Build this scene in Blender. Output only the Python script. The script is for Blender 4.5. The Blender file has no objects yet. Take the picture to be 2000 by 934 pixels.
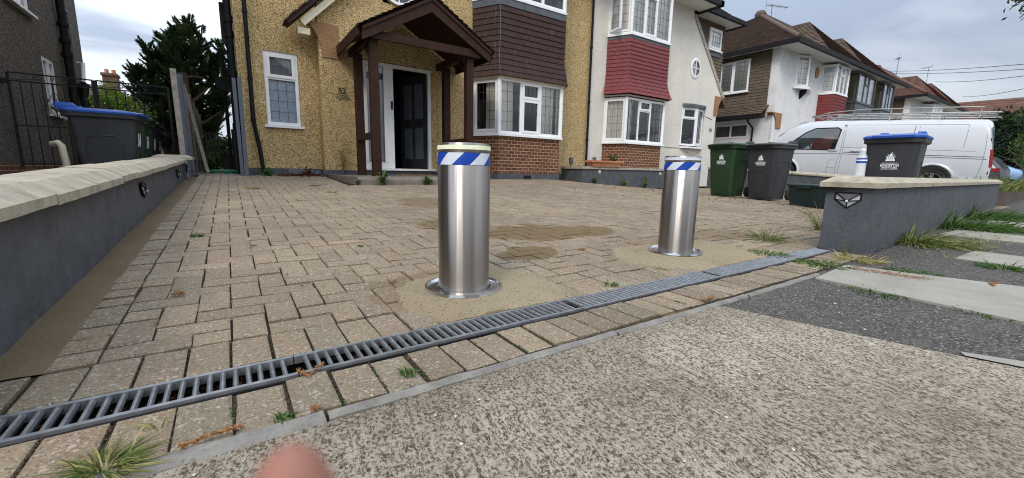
import bpy, bmesh, math, random
from mathutils import Vector, Matrix, Euler, noise as mnoise
R = math.radians
rnd = random.Random(52)
SC = bpy.context.scene
COL = SC.collection
# ------------------------------------------------------------------ camera
CAM_H = 0.53
cd = bpy.data.cameras.new('camera')
cam = bpy.data.objects.new('camera', cd); COL.objects.link(cam)
cd.sensor_fit = 'HORIZONTAL'; cd.sensor_width = 36.0
cd.lens = 36.0 * 805.1 / 2000.0
cd.clip_start = 0.01; cd.clip_end = 600
_x = Vector((0.82914666, -0.55869856, 0.01928062))
_d = Vector((-0.07608938, -0.14695588, -0.98621213))
_f = Vector((0.5538287, 0.81624744, -0.16435901))
mw = Matrix.Identity(4)
for i in range(3):
    mw[i][0] = _x[i]; mw[i][1] = -_d[i]; mw[i][2] = -_f[i]
mw[2][3] = CAM_H
cam.matrix_world = mw
cd.dof.use_dof = True; cd.dof.focus_distance = 2.2; cd.dof.aperture_fstop = 7.6
SC.camera = cam
# ------------------------------------------------------------------ sky: overcast, brighter towards the zenith
SUN_EL, SUN_AZ = R(48), None
sun_to = Vector((-0.62, -0.45, 0.70)).normalized()
world = bpy.data.worlds.new('World'); SC.world = world; world.use_nodes = True
wt = world.node_tree; wt.nodes.clear()
def wn(t, **k):
    n = wt.nodes.new(t)
    for a, b in k.items(): setattr(n, a, b)
    return n
wo = wn('ShaderNodeOutputWorld'); mixs = wn('ShaderNodeMixShader')
sky = wn('ShaderNodeTexSky', sky_type='NISHITA', sun_disc=False)
sky.sun_elevation = math.asin(sun_to.z); sky.sun_rotation = math.atan2(sun_to.x, sun_to.y)
b1 = wn('ShaderNodeBackground'); b1.inputs[1].default_value = 0.08
wt.links.new(sky.outputs[0], b1.inputs[0])
tc = wn('ShaderNodeTexCoord'); sep = wn('ShaderNodeSeparateXYZ'); wt.links.new(tc.outputs['Generated'], sep.inputs[0])
def wmath(op, a, b=None, c=None):
    m = wn('ShaderNodeMath', operation=op)
    for i, v in enumerate((a, b, c)):
        if v is None: continue
        if isinstance(v, (int, float)): m.inputs[i].default_value = v
        else: wt.links.new(v, m.inputs[i])
    return m.outputs[0]
zc = wmath('MAXIMUM', sep.outputs[2], 0.0)
# flat cloud layer: project the direction on a ceiling
zz = wmath('ADD', zc, 0.22)
cx = wmath('DIVIDE', sep.outputs[0], zz); cy = wmath('DIVIDE', sep.outputs[1], zz)
cmb = wn('ShaderNodeCombineXYZ'); wt.links.new(cx, cmb.inputs[0]); wt.links.new(cy, cmb.inputs[1])
nz = wn('ShaderNodeTexNoise'); nz.inputs['Scale'].default_value = 0.62; nz.inputs['Detail'].default_value = 6; nz.inputs['Roughness'].default_value = 0.52
nz.inputs['Distortion'].default_value = 0.5
mp = wn('ShaderNodeMapping'); mp.inputs['Scale'].default_value = (0.9, 1.7, 1); mp.inputs['Rotation'].default_value = (0, 0, 0.6); mp.inputs['Location'].default_value = (1.3, 0.4, 0)
wt.links.new(cmb.outputs[0], mp.inputs[0]); wt.links.new(mp.outputs[0], nz.inputs['Vector'])
rp = wn('ShaderNodeValToRGB'); cr = rp.color_ramp
cr.elements[0].position = 0.40; cr.elements[0].color = (0.34, 0.40, 0.51, 1)
cr.elements[1].position = 0.62; cr.elements[1].color = (0.76, 0.81, 0.87, 1)
wt.links.new(nz.outputs[0], rp.inputs[0])
# brighter in the west (-x), greyer in the east
g = wmath('MULTIPLY_ADD', sep.outputs[0], -0.24, 0.97)
lum = wmath('MULTIPLY_ADD', zc, 2.3, 0.80)
k = wmath('MULTIPLY', g, lum)
b2 = wn('ShaderNodeBackground'); wt.links.new(rp.outputs[0], b2.inputs[0]); wt.links.new(k, b2.inputs[1])
mixs.inputs[0].default_value = 0.88
wt.links.new(b1.outputs[0], mixs.inputs[1]); wt.links.new(b2.outputs[0], mixs.inputs[2]); wt.links.new(mixs.outputs[0], wo.inputs[0])
# ------------------------------------------------------------------ hazy sun through the cloud
sd = bpy.data.lights.new('sun', 'SUN'); sd.energy = 1.5; sd.angle = R(20); sd.color = (1, 0.90, 0.77)
so = bpy.data.objects.new('sun', sd); COL.objects.link(so)
so.rotation_euler = sun_to.to_track_quat('Z', 'Y').to_euler()
SC.view_settings.view_transform = 'Standard'; SC.view_settings.look = 'None'
SC.view_settings.exposure = 0.40; SC.view_settings.gamma = 1.0; SC.view_settings.use_curve_mapping = False
SC.render.engine = 'CYCLES'
SC.cycles.max_bounces = 8; SC.cycles.diffuse_bounces = 4; SC.cycles.glossy_bounces = 4; SC.cycles.transparent_max_bounces = 16; SC.cycles.transmission_bounces = 4
SC.cycles.use_denoising = True; SC.cycles.denoising_prefilter = 'NONE'; SC.cycles.denoising_input_passes = 'RGB_ALBEDO_NORMAL'; SC.cycles.filter_width = 1.05

# ------------------------------------------------------------------ terrain height
def slope(x):
    pts = [(-50, .05), (6.5, .05), (10.2, .011), (60, .011)]
    for (a, b), (c, d) in zip(pts, pts[1:]):
        if x <= c: return b + (d - b) * (x - a) / (c - a)
    return .011
def gz(x, y):
    return slope(x) * max(y - 1.4, 0.0)

# ------------------------------------------------------------------ materials
MATS = {}
class NT:
    def __init__(s, name):
        s.m = bpy.data.materials.new(name); s.m.use_nodes = True
        s.t = s.m.node_tree; s.p = s.t.nodes['Principled BSDF']; s.out = s.t.nodes['Material Output']
    def n(s, t, **k):
        nd = s.t.nodes.new(t)
        for a, b in k.items(): setattr(nd, a, b)
        return nd
    def link(s, a, b): s.t.links.new(a, b)
    def put(s, inp, v):
        if isinstance(v, bpy.types.NodeSocket): s.link(v, inp)
        elif isinstance(v, (tuple, list)) and len(v) == 3 and inp.type == 'RGBA': inp.default_value = (*v, 1)
        else: inp.default_value = v
    def pos(s): return s.n('ShaderNodeNewGeometry').outputs['Position']
    def obj(s): return s.n('ShaderNodeTexCoord').outputs['Object']
    def uv(s): return s.n('ShaderNodeTexCoord').outputs['UV']
    def map(s, v, scale=(1, 1, 1), loc=(0, 0, 0), rot=(0, 0, 0)):
        m = s.n('ShaderNodeMapping'); m.inputs['Scale'].default_value = scale; m.inputs['Location'].default_value = loc; m.inputs['Rotation'].default_value = rot
        s.link(v, m.inputs[0]); return m.outputs[0]
    def noise(s, v, scale, detail=3, rough=.55, dist=0):
        n = s.n('ShaderNodeTexNoise'); s.link(v, n.inputs['Vector'])
        n.inputs['Scale'].default_value = scale; n.inputs['Detail'].default_value = detail; n.inputs['Roughness'].default_value = rough; n.inputs['Distortion'].default_value = dist
        return n.outputs[0]
    def vor(s, v, scale, feature='F1', out='Distance', rand=1):
        n = s.n('ShaderNodeTexVoronoi', feature=feature); s.link(v, n.inputs['Vector']); n.inputs['Scale'].default_value = scale; n.inputs['Randomness'].default_value = rand
        return n.outputs[out]
    def ramp(s, f, stops, interp='LINEAR'):
        r = s.n('ShaderNodeValToRGB'); r.color_ramp.interpolation = interp
        e = r.color_ramp.elements
        while len(e) < len(stops): e.new(0.5)
        for el, (p, c) in zip(e, stops):
            el.position = p; el.color = (c, c, c, 1) if isinstance(c, (int, float)) else (*c, 1)
        s.link(f, r.inputs[0]); return r.outputs[0]
    def mix(s, f, a, b, blend='MIX'):
        m = s.n('ShaderNodeMix', data_type='RGBA', blend_type=blend)
        s.put(m.inputs[0], f); s.put(m.inputs[6], a); s.put(m.inputs[7], b); return m.outputs[2]
    def math(s, op, a, b=0.0, c=0.0, clamp=False):
        m = s.n('ShaderNodeMath', operation=op, use_clamp=clamp)
        for i, v in enumerate((a, b, c)):
            s.put(m.inputs[i], v)
        return m.outputs[0]
    def bump(s, h, strength=.3, dist=.01, nrm=None):
        b = s.n('ShaderNodeBump'); b.inputs['Strength'].default_value = strength; b.inputs['Distance'].default_value = dist
        s.link(h, b.inputs['Height'])
        if nrm: s.link(nrm, b.inputs['Normal'])
        return b.outputs[0]
    def attr(s, name='Col'):
        return s.n('ShaderNodeAttribute', attribute_name=name).outputs['Color']
    def done(s, col=None, rough=None, nrm=None, metal=None, spec=None):
        if col is not None: s.put(s.p.inputs['Base Color'], col)
        if rough is not None: s.put(s.p.inputs['Roughness'], rough)
        if nrm is not None: s.link(nrm, s.p.inputs['Normal'])
        if metal is not None: s.put(s.p.inputs['Metallic'], metal)
        if spec is not None: s.put(s.p.inputs['Specular IOR Level'], spec)
        MATS[s.m.name] = s.m
        return s.m
def simple(name, col, rough=.6, metal=0, var=.12, vscale=6, grain=0, gscale=120, dirt=None, dscale=3, spec=.4, attr=False, gdist=.004):
    t = NT(name); v = t.obj()
    c2 = tuple(x * (1 - var) for x in col); c1 = tuple(min(1, x * (1 + var)) for x in col)
    base = t.mix(t.ramp(t.noise(v, vscale, 4), [(.3, 0), (.7, 1)]), c2, c1)
    if attr: base = t.mix(1.0, base, t.attr(), 'MULTIPLY')
    if dirt: base = t.mix(t.ramp(t.noise(v, dscale, 6, .65), [(.52, 0), (.72, dirt[1])]), base, dirt[0])
    nrm = t.bump(t.noise(v, gscale, 3), grain, gdist) if grain else None
    rr = t.math('MULTIPLY_ADD', t.noise(v, vscale * 3, 3), .18, rough - .09)
    return t.done(base, rr, nrm, metal, spec)
simple('upvc', (.80, .81, .82), .32, var=.04, dirt=((.55, .54, .50), .25), dscale=5)
simple('black_plastic', (.009, .009, .010), .6, var=.3, spec=.2)
simple('lead_line', (.05, .05, .055), .6)
simple('timber_brown', (.034, .0145, .0088), .6, var=.25, vscale=9, grain=.2, gscale=60, spec=.18)
simple('plinth_paint', (.070, .078, .090), .62, var=.2, vscale=7, grain=.75, gscale=38, dirt=((.13, .125, .115), .55), dscale=9, gdist=.006)
simple('lead_flash', (.085, .095, .115), .55, var=.2)
simple('concrete_post', (.36, .32, .27), .9, var=.25, vscale=14, grain=.6, gscale=140, dirt=((.13, .11, .09), .6), dscale=12)
simple('grey_metal', (.10, .115, .14), .45, var=.1)
simple('wrought_iron', (.012, .012, .014), .5, var=.3, grain=.2)
simple('fence_timber', (.20, .175, .145), .9, var=.25, vscale=22, grain=.5, gscale=70, dirt=((.05, .045, .04), .6), dscale=8, attr=True)
simple('terracotta', (.42, .17, .085), .8, var=.15, dirt=((.5, .36, .25), .3))
simple('curtain', (.92, .90, .84), .9, var=.05, vscale=20)
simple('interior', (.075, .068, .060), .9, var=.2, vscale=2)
simple('white_soffit', (.66, .65, .60), .6, var=.06)
simple('chrome', (.72, .72, .73), .22, metal=1, var=.05)
simple('galvanised', (.29, .305, .32), .46, metal=.75, var=.25, vscale=30, dirt=((.22, .20, .18), .5), dscale=18)
simple('rubber', (.014, .014, .015), .8, var=.3)
simple('glow_strip', (.82, .86, .62), .45, var=.06, vscale=40)
simple('reflective_white', (.62, .67, .74), .3, var=.06, vscale=30)
simple('reflective_blue', (.010, .055, .36), .32, var=.1, vscale=30)
simple('bin_grey', (.030, .032, .036), .5, var=.15, grain=.15, gscale=260, dirt=((.075, .072, .066), .35), dscale=7)
simple('bin_green', (.016, .042, .016), .5, var=.15, grain=.15, gscale=260, dirt=((.07, .09, .05), .3), dscale=7)
simple('bin_dark_green', (.008, .021, .020), .5, var=.15, grain=.15, gscale=260)
simple('lid_blue', (.016, .080, .36), .42, var=.12, dirt=((.06, .1, .25), .4))
simple('print_white', (.80, .82, .84), .5, var=.02)
simple('sky_emblem', (.42, .58, .70), .5, var=.02)
simple('coping_stone', (.375, .335, .255), .85, var=.2, vscale=10, grain=.6, gscale=110, dirt=((.19, .165, .115), .75), dscale=7)
simple('lamp_lens', (.42, .44, .44), .25, var=.12)
simple('lace', (.60, .66, .80), .9, var=.3, vscale=38)
simple('old_brick', (.085, .062, .046), .95, var=.35, vscale=7, grain=.8, gscale=30, dirt=((.16, .14, .10), .5), dscale=9)
simple('chimney_brick', (.12, .072, .052), .95, var=.3, vscale=6)
simple('sensor_black', (.02, .02, .022), .4)
simple('solar_cell', (.10, .10, .11), .3, var=.2, vscale=30)
simple('stone_step', (.17, .145, .12), .9, var=.2, vscale=5, grain=.5, gscale=90, dirt=((.08, .075, .055), .5))
simple('kneeler_brick', (.33, .19, .095), .85, var=.2, vscale=20, grain=.3)
simple('cream_paint', (.70, .63, .46), .6, var=.06)
simple('yellow_paint', (.62, .52, .20), .7, var=.08)
simple('bark', (.085, .065, .05), .95, var=.35, vscale=14, grain=.8, gscale=40)
simple('tyre', (.016, .016, .017), .85, var=.2)
simple('alloy', (.62, .63, .65), .28, metal=.9, var=.05)
simple('tail_light', (.25, .008, .012), .2, var=.2)
simple('aluminium', (.34, .33, .31), .4, metal=.85, var=.12)
simple('car_dark', (.035, .037, .042), .25, var=.05, spec=.6)
simple('car_blue', (.22, .36, .52), .25, var=.05, spec=.6)
simple('skin', (.27, .125, .092), .6, var=.2, vscale=30, spec=.2)
simple('shed_blue', (.20, .25, .36), .7, var=.1, vscale=12)
simple('green_hose', (.02, .20, .09), .4)
simple('white_paint', (.8, .8, .8), .5, var=.03)
simple('number_black', (.01, .01, .01), .5)
simple('pot_dark', (.03, .028, .026), .7)
simple('soil', (.060, .044, .029), .95, var=.4, vscale=30, grain=.8)
simple('dry_leaf', (.28, .130, .045), .8, var=.35, vscale=60)
simple('pebble', (.52, .50, .45), .7, var=.2)
simple('stone_path', (.20, .18, .155), .9, var=.2, grain=.4)
simple('wire', (.03, .03, .032), .6)
simple('sidelight_film', (.20, .23, .26), .3, var=.1)

def glass(name, tint=(.97, .98, .98), refl=1.0):
    t = NT(name); t.t.nodes.remove(t.p)
    tr = t.n('ShaderNodeBsdfTransparent'); tr.inputs[0].default_value = (*tint, 1)
    gl = t.n('ShaderNodeBsdfGlossy'); gl.inputs['Roughness'].default_value = .015; gl.inputs[0].default_value = (1, 1, 1, 1)
    fr = t.n('ShaderNodeFresnel'); fr.inputs[0].default_value = 1.5
    v = t.obj(); t.link(t.bump(t.noise(v, 2.2, 2), .06, .02), gl.inputs['Normal'])
    f = t.math('MULTIPLY', fr.outputs[0], 1.9 * refl, clamp=True)
    ms = t.n('ShaderNodeMixShader'); t.link(f, ms.inputs[0]); t.link(tr.outputs[0], ms.inputs[1]); t.link(gl.outputs[0], ms.inputs[2])
    t.link(ms.outputs[0], t.out.inputs[0]); MATS[name] = t.m; return t.m
glass('window_glass'); glass('car_glass', (.60, .70, .71), 1.5); glass('bottle_plastic', (.93, .96, .97), 1.0)

def m_bottle():
    t = NT('bottle_clear'); t.done((.9, .93, .96), .08, spec=.6)
    tr = t.n('ShaderNodeBsdfTransparent'); ms = t.n('ShaderNodeMixShader'); ms.inputs[0].default_value = .24  # white body colour mixed in for bright sky refracted by the plastic
    t.link(tr.outputs[0], ms.inputs[1]); t.link(t.p.outputs[0], ms.inputs[2]); t.link(ms.outputs[0], t.out.inputs[0])
m_bottle()
def m_pebble(name, cream, mid, dark, scale):
    t = NT(name); v = t.obj()
    c = t.vor(v, scale, out='Color'); s1 = t.n('ShaderNodeSeparateColor'); t.link(c, s1.inputs[0])
    col = t.ramp(s1.outputs[0], [(.0, dark), (.28, tuple(x * .55 for x in mid)), (.34, mid), (.68, mid), (.72, cream), (1, cream)])
    d = t.vor(v, scale)
    col = t.mix(t.ramp(d, [(.35, 0), (.75, .55)]), col, dark)
    col = t.mix(t.ramp(t.noise(v, scale * .75, 3, .6), [(.55, 0), (.63, .7)]), col, tuple(x * 1.0 for x in dark))
    col = t.mix(t.ramp(t.noise(v, 1.1, 5, .6), [(.35, 0), (.75, .22)]), col, dark)
    col = t.mix(t.ramp(t.noise(t.map(v, (7, 7, .5)), 1, 5, .65), [(.56, 0), (.78, .38)]), col, dark)
    h = t.math('SUBTRACT', 1.0, d)
    return t.done(col, .85, t.bump(h, .55, .012), spec=.3)
m_pebble('ochre_pebbledash', (.95, .78, .46), (.78, .54, .225), (.13, .078, .030), 98)
m_pebble('grey_pebbledash', (.24, .21, .178), (.138, .120, .100), (.050, .044, .038), 46)
def m_white():
    t = NT('white_render'); v = t.obj()
    n1 = t.noise(v, 9, 6, .7); n2 = t.noise(v, 38, 4, .6)
    h = t.math('MULTIPLY_ADD', n2, .5, n1)
    col = t.mix(t.ramp(t.noise(v, 1.3, 6, .65), [(.4, 0), (.8, .55)]), (.70, .665, .595), (.49, .465, .41))
    col = t.mix(t.ramp(t.noise(v, 13, 6, .75), [(.60, 0), (.74, .55)]), col, (.33, .31, .27))
    return t.done(col, .85, t.bump(h, .9, .02), spec=.3)
m_white()
def m_white2():
    t = NT('white_render_old'); v = t.obj()
    h = t.noise(v, 14, 6, .7)
    col = t.mix(t.ramp(t.noise(v, 2.2, 7, .72), [(.46, 0), (.70, .4)]), (.70, .70, .69), (.40, .39, .385))
    return t.done(col, .85, t.bump(h, .6, .02), spec=.3)
m_white2()
def m_brick():
    t = NT('red_brick'); v = t.uv()
    b = t.n('ShaderNodeTexBrick'); t.link(v, b.inputs[0])
    b.inputs['Color1'].default_value = (.17, .062, .038, 1); b.inputs['Color2'].default_value = (.065, .027, .020, 1); b.inputs['Mortar'].default_value = (.46, .36, .235, 1)
    b.inputs['Scale'].default_value = 1; b.inputs['Mortar Size'].default_value = .0065; b.inputs['Mortar Smooth'].default_value = .15; b.inputs['Bias'].default_value = -.1
    b.inputs['Brick Width'].default_value = .168; b.inputs['Row Height'].default_value = .0745; b.offset_frequency = 2; b.offset = .5
    nz_ = t.noise(v, 9, 5, .65)
    col = t.mix(t.ramp(nz_, [(.35, 0), (.75, .5)]), b.outputs[0], (.20, .085, .04))
    col = t.mix(t.ramp(t.noise(v, 2.5, 5), [(.5, 0), (.8, .4)]), col, (.05, .035, .03))
    h = t.math('SUBTRACT', t.math('MULTIPLY', t.noise(v, 60, 3), .3), b.outputs[1])
    return t.done(col, .85, t.bump(h, .5, .012), spec=.25)
m_brick()
def m_tile(name, col, rough=.8, moss=None, streak=True):
    t = NT(name); v = t.obj()
    c = t.mix(1.0, col, t.attr(), 'MULTIPLY')
    c = t.mix(t.ramp(t.noise(v, 26, 5, .7), [(.42, 0), (.75, .5)]), c, tuple(x * .5 for x in col))
    if streak:
        c = t.mix(t.ramp(t.noise(t.map(v, (22, 22, 2.5)), 1, 4, .6), [(.62, 0), (.78, .35)]), c, (.30, .28, .25))
    if moss: c = t.mix(t.ramp(t.noise(v, 2.0, 6, .7), [(.5, 0), (.72, .6)]), c, moss)
    return t.done(c, rough, t.bump(t.noise(v, 80, 3), .3, .006), spec=.3)
m_tile('brown_tile', (.052, .029, .025))
m_tile('red_tile', (.185, .038, .040), .55, streak=False)
m_tile('dark_red_tile', (.17, .025, .022), .6, streak=False)
m_tile('tan_tile', (.130, .100, .070), .85, moss=(.09, .075, .05))
m_tile('roof_tile', (.115, .080, .062), .9, moss=(.050, .044, .034))
m_tile('roof_tile_red', (.135, .070, .050), .9, moss=(.075, .048, .034))
m_tile('porch_tile', (.13, .105, .075), .9, moss=(.05, .045, .03))

# wet sand patches on the paving: (x, y, rx, ry, strength)
PATCH = [(1.95, 2.55, .55, .36, 1), (1.48, 2.02, .26, .20, 1), (1.50, 3.05, .34, .34, 1), (2.35, 2.45, .40, .22, 1), (1.85, 4.4, .40, .6, .6), (3.4, 1.9, .5, .25, .6), (.78, 1.62, .42, .32, .5), (2.40, 1.66, .52, .30, .5)]
def patch_mask(t, p):
    wob = t.n('ShaderNodeTexNoise'); t.link(p, wob.inputs['Vector']); wob.inputs['Scale'].default_value = 5; wob.inputs['Detail'].default_value = 5; wob.inputs['Roughness'].default_value = .65
    sub = t.n('ShaderNodeVectorMath', operation='MULTIPLY_ADD'); t.link(wob.outputs['Color'], sub.inputs[0]); sub.inputs[1].default_value = (.42, .42, 0); t.link(p, sub.inputs[2])
    acc = None; grit = t.noise(p, 60, 4, .8)
    for (x, y, rx, ry, st) in PATCH:
        m = t.map(sub.outputs[0], (1 / rx, 1 / ry, 0), (-(x + .21) / rx, -(y + .21) / ry, 0))
        l = t.n('ShaderNodeVectorMath', operation='LENGTH'); t.link(m, l.inputs[0])
        f = t.math('MULTIPLY', t.ramp(t.math('MULTIPLY_ADD', grit, .30, l.outputs['Value']), [(.93, 1), (1.0, 0)]), st)
        acc = f if acc is None else t.math('MAXIMUM', acc, f)
    return acc
def m_paver():
    t = NT('paver'); p = t.pos()
    c = t.attr()
    # exposed grains, light and dark
    g1 = t.vor(p, 260, out='Color'); sg = t.n('ShaderNodeSeparateColor'); t.link(g1, sg.inputs[0])
    c = t.mix(t.ramp(sg.outputs[0], [(.84, 0), (.94, .6)]), c, (.50, .45, .37))
    c = t.mix(t.ramp(sg.outputs[1], [(.78, 0), (.90, .6)]), c, (.075, .065, .055))
    c = t.mix(t.ramp(t.noise(p, 70, 5, .75), [(.45, 0), (.7, .4)]), c, (.12, .098, .070))
    big = t.vor(p, 130, out='Color'); sb = t.n('ShaderNodeSeparateColor'); t.link(big, sb.inputs[0])
    c = t.mix(t.ramp(sb.outputs[0], [(.962, 0), (.975, .6)]), c, (.50, .45, .37))
    # broad staining, lime bloom and traffic dirt
    c = t.mix(t.ramp(t.noise(p, .9, 6, .66), [(.42, 0), (.70, .5)]), c, (.130, .108, .078))
    c = t.mix(t.ramp(t.noise(p, 2.6, 6, .68), [(.58, 0), (.76, .38)]), c, (.40, .36, .285))
    c = t.mix(t.ramp(t.noise(t.map(p, (1, 1, 1), (7, 3, 0)), 3.4, 5, .7), [(.62, 0), (.74, .36)]), c, (.115, .115, .075))
    pm = patch_mask(t, p)
    sand = t.mix(t.noise(p, 160, 4, .8), (.055, .036, .017), (.245, .168, .084))
    c = t.mix(t.math('MULTIPLY', pm, .90), c, sand)
    h = t.math('ADD', t.noise(p, 170, 4, .7), t.math('MULTIPLY', t.noise(p, 30, 4), .9))
    return t.done(c, .9, t.bump(h, .75, .006), spec=.25)
m_paver()
def m_joint():
    t = NT('joint_sand'); p = t.pos()
    c = t.mix(t.noise(p, 90, 4, .7), (.016, .011, .008), (.058, .043, .028))
    c = t.mix(t.ramp(t.noise(p, 1.6, 5, .6), [(.56, 0), (.70, .85)]), c, (.19, .130, .070))
    c = t.mix(t.ramp(t.noise(t.map(p, (1, 1, 1), (4, 9, 0)), 2.3, 5, .65), [(.54, 0), (.66, .85)]), c, (.035, .055, .012))
    pm = patch_mask(t, p)
    c = t.mix(t.math('MULTIPLY', pm, .55), c, t.mix(t.noise(p, 160, 4, .8), (.040, .026, .012), (.20, .135, .066)))
    return t.done(c, .95, t.bump(t.noise(p, 120, 4, .7), .8, .006), spec=.2)
m_joint()
def m_mortar():
    t = NT('mortar'); p = t.pos()
    c = t.mix(t.ramp(t.noise(p, 170, 4, .75), [(.3, 0), (.7, 1)]), (.215, .172, .105), (.385, .318, .215))
    c = t.mix(t.ramp(t.noise(p, 2.5, 5, .6), [(.4, 0), (.75, .6)]), c, (.20, .155, .092))
    c = t.mix(t.ramp(t.vor(p, 62), [(.14, .85), (.27, 0)]), c, (.075, .055, .032))
    return t.done(c, .95, t.bump(t.noise(p, 130, 5, .75), .7, .007), spec=.2)
m_mortar()
def m_bed():
    t = NT('wall_bed'); p = t.pos()
    c = t.mix(t.noise(p, 120, 4, .7), (.085, .060, .032), (.225, .172, .105))
    c = t.mix(t.ramp(t.noise(p, 2.0, 6, .65), [(.42, 0), (.7, .6)]), c, (.095, .072, .042))
    return t.done(c, .9, t.bump(t.noise(p, 60, 5, .75), .7, .008), spec=.3)
m_bed()
def m_apron():
    t = NT('brushed_concrete'); p = t.pos()
    wob = t.n('ShaderNodeTexNoise'); t.link(p, wob.inputs['Vector']); wob.inputs['Scale'].default_value = 9; wob.inputs['Detail'].default_value = 3
    sh = t.n('ShaderNodeVectorMath', operation='MULTIPLY_ADD'); t.link(wob.outputs['Color'], sh.inputs[0]); sh.inputs[1].default_value = (.05, .05, 0); t.link(p, sh.inputs[2])
    rot = t.map(sh.outputs[0], (1, 1, 1), rot=(0, 0, R(9)))
    st = t.noise(t.map(rot, (1, .50, 1)), 190, 5, .80)
    lines = t.noise(t.map(rot, (1, .07, 1)), 105, 4, .7)
    fine = t.noise(p, 480, 3, .8)
    gv = t.vor(sh.outputs[0], 150, out='Color'); gs = t.n('ShaderNodeSeparateColor'); t.link(gv, gs.inputs[0])
    h = t.math('ADD', t.math('ADD', t.math('MULTIPLY', st, 1.0), t.math('MULTIPLY', gs.outputs[0], .14)), t.math('ADD', t.math('MULTIPLY', fine, .45), t.math('MULTIPLY', lines, .40)))
    c = t.ramp(h, [(.74, (.030, .023, .017)), (.86, (.110, .086, .062)), (.95, (.275, .226, .165)), (1.03, (.50, .425, .312)), (1.16, (.71, .63, .50))])
    c = t.mix(t.ramp(t.noise(p, 1.3, 6, .62), [(.42, 0), (.66, .50)]), c, (.145, .108, .070))
    c = t.mix(t.ramp(t.noise(p, 24, 5, .7), [(.50, 0), (.70, .35)]), c, (.095, .071, .048))
    # grime gathered along the edging
    sy = t.n('ShaderNodeSeparateXYZ'); t.link(sh.outputs[0], sy.inputs[0])
    c = t.mix(t.math('MULTIPLY', t.ramp(sy.outputs[1], [(.70, 0), (.90, .6)]), t.noise(p, 5, 4, .6)), c, (.115, .088, .060))
    a = t.vor(p, 75, out='Color'); sa = t.n('ShaderNodeSeparateColor'); t.link(a, sa.inputs[0])
    ad = t.vor(p, 75)
    spot = t.math('MULTIPLY', t.ramp(sa.outputs[0], [(.93, 0), (.94, 1)]), t.ramp(ad, [(.28, 1), (.40, 0)]))
    pc = t.ramp(sa.outputs[1], [(0, (.05, .05, .055)), (.35, (.26, .15, .08)), (.6, (.55, .50, .42)), (.9, (.13, .12, .12))])
    c = t.mix(t.math('MULTIPLY', spot, .85), c, pc)
    return t.done(c, .92, t.bump(h, 1.0, .010), spec=.2)
m_apron()
def m_tarmac():
    t = NT('tarmac'); p = t.pos()
    a = t.vor(p, 170, out='Color'); sa = t.n('ShaderNodeSeparateColor'); t.link(a, sa.inputs[0])
    c = t.ramp(sa.outputs[0], [(0, (.030, .028, .027)), (.6, (.078, .071, .065)), (.9, (.150, .138, .122)), (1, (.28, .26, .235))])
    c = t.mix(t.ramp(t.noise(p, 3.0, 6, .65), [(.42, 0), (.75, .5)]), c, (.125, .112, .098))
    c = t.mix(t.ramp(t.noise(t.map(p, (1, 1, 1), (3, 1, 0)), 9, 6, .75), [(.62, 0), (.72, .65)]), c, (.33, .31, .28))
    return t.done(c, .9, t.bump(t.vor(p, 170), .7, .006), spec=.25)
m_tarmac()
def m_slab():
    t = NT('paving_slab'); p = t.pos()
    c = t.mix(t.ramp(t.noise(p, 4, 6, .7), [(.3, 0), (.7, 1)]), (.235, .225, .19), (.335, .32, .275))
    c = t.mix(t.ramp(t.noise(p, 120, 4, .7), [(.55, 0), (.72, .5)]), c, (.14, .13, .11))
    c = t.mix(t.ramp(t.noise(t.map(p, (1, .25, 1)), 9, 6, .7), [(.58, 0), (.74, .4)]), c, (.42, .33, .2))
    return t.done(c, .9, t.bump(t.noise(p, 110, 4), .4, .004), spec=.25)
m_slab()
def m_kerb():
    t = NT('edging_concrete'); p = t.pos()
    c = t.mix(t.ramp(t.noise(p, 8, 6, .7), [(.3, 0), (.7, 1)]), (.130, .124, .112), (.285, .270, .240))
    c = t.mix(t.ramp(t.noise(p, 60, 4, .7), [(.55, 0), (.7, .6)]), c, (.08, .075, .06))
    return t.done(c, .9, t.bump(t.noise(p, 110, 4), .5, .005), spec=.25)
m_kerb()
def m_earth():
    t = NT('ground_earth'); p = t.pos()
    c = t.mix(t.noise(p, 3, 6, .7), (.05, .042, .028), (.11, .085, .05))
    return t.done(c, .95, t.bump(t.noise(p, 30, 5, .7), .6, .03), spec=.2)
m_earth()
def m_steel():
    t = NT('brushed_steel'); v = t.obj()
    ring = t.noise(t.map(v, (1.5, 1.5, 900)), 1, 3, .6)
    refl_bands = t.noise(t.map(v, (26, 26, .25)), 1, 4, .6)
    smudge = t.noise(t.map(v, (6, 6, 3)), 1.5, 5, .6)
    c = t.mix(t.ramp(smudge, [(.35, 0), (.75, .5)]), (.40, .365, .335), (.31, .28, .255))
    c = t.mix(t.ramp(refl_bands, [(.40, 0), (.62, .5)]), c, (.17, .152, .138))  # dark upright bands painted into the steel to stand for mirrored surroundings
    c = t.mix(t.ramp(ring, [(.3, 0), (.7, .30)]), c, (.33, .305, .28))
    rr = t.math('MULTIPLY_ADD', smudge, .10, .26)
    t.put(t.p.inputs['Anisotropic'], .9); t.put(t.p.inputs['Anisotropic Rotation'], 0.25)
    tg = t.n('ShaderNodeTangent', direction_type='RADIAL', axis='Z'); t.link(tg.outputs[0], t.p.inputs['Tangent'])
    n1 = t.bump(ring, .05, .0006)
    return t.done(c, rr, t.bump(refl_bands, .22, .012, n1), 1.0)
m_steel()
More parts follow.
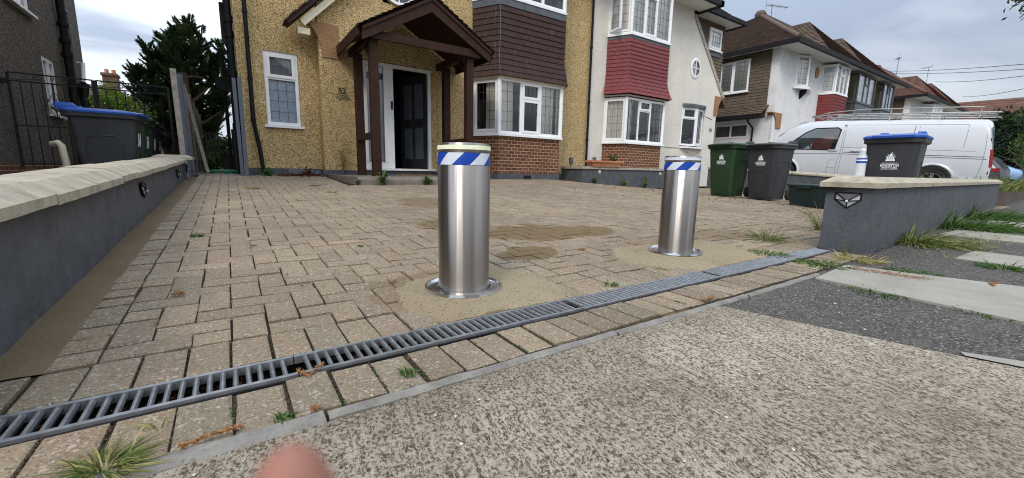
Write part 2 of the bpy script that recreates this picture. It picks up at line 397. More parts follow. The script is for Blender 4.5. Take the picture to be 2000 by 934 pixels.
def m_leaf(name, a, b, c2=None, rough=.55):
    t = NT(name); at = t.attr()
    s = t.n('ShaderNodeSeparateColor'); t.link(at, s.inputs[0])
    c = t.ramp(s.outputs[0], [(0, a), (.6, b), (1, c2 or b)])
    t.put(t.p.inputs['Subsurface Weight'], 0)
    tr = t.n('ShaderNodeBsdfTranslucent'); t.link(c, tr.inputs[0])
    t.done(c, rough, spec=.3)
    ms = t.n('ShaderNodeMixShader'); ms.inputs[0].default_value = .28
    t.link(t.p.outputs[0], ms.inputs[1]); t.link(tr.outputs[0], ms.inputs[2]); t.link(ms.outputs[0], t.out.inputs[0])
    return t.m
m_leaf('conifer_leaf', (.020, .044, .018), (.055, .105, .040), (.11, .16, .06))
m_leaf('bush_leaf', (.09, .17, .015), (.24, .38, .05), (.36, .48, .09))
m_leaf('hedge_leaf', (.006, .014, .006), (.016, .032, .012), (.04, .06, .02))
m_leaf('tree_leaf', (.035, .075, .016), (.075, .145, .030), (.14, .22, .06))
m_leaf('weed_leaf', (.025, .065, .010), (.060, .135, .020), (.12, .20, .04))
m_leaf('grass_leaf', (.05, .085, .018), (.12, .165, .035), (.38, .32, .13))
m_leaf('straw_leaf', (.17, .15, .045), (.34, .29, .11), (.45, .38, .17))
m_leaf('branch_leaf', (.012, .016, .010), (.030, .042, .018), (.05, .07, .03))
m_leaf('dead_leaf', (.05, .014, .010), (.12, .045, .022), (.22, .11, .05))

# ------------------------------------------------------------------ mesh builder
class MB:
    def __init__(s): s.v = []; s.f = []; s.m = []; s.c = []; s.sm = []
    def add(s, verts, faces, mi=0, col=None, smooth=False):
        b = len(s.v); s.v += [tuple(x) for x in verts]
        for f in faces:
            s.f.append(tuple(i + b for i in f)); s.m.append(mi); s.c.append(col or (1, 1, 1)); s.sm.append(smooth)
    def box(s, x0, x1, y0, y1, z0, z1, mi=0, col=None):
        v = [(x0, y0, z0), (x1, y0, z0), (x1, y1, z0), (x0, y1, z0), (x0, y0, z1), (x1, y0, z1), (x1, y1, z1), (x0, y1, z1)]
        s.add(v, [(0, 3, 2, 1), (4, 5, 6, 7), (0, 1, 5, 4), (1, 2, 6, 5), (2, 3, 7, 6), (3, 0, 4, 7)], mi, col)
    def obox(s, o, u, w, n, u0, u1, w0, w1, n0, n1, mi=0, col=None):
        o = Vector(o); P = lambda a, b, c: o + u * a + w * b + n * c
        v = [P(u0, w0, n0), P(u1, w0, n0), P(u1, w1, n0), P(u0, w1, n0), P(u0, w0, n1), P(u1, w0, n1), P(u1, w1, n1), P(u0, w1, n1)]
        s.add(v, [(0, 3, 2, 1), (4, 5, 6, 7), (0, 1, 5, 4), (1, 2, 6, 5), (2, 3, 7, 6), (3, 0, 4, 7)], mi, col)
    def bar(s, a, b, w, t, up=(0, 0, 1), mi=0, col=None):
        a, b = Vector(a), Vector(b); d = (b - a); L = d.length; d.normalize(); up = Vector(up)
        if abs(d.dot(up)) > .99: up = Vector((1, 0, 0))
        u = d.cross(up).normalized(); q = u.cross(d).normalized()
        s.obox(a, d, u, q, 0, L, -w / 2, w / 2, -t / 2, t / 2, mi, col)
    def quad(s, a, b, c, d, mi=0, col=None, smooth=False): s.add([a, b, c, d], [(0, 1, 2, 3)], mi, col, smooth)
    def poly(s, pts, mi=0, col=None): s.add(pts, [tuple(range(len(pts)))], mi, col)
    def prism(s, pts, ext, mi=0, col=None, smooth=False):
        n = len(pts); e = Vector(ext); p2 = [Vector(p) + e for p in pts]
        s.add(list(pts) + p2, [tuple(range(n))[::-1], tuple(range(n, 2 * n))] + [(i, (i + 1) % n, n + (i + 1) % n, n + i) for i in range(n)], mi, col, smooth)
    def tube(s, pts, r, n=8, mi=0, col=None, caps=True):
        pts = [Vector(p) for p in pts]; rs = r if isinstance(r, (list, tuple)) else [r] * len(pts)
        vs = []; fs = []; prev = None
        for i, p in enumerate(pts):
            d = (pts[min(i + 1, len(pts) - 1)] - pts[max(i - 1, 0)]); d.normalize()
            if prev is None:
                a = Vector((0, 0, 1)) if abs(d.z) < .9 else Vector((1, 0, 0)); u = d.cross(a).normalized()
            else: u = (prev - d * prev.dot(d)); u.normalize() if u.length > 1e-6 else None
            prev = u; w = d.cross(u)
            for k in range(n):
                a = 2 * math.pi * k / n; vs.append(p + (u * math.cos(a) + w * math.sin(a)) * rs[i])
        for i in range(len(pts) - 1):
            for k in range(n):
                fs.append((i * n + k, i * n + (k + 1) % n, (i + 1) * n + (k + 1) % n, (i + 1) * n + k))
        if caps: fs += [tuple(range(n))[::-1], tuple(range((len(pts) - 1) * n, len(pts) * n))]
        s.add(vs, fs, mi, col, True)
    def lathe(s, prof, o=(0, 0, 0), n=32, mi=0, a0=0, a1=2 * math.pi, mats=None, smooth=True, axis='Z'):
        o = Vector(o); full = abs(a1 - a0 - 2 * math.pi) < 1e-6; cnt = n if full else n + 1
        def P(r, h, a):
            c, q = r * math.cos(a), r * math.sin(a)
            return o + (Vector((c, q, h)) if axis == 'Z' else Vector((h, c, q)) if axis == 'X' else Vector((c, h, q)))
        for j in range(len(prof) - 1):
            (r0, h0), (r1, h1) = prof[j], prof[j + 1]
            vs = []; 
            for k in range(cnt):
                a = a0 + (a1 - a0) * k / n; vs += [P(r0, h0, a), P(r1, h1, a)]
            fs = []
            for k in range(n):
                k2 = (k + 1) % cnt; fs.append((2 * k, 2 * k2, 2 * k2 + 1, 2 * k + 1))
            s.add(vs, fs, mats[j] if mats else mi, None, smooth)
    def loft(s, rings, mi=0, caps=True, smooth=True, col=None):
        n = len(rings[0]); vs = [p for r in rings for p in r]; fs = []
        for i in range(len(rings) - 1):
            for k in range(n): fs.append((i * n + k, i * n + (k + 1) % n, (i + 1) * n + (k + 1) % n, (i + 1) * n + k))
        s.add(vs, fs, mi, col, smooth)
        if caps:
            s.add(rings[0], [tuple(range(n))[::-1]], mi, col); s.add(rings[-1], [tuple(range(n))], mi, col)
    def build(s, name, mats, parent=None, local=False, weld=False):
        me = bpy.data.meshes.new(name)
        off = Vector((0, 0, 0))
        if parent is not None and not local:
            q = parent
            while q: off += q.location; q = q.parent
        me.from_pydata([tuple(Vector(v) - off) for v in s.v], [], s.f)
        if not isinstance(mats, (list, tuple)): mats = [mats]
        for m in mats: me.materials.append(MATS[m])
        me.polygons.foreach_set('material_index', [min(i, len(mats) - 1) for i in s.m])
        me.polygons.foreach_set('use_smooth', s.sm)
        ca = me.color_attributes.new('Col', 'FLOAT_COLOR', 'CORNER'); uv = me.uv_layers.new(name='UVMap')
        cols = []; uvs = []
        for p in me.polygons:
            nrm = p.normal; c = s.c[p.index]
            if abs(nrm.z) > .8: ux, uy = Vector((1, 0, 0)), Vector((0, 1, 0))
            else:
                ux = Vector((-nrm.y, nrm.x, 0)).normalized(); uy = Vector((0, 0, 1))
            for li in p.loop_indices:
                co = me.vertices[me.loops[li].vertex_index].co
                cols += [c[0], c[1], c[2], 1]; uvs += [co.dot(ux), co.dot(uy)]
        ca.data.foreach_set('color', cols); uv.data.foreach_set('uv', uvs)
        if weld or any(s.sm):
            bm = bmesh.new(); bm.from_mesh(me); bmesh.ops.remove_doubles(bm, verts=bm.verts, dist=2e-5)
            bmesh.ops.recalc_face_normals(bm, faces=bm.faces); bm.to_mesh(me); bm.free()
            if any(s.sm):
                try: me.set_sharp_from_angle(angle=R(38))
                except Exception: pass
        me.update()
        o = bpy.data.objects.new(name, me); COL.objects.link(o)
        if parent is not None: o.parent = parent
        return o
def tag(o, label=None, cat=None, group=None, kind=None):
    if label: o['label'] = label
    if cat: o['category'] = cat
    if group: o['group'] = group
    if kind: o['kind'] = kind
    return o
def thing(name, label, cat, loc=(0, 0, 0), rz=0, group=None):
    o = bpy.data.objects.new(name, None); COL.objects.link(o); o.location = loc; o.rotation_euler = (0, 0, rz)
    o.empty_display_size = .2
    return tag(o, label, cat, group)
def copy_tree(o, parent=None):
    c = o.copy(); COL.objects.link(c)
    if parent is not None: c.parent = parent
    for ch in list(o.children): copy_tree(ch, c)
    return c
def arc(cx, cy, r, a0, a1, n): return [(cx + r * math.cos(R(a0 + (a1 - a0) * i / n)), cy + r * math.sin(R(a0 + (a1 - a0) * i / n))) for i in range(n + 1)]
def text_into(mb, string, size, o, u, w, n, thick=.0015, mi=0, align='CENTER', bold=0.0):
    cu = bpy.data.curves.new('lettering', 'FONT'); cu.body = string; cu.size = size; cu.align_x = align; cu.offset = bold
    ob = bpy.data.objects.new('lettering', cu); COL.objects.link(ob)
    bpy.context.view_layer.update()
    me = bpy.data.meshes.new_from_object(ob.evaluated_get(bpy.context.evaluated_depsgraph_get()))
    o, u, w, n = Vector(o), Vector(u), Vector(w), Vector(n)
    mb.add([o + u * v.co.x + w * v.co.y + n * thick for v in me.vertices], [tuple(p.vertices) for p in me.polygons], mi)
    bpy.data.objects.remove(ob); bpy.data.curves.remove(cu); bpy.data.meshes.remove(me)
X_, Y_, Z_ = Vector((1, 0, 0)), Vector((0, 1, 0)), Vector((0, 0, 1))
# ================================================================== THE GROUND
def sheet(name, xs, ys, zf, m, parent=None, kind='structure'):
    mb = MB(); n = len(ys)
    vs = [(x, y, zf(x, y)) for x in xs for y in ys]
    fs = [(i * n + j, (i + 1) * n + j, (i + 1) * n + j + 1, i * n + j + 1) for i in range(len(xs) - 1) for j in range(n - 1)]
    mb.add(vs, fs, 0, None, True)
    o = mb.build(name, m); o['kind'] = kind
    return o
def lin(a, b, n): return [a + (b - a) * i / n for i in range(n + 1)]
def flat(name, pts, z, m, th=0.0, kind='structure'):
    mb = MB()
    if th: mb.prism([(x, y, z - th) for x, y in pts], (0, 0, th))
    else: mb.poly([(x, y, z) for x, y in pts])
    o = mb.build(name, m); o['kind'] = kind
    return o
# earth below everything, out to the horizon (dips under the drain trough)
flat('ground', [(-300, -300), (300, -300), (300, 300), (-300, 300)], -0.16, 'ground_earth')
# road behind the camera, with its kerb
flat('road', [(-60, -9), (60, -9), (60, -1.9), (-60, -1.9)], -0.11, 'tarmac')
mb = MB(); mb.box(-60, 60, -1.9, -1.775, -.15, 0.0); o = mb.build('road_kerb', 'edging_concrete'); o['kind'] = 'structure'
# neighbouring ground
flat('neighbour_drive', [(-9, 1.0), (-.70, 1.0), (-.70, 24), (-9, 24)], 0.07, 'stone_path')
o = sheet('side_passage', lin(-.55, .24, 3), lin(8.62, 16, 14), lambda x, y: gz(x, 8.6) + .006 * (y - 8.6), 'stone_path')
sheet('back_garden', lin(-14, 14, 4), lin(16.0, 40, 6), lambda x, y: .42, 'ground_earth')
flat('neighbour_forecourt', [(13.55, 1.6), (60, 1.6), (60, 40), (13.55, 40)], 0.10, 'stone_path')
# pavement in front of the houses: tarmac with strips of paving slabs, and the brushed concrete crossover
flat('brushed_concrete_crossover', [(-6, -1.775), (2.12, -1.775), (1.835, .09), (1.77, .29), (1.66, .70), (1.62, .868), (-6, .868)], 0.0, 'brushed_concrete')
def hedge_line(p, q, n=10, j=.008):
    r = random.Random(3); return [(p[0] + (q[0] - p[0]) * i / n + r.uniform(-j, j), p[1] + (q[1] - p[1]) * i / n) for i in range(1, n)]
flat('tarmac_pavement', [(1.62, .868), (1.66, .70), (1.77, .29), (1.835, .09), (2.12, -1.775), (60, -1.775), (60, 3.4), (12.3, 1.36), (3.55, .93), (2.62, .90), (2.60, .868)], -0.004, 'tarmac')
def slab(xa, ya, xb, yb, name='paving_slab'):
    pass
mb = MB()
edge = [(2.50, .845), (2.46, .40), (2.43, .14), (2.36, -.55), (2.28, -1.775)]
edge2 = [(3.03, .885), (3.13, .55), (3.25, .22), (3.36, -.30), (3.50, -1.775)]
# three slabs end to end with a thin joint between
cuts = [0, .46, 1.0]
def along(e, y):
    for (x0, y0), (x1, y1) in zip(e, e[1:]):
        if y <= y0 and y >= y1: return x0 + (x1 - x0) * (y - y0) / (y1 - y0)
    return e[0][0] if y > e[0][1] else e[-1][0]
for ya, yb in ((.845, -.06), (-.068, -.95), (-.958, -1.77)):
    ys = lin(ya, yb, 4)
    pts = [(along(edge, y), y, -.03) for y in ys] + [(along(edge2, y), y + (.04 if y == ya and ya > .8 else 0), -.03) for y in reversed(ys)]
    mb.prism(pts, (0, 0, .036))
o = mb.build('pavement_slabs', 'paving_slab'); o['kind'] = 'structure'
mb = MB()
for (x0, x1, y0, y1) in ((3.98, 4.55, -.35, .585), (3.86, 4.45, -1.3, -.358), (5.6, 6.3, .2, .95), (5.6, 6.3, -.75, .193), (7.5, 8.2, .1, .95)):
    mb.prism([(x0 + .03, y1, -.03), (x0 - .08 * (y1 - y0), y0, -.03), (x1 - .08 * (y1 - y0), y0, -.03), (x1 + .03, y1 - .02, -.03)], (0, 0, .034))
o = mb.build('far_pavement_slabs', 'paving_slab'); o['kind'] = 'structure'
# pale strip of patched concrete between crossover and tarmac, bottom right
flat('patch_strip', [(1.80, .20), (1.835, .09), (2.12, -1.775), (2.19, -1.775), (1.905, .08), (1.83, .215)], 0.004, 'paving_slab')

# concrete edging strip: two lengths that do not quite line up
mb = MB()
def strip(pts, w, z0, z1, mb, wob=.0025):
    r = random.Random(11); n = 24; L = []
    (xa, ya), (xb, yb) = pts
    for i in range(n + 1):
        t = i / n; L.append((xa + (xb - xa) * t, ya + (yb - ya) * t))
    t0 = []; t1 = []
    for (x, y) in L:
        t0.append((x, y - w / 2 + r.uniform(-wob, wob))); t1.append((x, y + w / 2 + r.uniform(-wob, wob)))
    for i in range(n):
        a, b, c, d = t0[i], t0[i + 1], t1[i + 1], t1[i]; e = .006
        A, B, C, D = [(p[0], p[1] + s * e, z1) for p, s in ((a, 1), (b, 1), (c, -1), (d, -1))]
        mb.quad(A, B, C, D)
        mb.quad((*a, z1 - e), (*b, z1 - e), B, A); mb.quad(D, C, (*c, z1 - e), (*d, z1 - e))
        mb.quad((*a, z0), (*b, z0), (*b, z1 - e), (*a, z1 - e)); mb.quad((*d, z1 - e), (*c, z1 - e), (*c, z0), (*d, z0))
strip([(-.9, .905), (.128, .893)], .050, -.06, .004, mb)
strip([(.134, .888), (1.02, .882)], .031, -.06, .008, mb); strip([(1.0225, .880), (1.85, .874)], .031, -.06, .007, mb); strip([(1.8525, .873), (2.62, .878)], .031, -.06, .007, mb)
o = mb.build('edging_kerb', 'edging_concrete'); o['kind'] = 'structure'

# ------------------------------------------------------------------ block paving (200 x 100 mm blocks, herringbone with soldier courses)
PB = MB()
pal = [(.275, .215, .150), (.300, .238, .168), (.245, .195, .142), (.320, .250, .172), (.262, .218, .160), (.285, .208, .150), (.225, .188, .142), (.295, .245, .180)]
pr = random.Random(7)
def block(cx, cy, lx, ly, dark=1.0, zoff=0.0, jit=1.0):
    j = .0033
    hx, hy = lx / 2 - j + .0006 - pr.uniform(-.0012, .0022), ly / 2 - j - .0024 - pr.uniform(-.0010, .0022)
    e = .0042
    a = pr.gauss(0, .009) * jit; ca, sa = math.cos(a), math.sin(a)
    tx, ty = pr.gauss(0, .010) * jit, pr.gauss(0, .010) * jit; dz = pr.gauss(0, .0016) * jit + zoff
    ox, oy = pr.gauss(0, .0013), pr.gauss(0, .0013)
    def P(x, y, h):
        X = cx + ox + x * ca - y * sa; Y = cy + oy + x * sa + y * ca
        return (X, Y, gz(X, Y) + dz + x * tx + y * ty + h)
    # corners chipped by a small random amount
    k = [(-hx, -hy), (hx, -hy), (hx, hy), (-hx, hy)]
    top = []; mid = []; low = []
    for (x, y) in k:
        q = e * pr.uniform(.7, 2.4)
        top.append(P(x - math.copysign(q, x), y - math.copysign(q, y), 0)); mid.append(P(x, y, -e * .75)); low.append(P(x, y, -.024))
    c = tuple(.5 * a_ + .5 * b_ for a_, b_ in zip(pal[pr.randrange(len(pal))], (.275, .220, .158))); f = pr.uniform(.89, 1.11) * dark
    q = pr.uniform(.97, 1.035) + (.05 if pr.random() < .07 else 0); c = (c[0] * f * q, c[1] * f * .985, c[2] * f * .93)
    PB.add(top + mid + low, [(0, 1, 2, 3)] + [(4 + i, 4 + (i + 1) % 4, (i + 1) % 4, i) for i in range(4)] + [(8 + i, 8 + (i + 1) % 4, 4 + (i + 1) % 4, 4 + i) for i in range(4)], 0, c)
XL, XR, YB, YT = -.335, 13.1, 1.46, 8.62
# stretcher courses along the mortar bed on the left: two rows of blocks end on
y = 1.46
while y < 8.6:
    block(-.385, y + .05, .10, .10 if pr.random() < .25 else .10, .92, jit=1.2); y += .10
# soldier course behind the drain
x = -.44
while x < 13.1:
    block(x + .05, 1.357, .10, .205); x += .1004
# soldier course between drain and edging, running on a slight skew, with wider mossy joints
x = -.86
while x < 3.58:
    block(x + .05, 1.015, .1015, .192, pr.choice((.9, 1, 1.05)), jit=1.1); x += .1035
# extra soldiers left of the drain end
for i in range(3): block(-.50 - i * .10, 1.357, .10, .20, .9)
# herringbone field
def keepout(cx, cy):
    if 1.42 < cx < 3.95 and cy > 6.62: return True
    if cx > 4.55 and cx < 7.3 and cy > 8.0 + abs(cx - 5.9) * .0: return True
    if cx > 7.36 and cy > 7.82: return True
    return False
U = .1
for i in range(-20, 160):
    for jn in range(-10, 90):
        m = (i - jn) % 4
        x0, y0 = XL + i * U, YB + jn * U
        if m == 0: cx, cy, lx, ly = x0 + .1, y0 + .05, .2, .1
        elif m == 3: cx, cy, lx, ly = x0 + .05, y0 + .1, .1, .2
        else: continue
        if cx - lx / 2 < XL - .001:
            if m == 0 and cx + lx / 2 > XL + .02: cx, lx = (cx + lx / 2 + XL) / 2, cx + lx / 2 - XL
            else: continue
        if cy - ly / 2 < YB - .001:
            if cy + ly / 2 > YB + .03: ly2 = cy + ly / 2 - YB; cy, ly = YB + ly2 / 2, ly2
            else: continue
        if cx > XR or cy > YT or keepout(cx, cy): continue
        block(cx, cy, lx, ly)
o = PB.build('block_paving', 'paver'); o['kind'] = 'structure'
# jointing sand a little below the block tops
sheet('joint_sand', lin(-.48, 13.5, 60), lin(1.253, 8.7, 20), lambda x, y: gz(x, y) - .013, 'joint_sand')
sheet('joint_sand', lin(-.95, 3.62, 8), [.85, 1.105], lambda x, y: -.0075, 'joint_sand')
# wet bedding strip along the left wall
sheet('wall_bed', lin(-.56, -.425, 6), lin(1.46, 8.0, 60), lambda x, y: gz(x, y) - .002 + .008 * mnoise.noise((x * 9, y * 4, 1)), 'wall_bed')

# ------------------------------------------------------------------ drainage channel
def drain(x0, x1, yoff, idx):
    pass
DY0, DY1 = 1.112, 1.248
t = thing('drain_channel', 'long galvanised slot drain grating set across the mouth of the block driveway', 'drain', (1.5, 1.18, 0))
mb = MB()
mb.quad((-.95, DY0, -.085), (3.62, DY0, -.085), (3.62, DY1, -.085), (-.95, DY1, -.085))
mb.quad((-.95, DY0 + .002, -.085), (3.62, DY0 + .002, -.085), (3.62, DY0 + .002, -.004), (-.95, DY0 + .002, -.004)); mb.quad((-.95, DY1 - .002, -.004), (3.62, DY1 - .002, -.004), (3.62, DY1 - .002, -.085), (-.95, DY1 - .002, -.085))
mb.build('trough', 'soil', t)
xs = [-.86, .105, 1.10, 2.10, 3.10, 3.60]
gr = random.Random(5)
for a, b in zip(xs, xs[1:]):
    a += .003; dz = gr.uniform(-.002, .002); sk = gr.uniform(-.0025, .0025); mb = MB()
    def yy(x, y): return y + sk * (x - a) / max(b - a, .1)
    for (y0, y1, z1) in ((DY0 + .004, DY0 + .017, .004), (DY1 - .017, DY1 - .004, .004)):
        v = [(a, yy(a, y0)), (b, yy(b, y0)), (b, yy(b, y1)), (a, yy(a, y1))]
        mb.prism([(p, q, -.018 + dz) for p, q in v], (0, 0, .018 + z1))
    n = int((b - a) / .0262)
    for k in range(1, n):
        x = a + k * (b - a) / n; d = gr.gauss(0, .0006); w = .0061
        y0, y1 = yy(x, DY0 + .017), yy(x, DY1 - .017)
        # rounded ribbed bar: raised centre with two shoulders
        prof = [(-w * .3, -.016), (-w, -.0025), (-w * .6, .0035), (-w * .2, .0016), (w * .2, .0016), (w * .6, .0035), (w, -.0025), (w * .3, -.016)]
        r0 = [(x + d + p, y0, q + dz) for p, q in prof]; r1 = [(x + p, y1, q + dz) for p, q in prof]
        mb.loft([r0, r1], 0, True, False)
    mb.build('grating', 'galvanised', t)
# side rails of black plastic showing where the blocks stand off
mb = MB(); mb.box(-.95, 3.62, DY0 - .004, DY0 + .0035, -.08, -.003); mb.box(-.95, 3.62, DY1 - .0035, DY1 + .004, -.08, -.003)
mb.build('channel_edge', 'black_plastic', t)
# leaves, grit and small stones lying in the trough
mb = MB(); lr = random.Random(9)
for i in range(1500):
    x, y = lr.uniform(-.9, 3.6), lr.uniform(DY0 + .01, DY1 - .01); s = lr.uniform(.004, .013); z = -.050 + lr.uniform(0, .03); a = lr.uniform(0, 6.3)
    u = Vector((math.cos(a), math.sin(a), lr.uniform(-.5, .5))) * s; w = Vector((-math.sin(a), math.cos(a), lr.uniform(-.4, .4))) * s * .6
    o = Vector((x, y, z)); f = lr.uniform(0, 1)
    mb.quad(o - u, o + w * .8, o + u, o - w, 0, (f, f, f))
tag(mb.build('leaf_litter', 'dead_leaf'), kind='stuff')
def stone(mb, c, r, rr, mi=0, sq=.7, sub=2):
    bm = bmesh.new(); bmesh.ops.create_icosphere(bm, subdivisions=sub, radius=1)
    s = Vector((r * rr.uniform(.8, 1.25), r * rr.uniform(.7, 1.1), r * sq * rr.uniform(.7, 1.1))); a = rr.uniform(0, 6.3)
    M = Matrix.Rotation(a, 3, 'Z'); q = rr.uniform(0, 50)
    vs = [Vector(c) + M @ Vector((v.co.x * s.x, v.co.y * s.y, v.co.z * s.z)) * (1 + .18 * mnoise.noise(v.co * 1.6 + Vector((q, 0, 0)))) for v in bm.verts]
    mb.add(vs, [tuple(v.index for v in f.verts) for f in bm.faces], mi, None, True); bm.free()
mb = MB(); stone(mb, (-.285, 1.165, -.030), .013, lr)
tag(mb.build('round_pebble', 'pebble'), 'pale round pebble lying between the bars of the drain', 'pebble')
# loose grit along the tarmac and in the drain
mb = MB()
for i in range(34):
    x, y = lr.uniform(1.75, 2.5), lr.uniform(.2, .85)
    if lr.random() < .5: x, y = lr.gauss(2.05, .2), lr.gauss(.66, .10)
    if x < 1.72 or x > 2.44 or y > .84: continue
    stone(mb, (x, y, -.002), lr.uniform(.0012, .0030) * (2.4 if i % 9 == 0 else 1), lr, 0, .4)
for i in range(60): stone(mb, (lr.uniform(-.3, 1.5), lr.uniform(.2, .84), .002), lr.uniform(.0015, .004), lr)
tag(mb.build('loose_grit', 'pebble'), kind='stuff')

# ------------------------------------------------------------------ rising bollards in rough cement beds
def bed(cx, cy, pts, seed):
    r = random.Random(seed); mb = MB(); N = 200; rings = []
    for k, f in enumerate((.42, .6, .8, .94, 1.0, 1.03)):
        ring = []
        for i in range(N):
            a = 2 * math.pi * i / N
            # radius by angle, interpolated between control points
            d = math.degrees(a) % 360; q = pts + [(pts[0][0] + 360, pts[0][1])]
            rad = pts[0][1]
            for (a0, r0), (a1, r1) in zip(q, q[1:]):
                dd = d if d >= q[0][0] else d + 360
                if a0 <= dd <= a1: tt = (dd - a0) / (a1 - a0); tt = tt * tt * (3 - 2 * tt); rad = r0 + (r1 - r0) * tt
            rad *= 1 + .10 * mnoise.noise((math.cos(a) * 4, math.sin(a) * 4, seed)) + .06 * mnoise.noise((math.cos(a) * 13, math.sin(a) * 13, seed)) + .035 * mnoise.noise((math.cos(a) * 34, math.sin(a) * 34, seed))
            if k == 0: f = .150 / rad
            x = cx + rad * f * math.cos(a); y = cy + rad * f * math.sin(a)
            y = max(y, DY1 + .004)
            z = (gz(cx, cy) * (1 if k < 2 else .6 if k == 2 else 0) + gz(x, y) * (0 if k < 2 else .4 if k == 2 else 1)) + (.0075 if k < 3 else .006 if k == 3 else .0035 if k == 4 else -.012) + (.0015 * mnoise.noise((x * 25, y * 25, 0)) if k < 4 else 0)
            ring.append((x, y, z))
        rings.append(ring)
    mb.loft(rings, 0, False, True)
    o = mb.build('cement_bed', 'mortar'); o['kind'] = 'structure'
bed(.82, 1.58, [(0, .40), (40, .38), (75, .26), (110, .23), (150, .27), (180, .29), (215, .36), (250, .42), (285, .40), (320, .44)], 3)
bed(2.41, 1.62, [(0, .62), (35, .30), (75, .24), (110, .26), (150, .42), (180, .52), (215, .46), (250, .42), (285, .42), (325, .60)], 8)
def make_bollard():
    root = thing('rising_bollard', 'brushed steel rising bollard nearest the camera, with a pale green strip below its cap', 'bollard', (0, 0, 0), 0, 'steel rising bollards across the driveway')
    mb = MB(); mb.lathe([(.114, -.05), (.114, .002), (.118, .006), (.150, .006), (.157, .003), (.157, -.03)], n=72); mb.lathe([(.157, .0031), (.163, .011), (.169, .011), (.171, .0)], n=72)
    mb.build('ground_ring', 'chrome', root, True)
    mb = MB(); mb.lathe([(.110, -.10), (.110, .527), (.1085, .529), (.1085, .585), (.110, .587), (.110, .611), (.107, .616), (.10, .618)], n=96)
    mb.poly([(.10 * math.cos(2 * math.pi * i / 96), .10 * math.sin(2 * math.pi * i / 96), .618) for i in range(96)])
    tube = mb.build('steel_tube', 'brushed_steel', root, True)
    # reflective band of slanted blue and white stripes
    mb = MB(); N = 144; sp = 5.5
    z0, z1 = .530, .578; H = 8
    for i in range(N):
        for k in range(H):
            def P(ii, kk):
                a = 2 * math.pi * ii / N + .46 * kk / H; return (.1104 * math.cos(a), .1104 * math.sin(a), z0 + (z1 - z0) * kk / H)
            blue = (i * 10 // N) % 2
            mb.add([P(i, k), P(i + 1, k), P(i + 1, k + 1), P(i, k + 1)], [(0, 1, 2, 3)], blue, None, True)
    mb.build('reflective_band', ['reflective_white', 'reflective_blue'], root, True)
    mb = MB(); mb.lathe([(.1095, .590), (.1112, .591), (.1112, .607), (.1095, .608)], n=96)
    mb.build('glow_strip', 'glow_strip', root, True)
    mb = MB()
    for i in range(24):
        a = 2 * math.pi * i / 24; mb.box(-.004, .004, -.0008, .0008, -.006, .006)
        M = Matrix.Rotation(a + math.pi / 2, 3, 'Z')
        for q in range(-8, 0): mb.v[q] = tuple(M @ Vector(mb.v[q]) + Vector((.1108 * math.cos(a), .1108 * math.sin(a), .597)))
    mb.build('reflector', 'glow_strip', root, True)
    return root
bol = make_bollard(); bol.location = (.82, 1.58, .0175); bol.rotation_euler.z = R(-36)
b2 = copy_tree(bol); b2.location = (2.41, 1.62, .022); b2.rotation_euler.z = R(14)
b2['label'] = 'brushed steel rising bollard farther from the camera, with a white strip below its cap'
for c in b2.children:
    if c.name.startswith(('glow_strip', 'reflector')):
        c.data = c.data.copy(); c.data.materials.clear(); c.data.materials.append(MATS['reflective_white'])
# ================================================================== BUILDING HELPERS
def wall_open(mb, o, u, n, w, h, openings, depth=.10, mi=0, top=None):
    """vertical wall face with rectangular openings and their reveals; u along, z up, n outward"""
    o, u, n = Vector(o), Vector(u).normalized(), Vector(n).normalized()
    us = sorted({0, w, *[a for q in openings for a in (q[0], q[1])]}); zs = sorted({0, h, *[a for q in openings for a in (q[2], q[3])]})
    P = lambda a, z, d=0: tuple(o + u * a + Z_ * z + n * d)
    for a, b in zip(us, us[1:]):
        for c, d in zip(zs, zs[1:]):
            ma, mz = (a + b) / 2, (c + d) / 2
            if any(q[0] < ma < q[1] and q[2] < mz < q[3] for q in openings): continue
            mb.quad(P(a, c), P(b, c), P(b, d), P(a, d), mi)
    for (a, b, c, d) in openings:
        mb.quad(P(a, c), P(a, d), P(a, d, -depth), P(a, c, -depth), mi); mb.quad(P(b, d), P(b, c), P(b, c, -depth), P(b, d, -depth), mi)
        mb.quad(P(a, d), P(b, d), P(b, d, -depth), P(a, d, -depth), mi); mb.quad(P(b, c), P(a, c), P(a, c, -depth), P(b, c, -depth), mi)
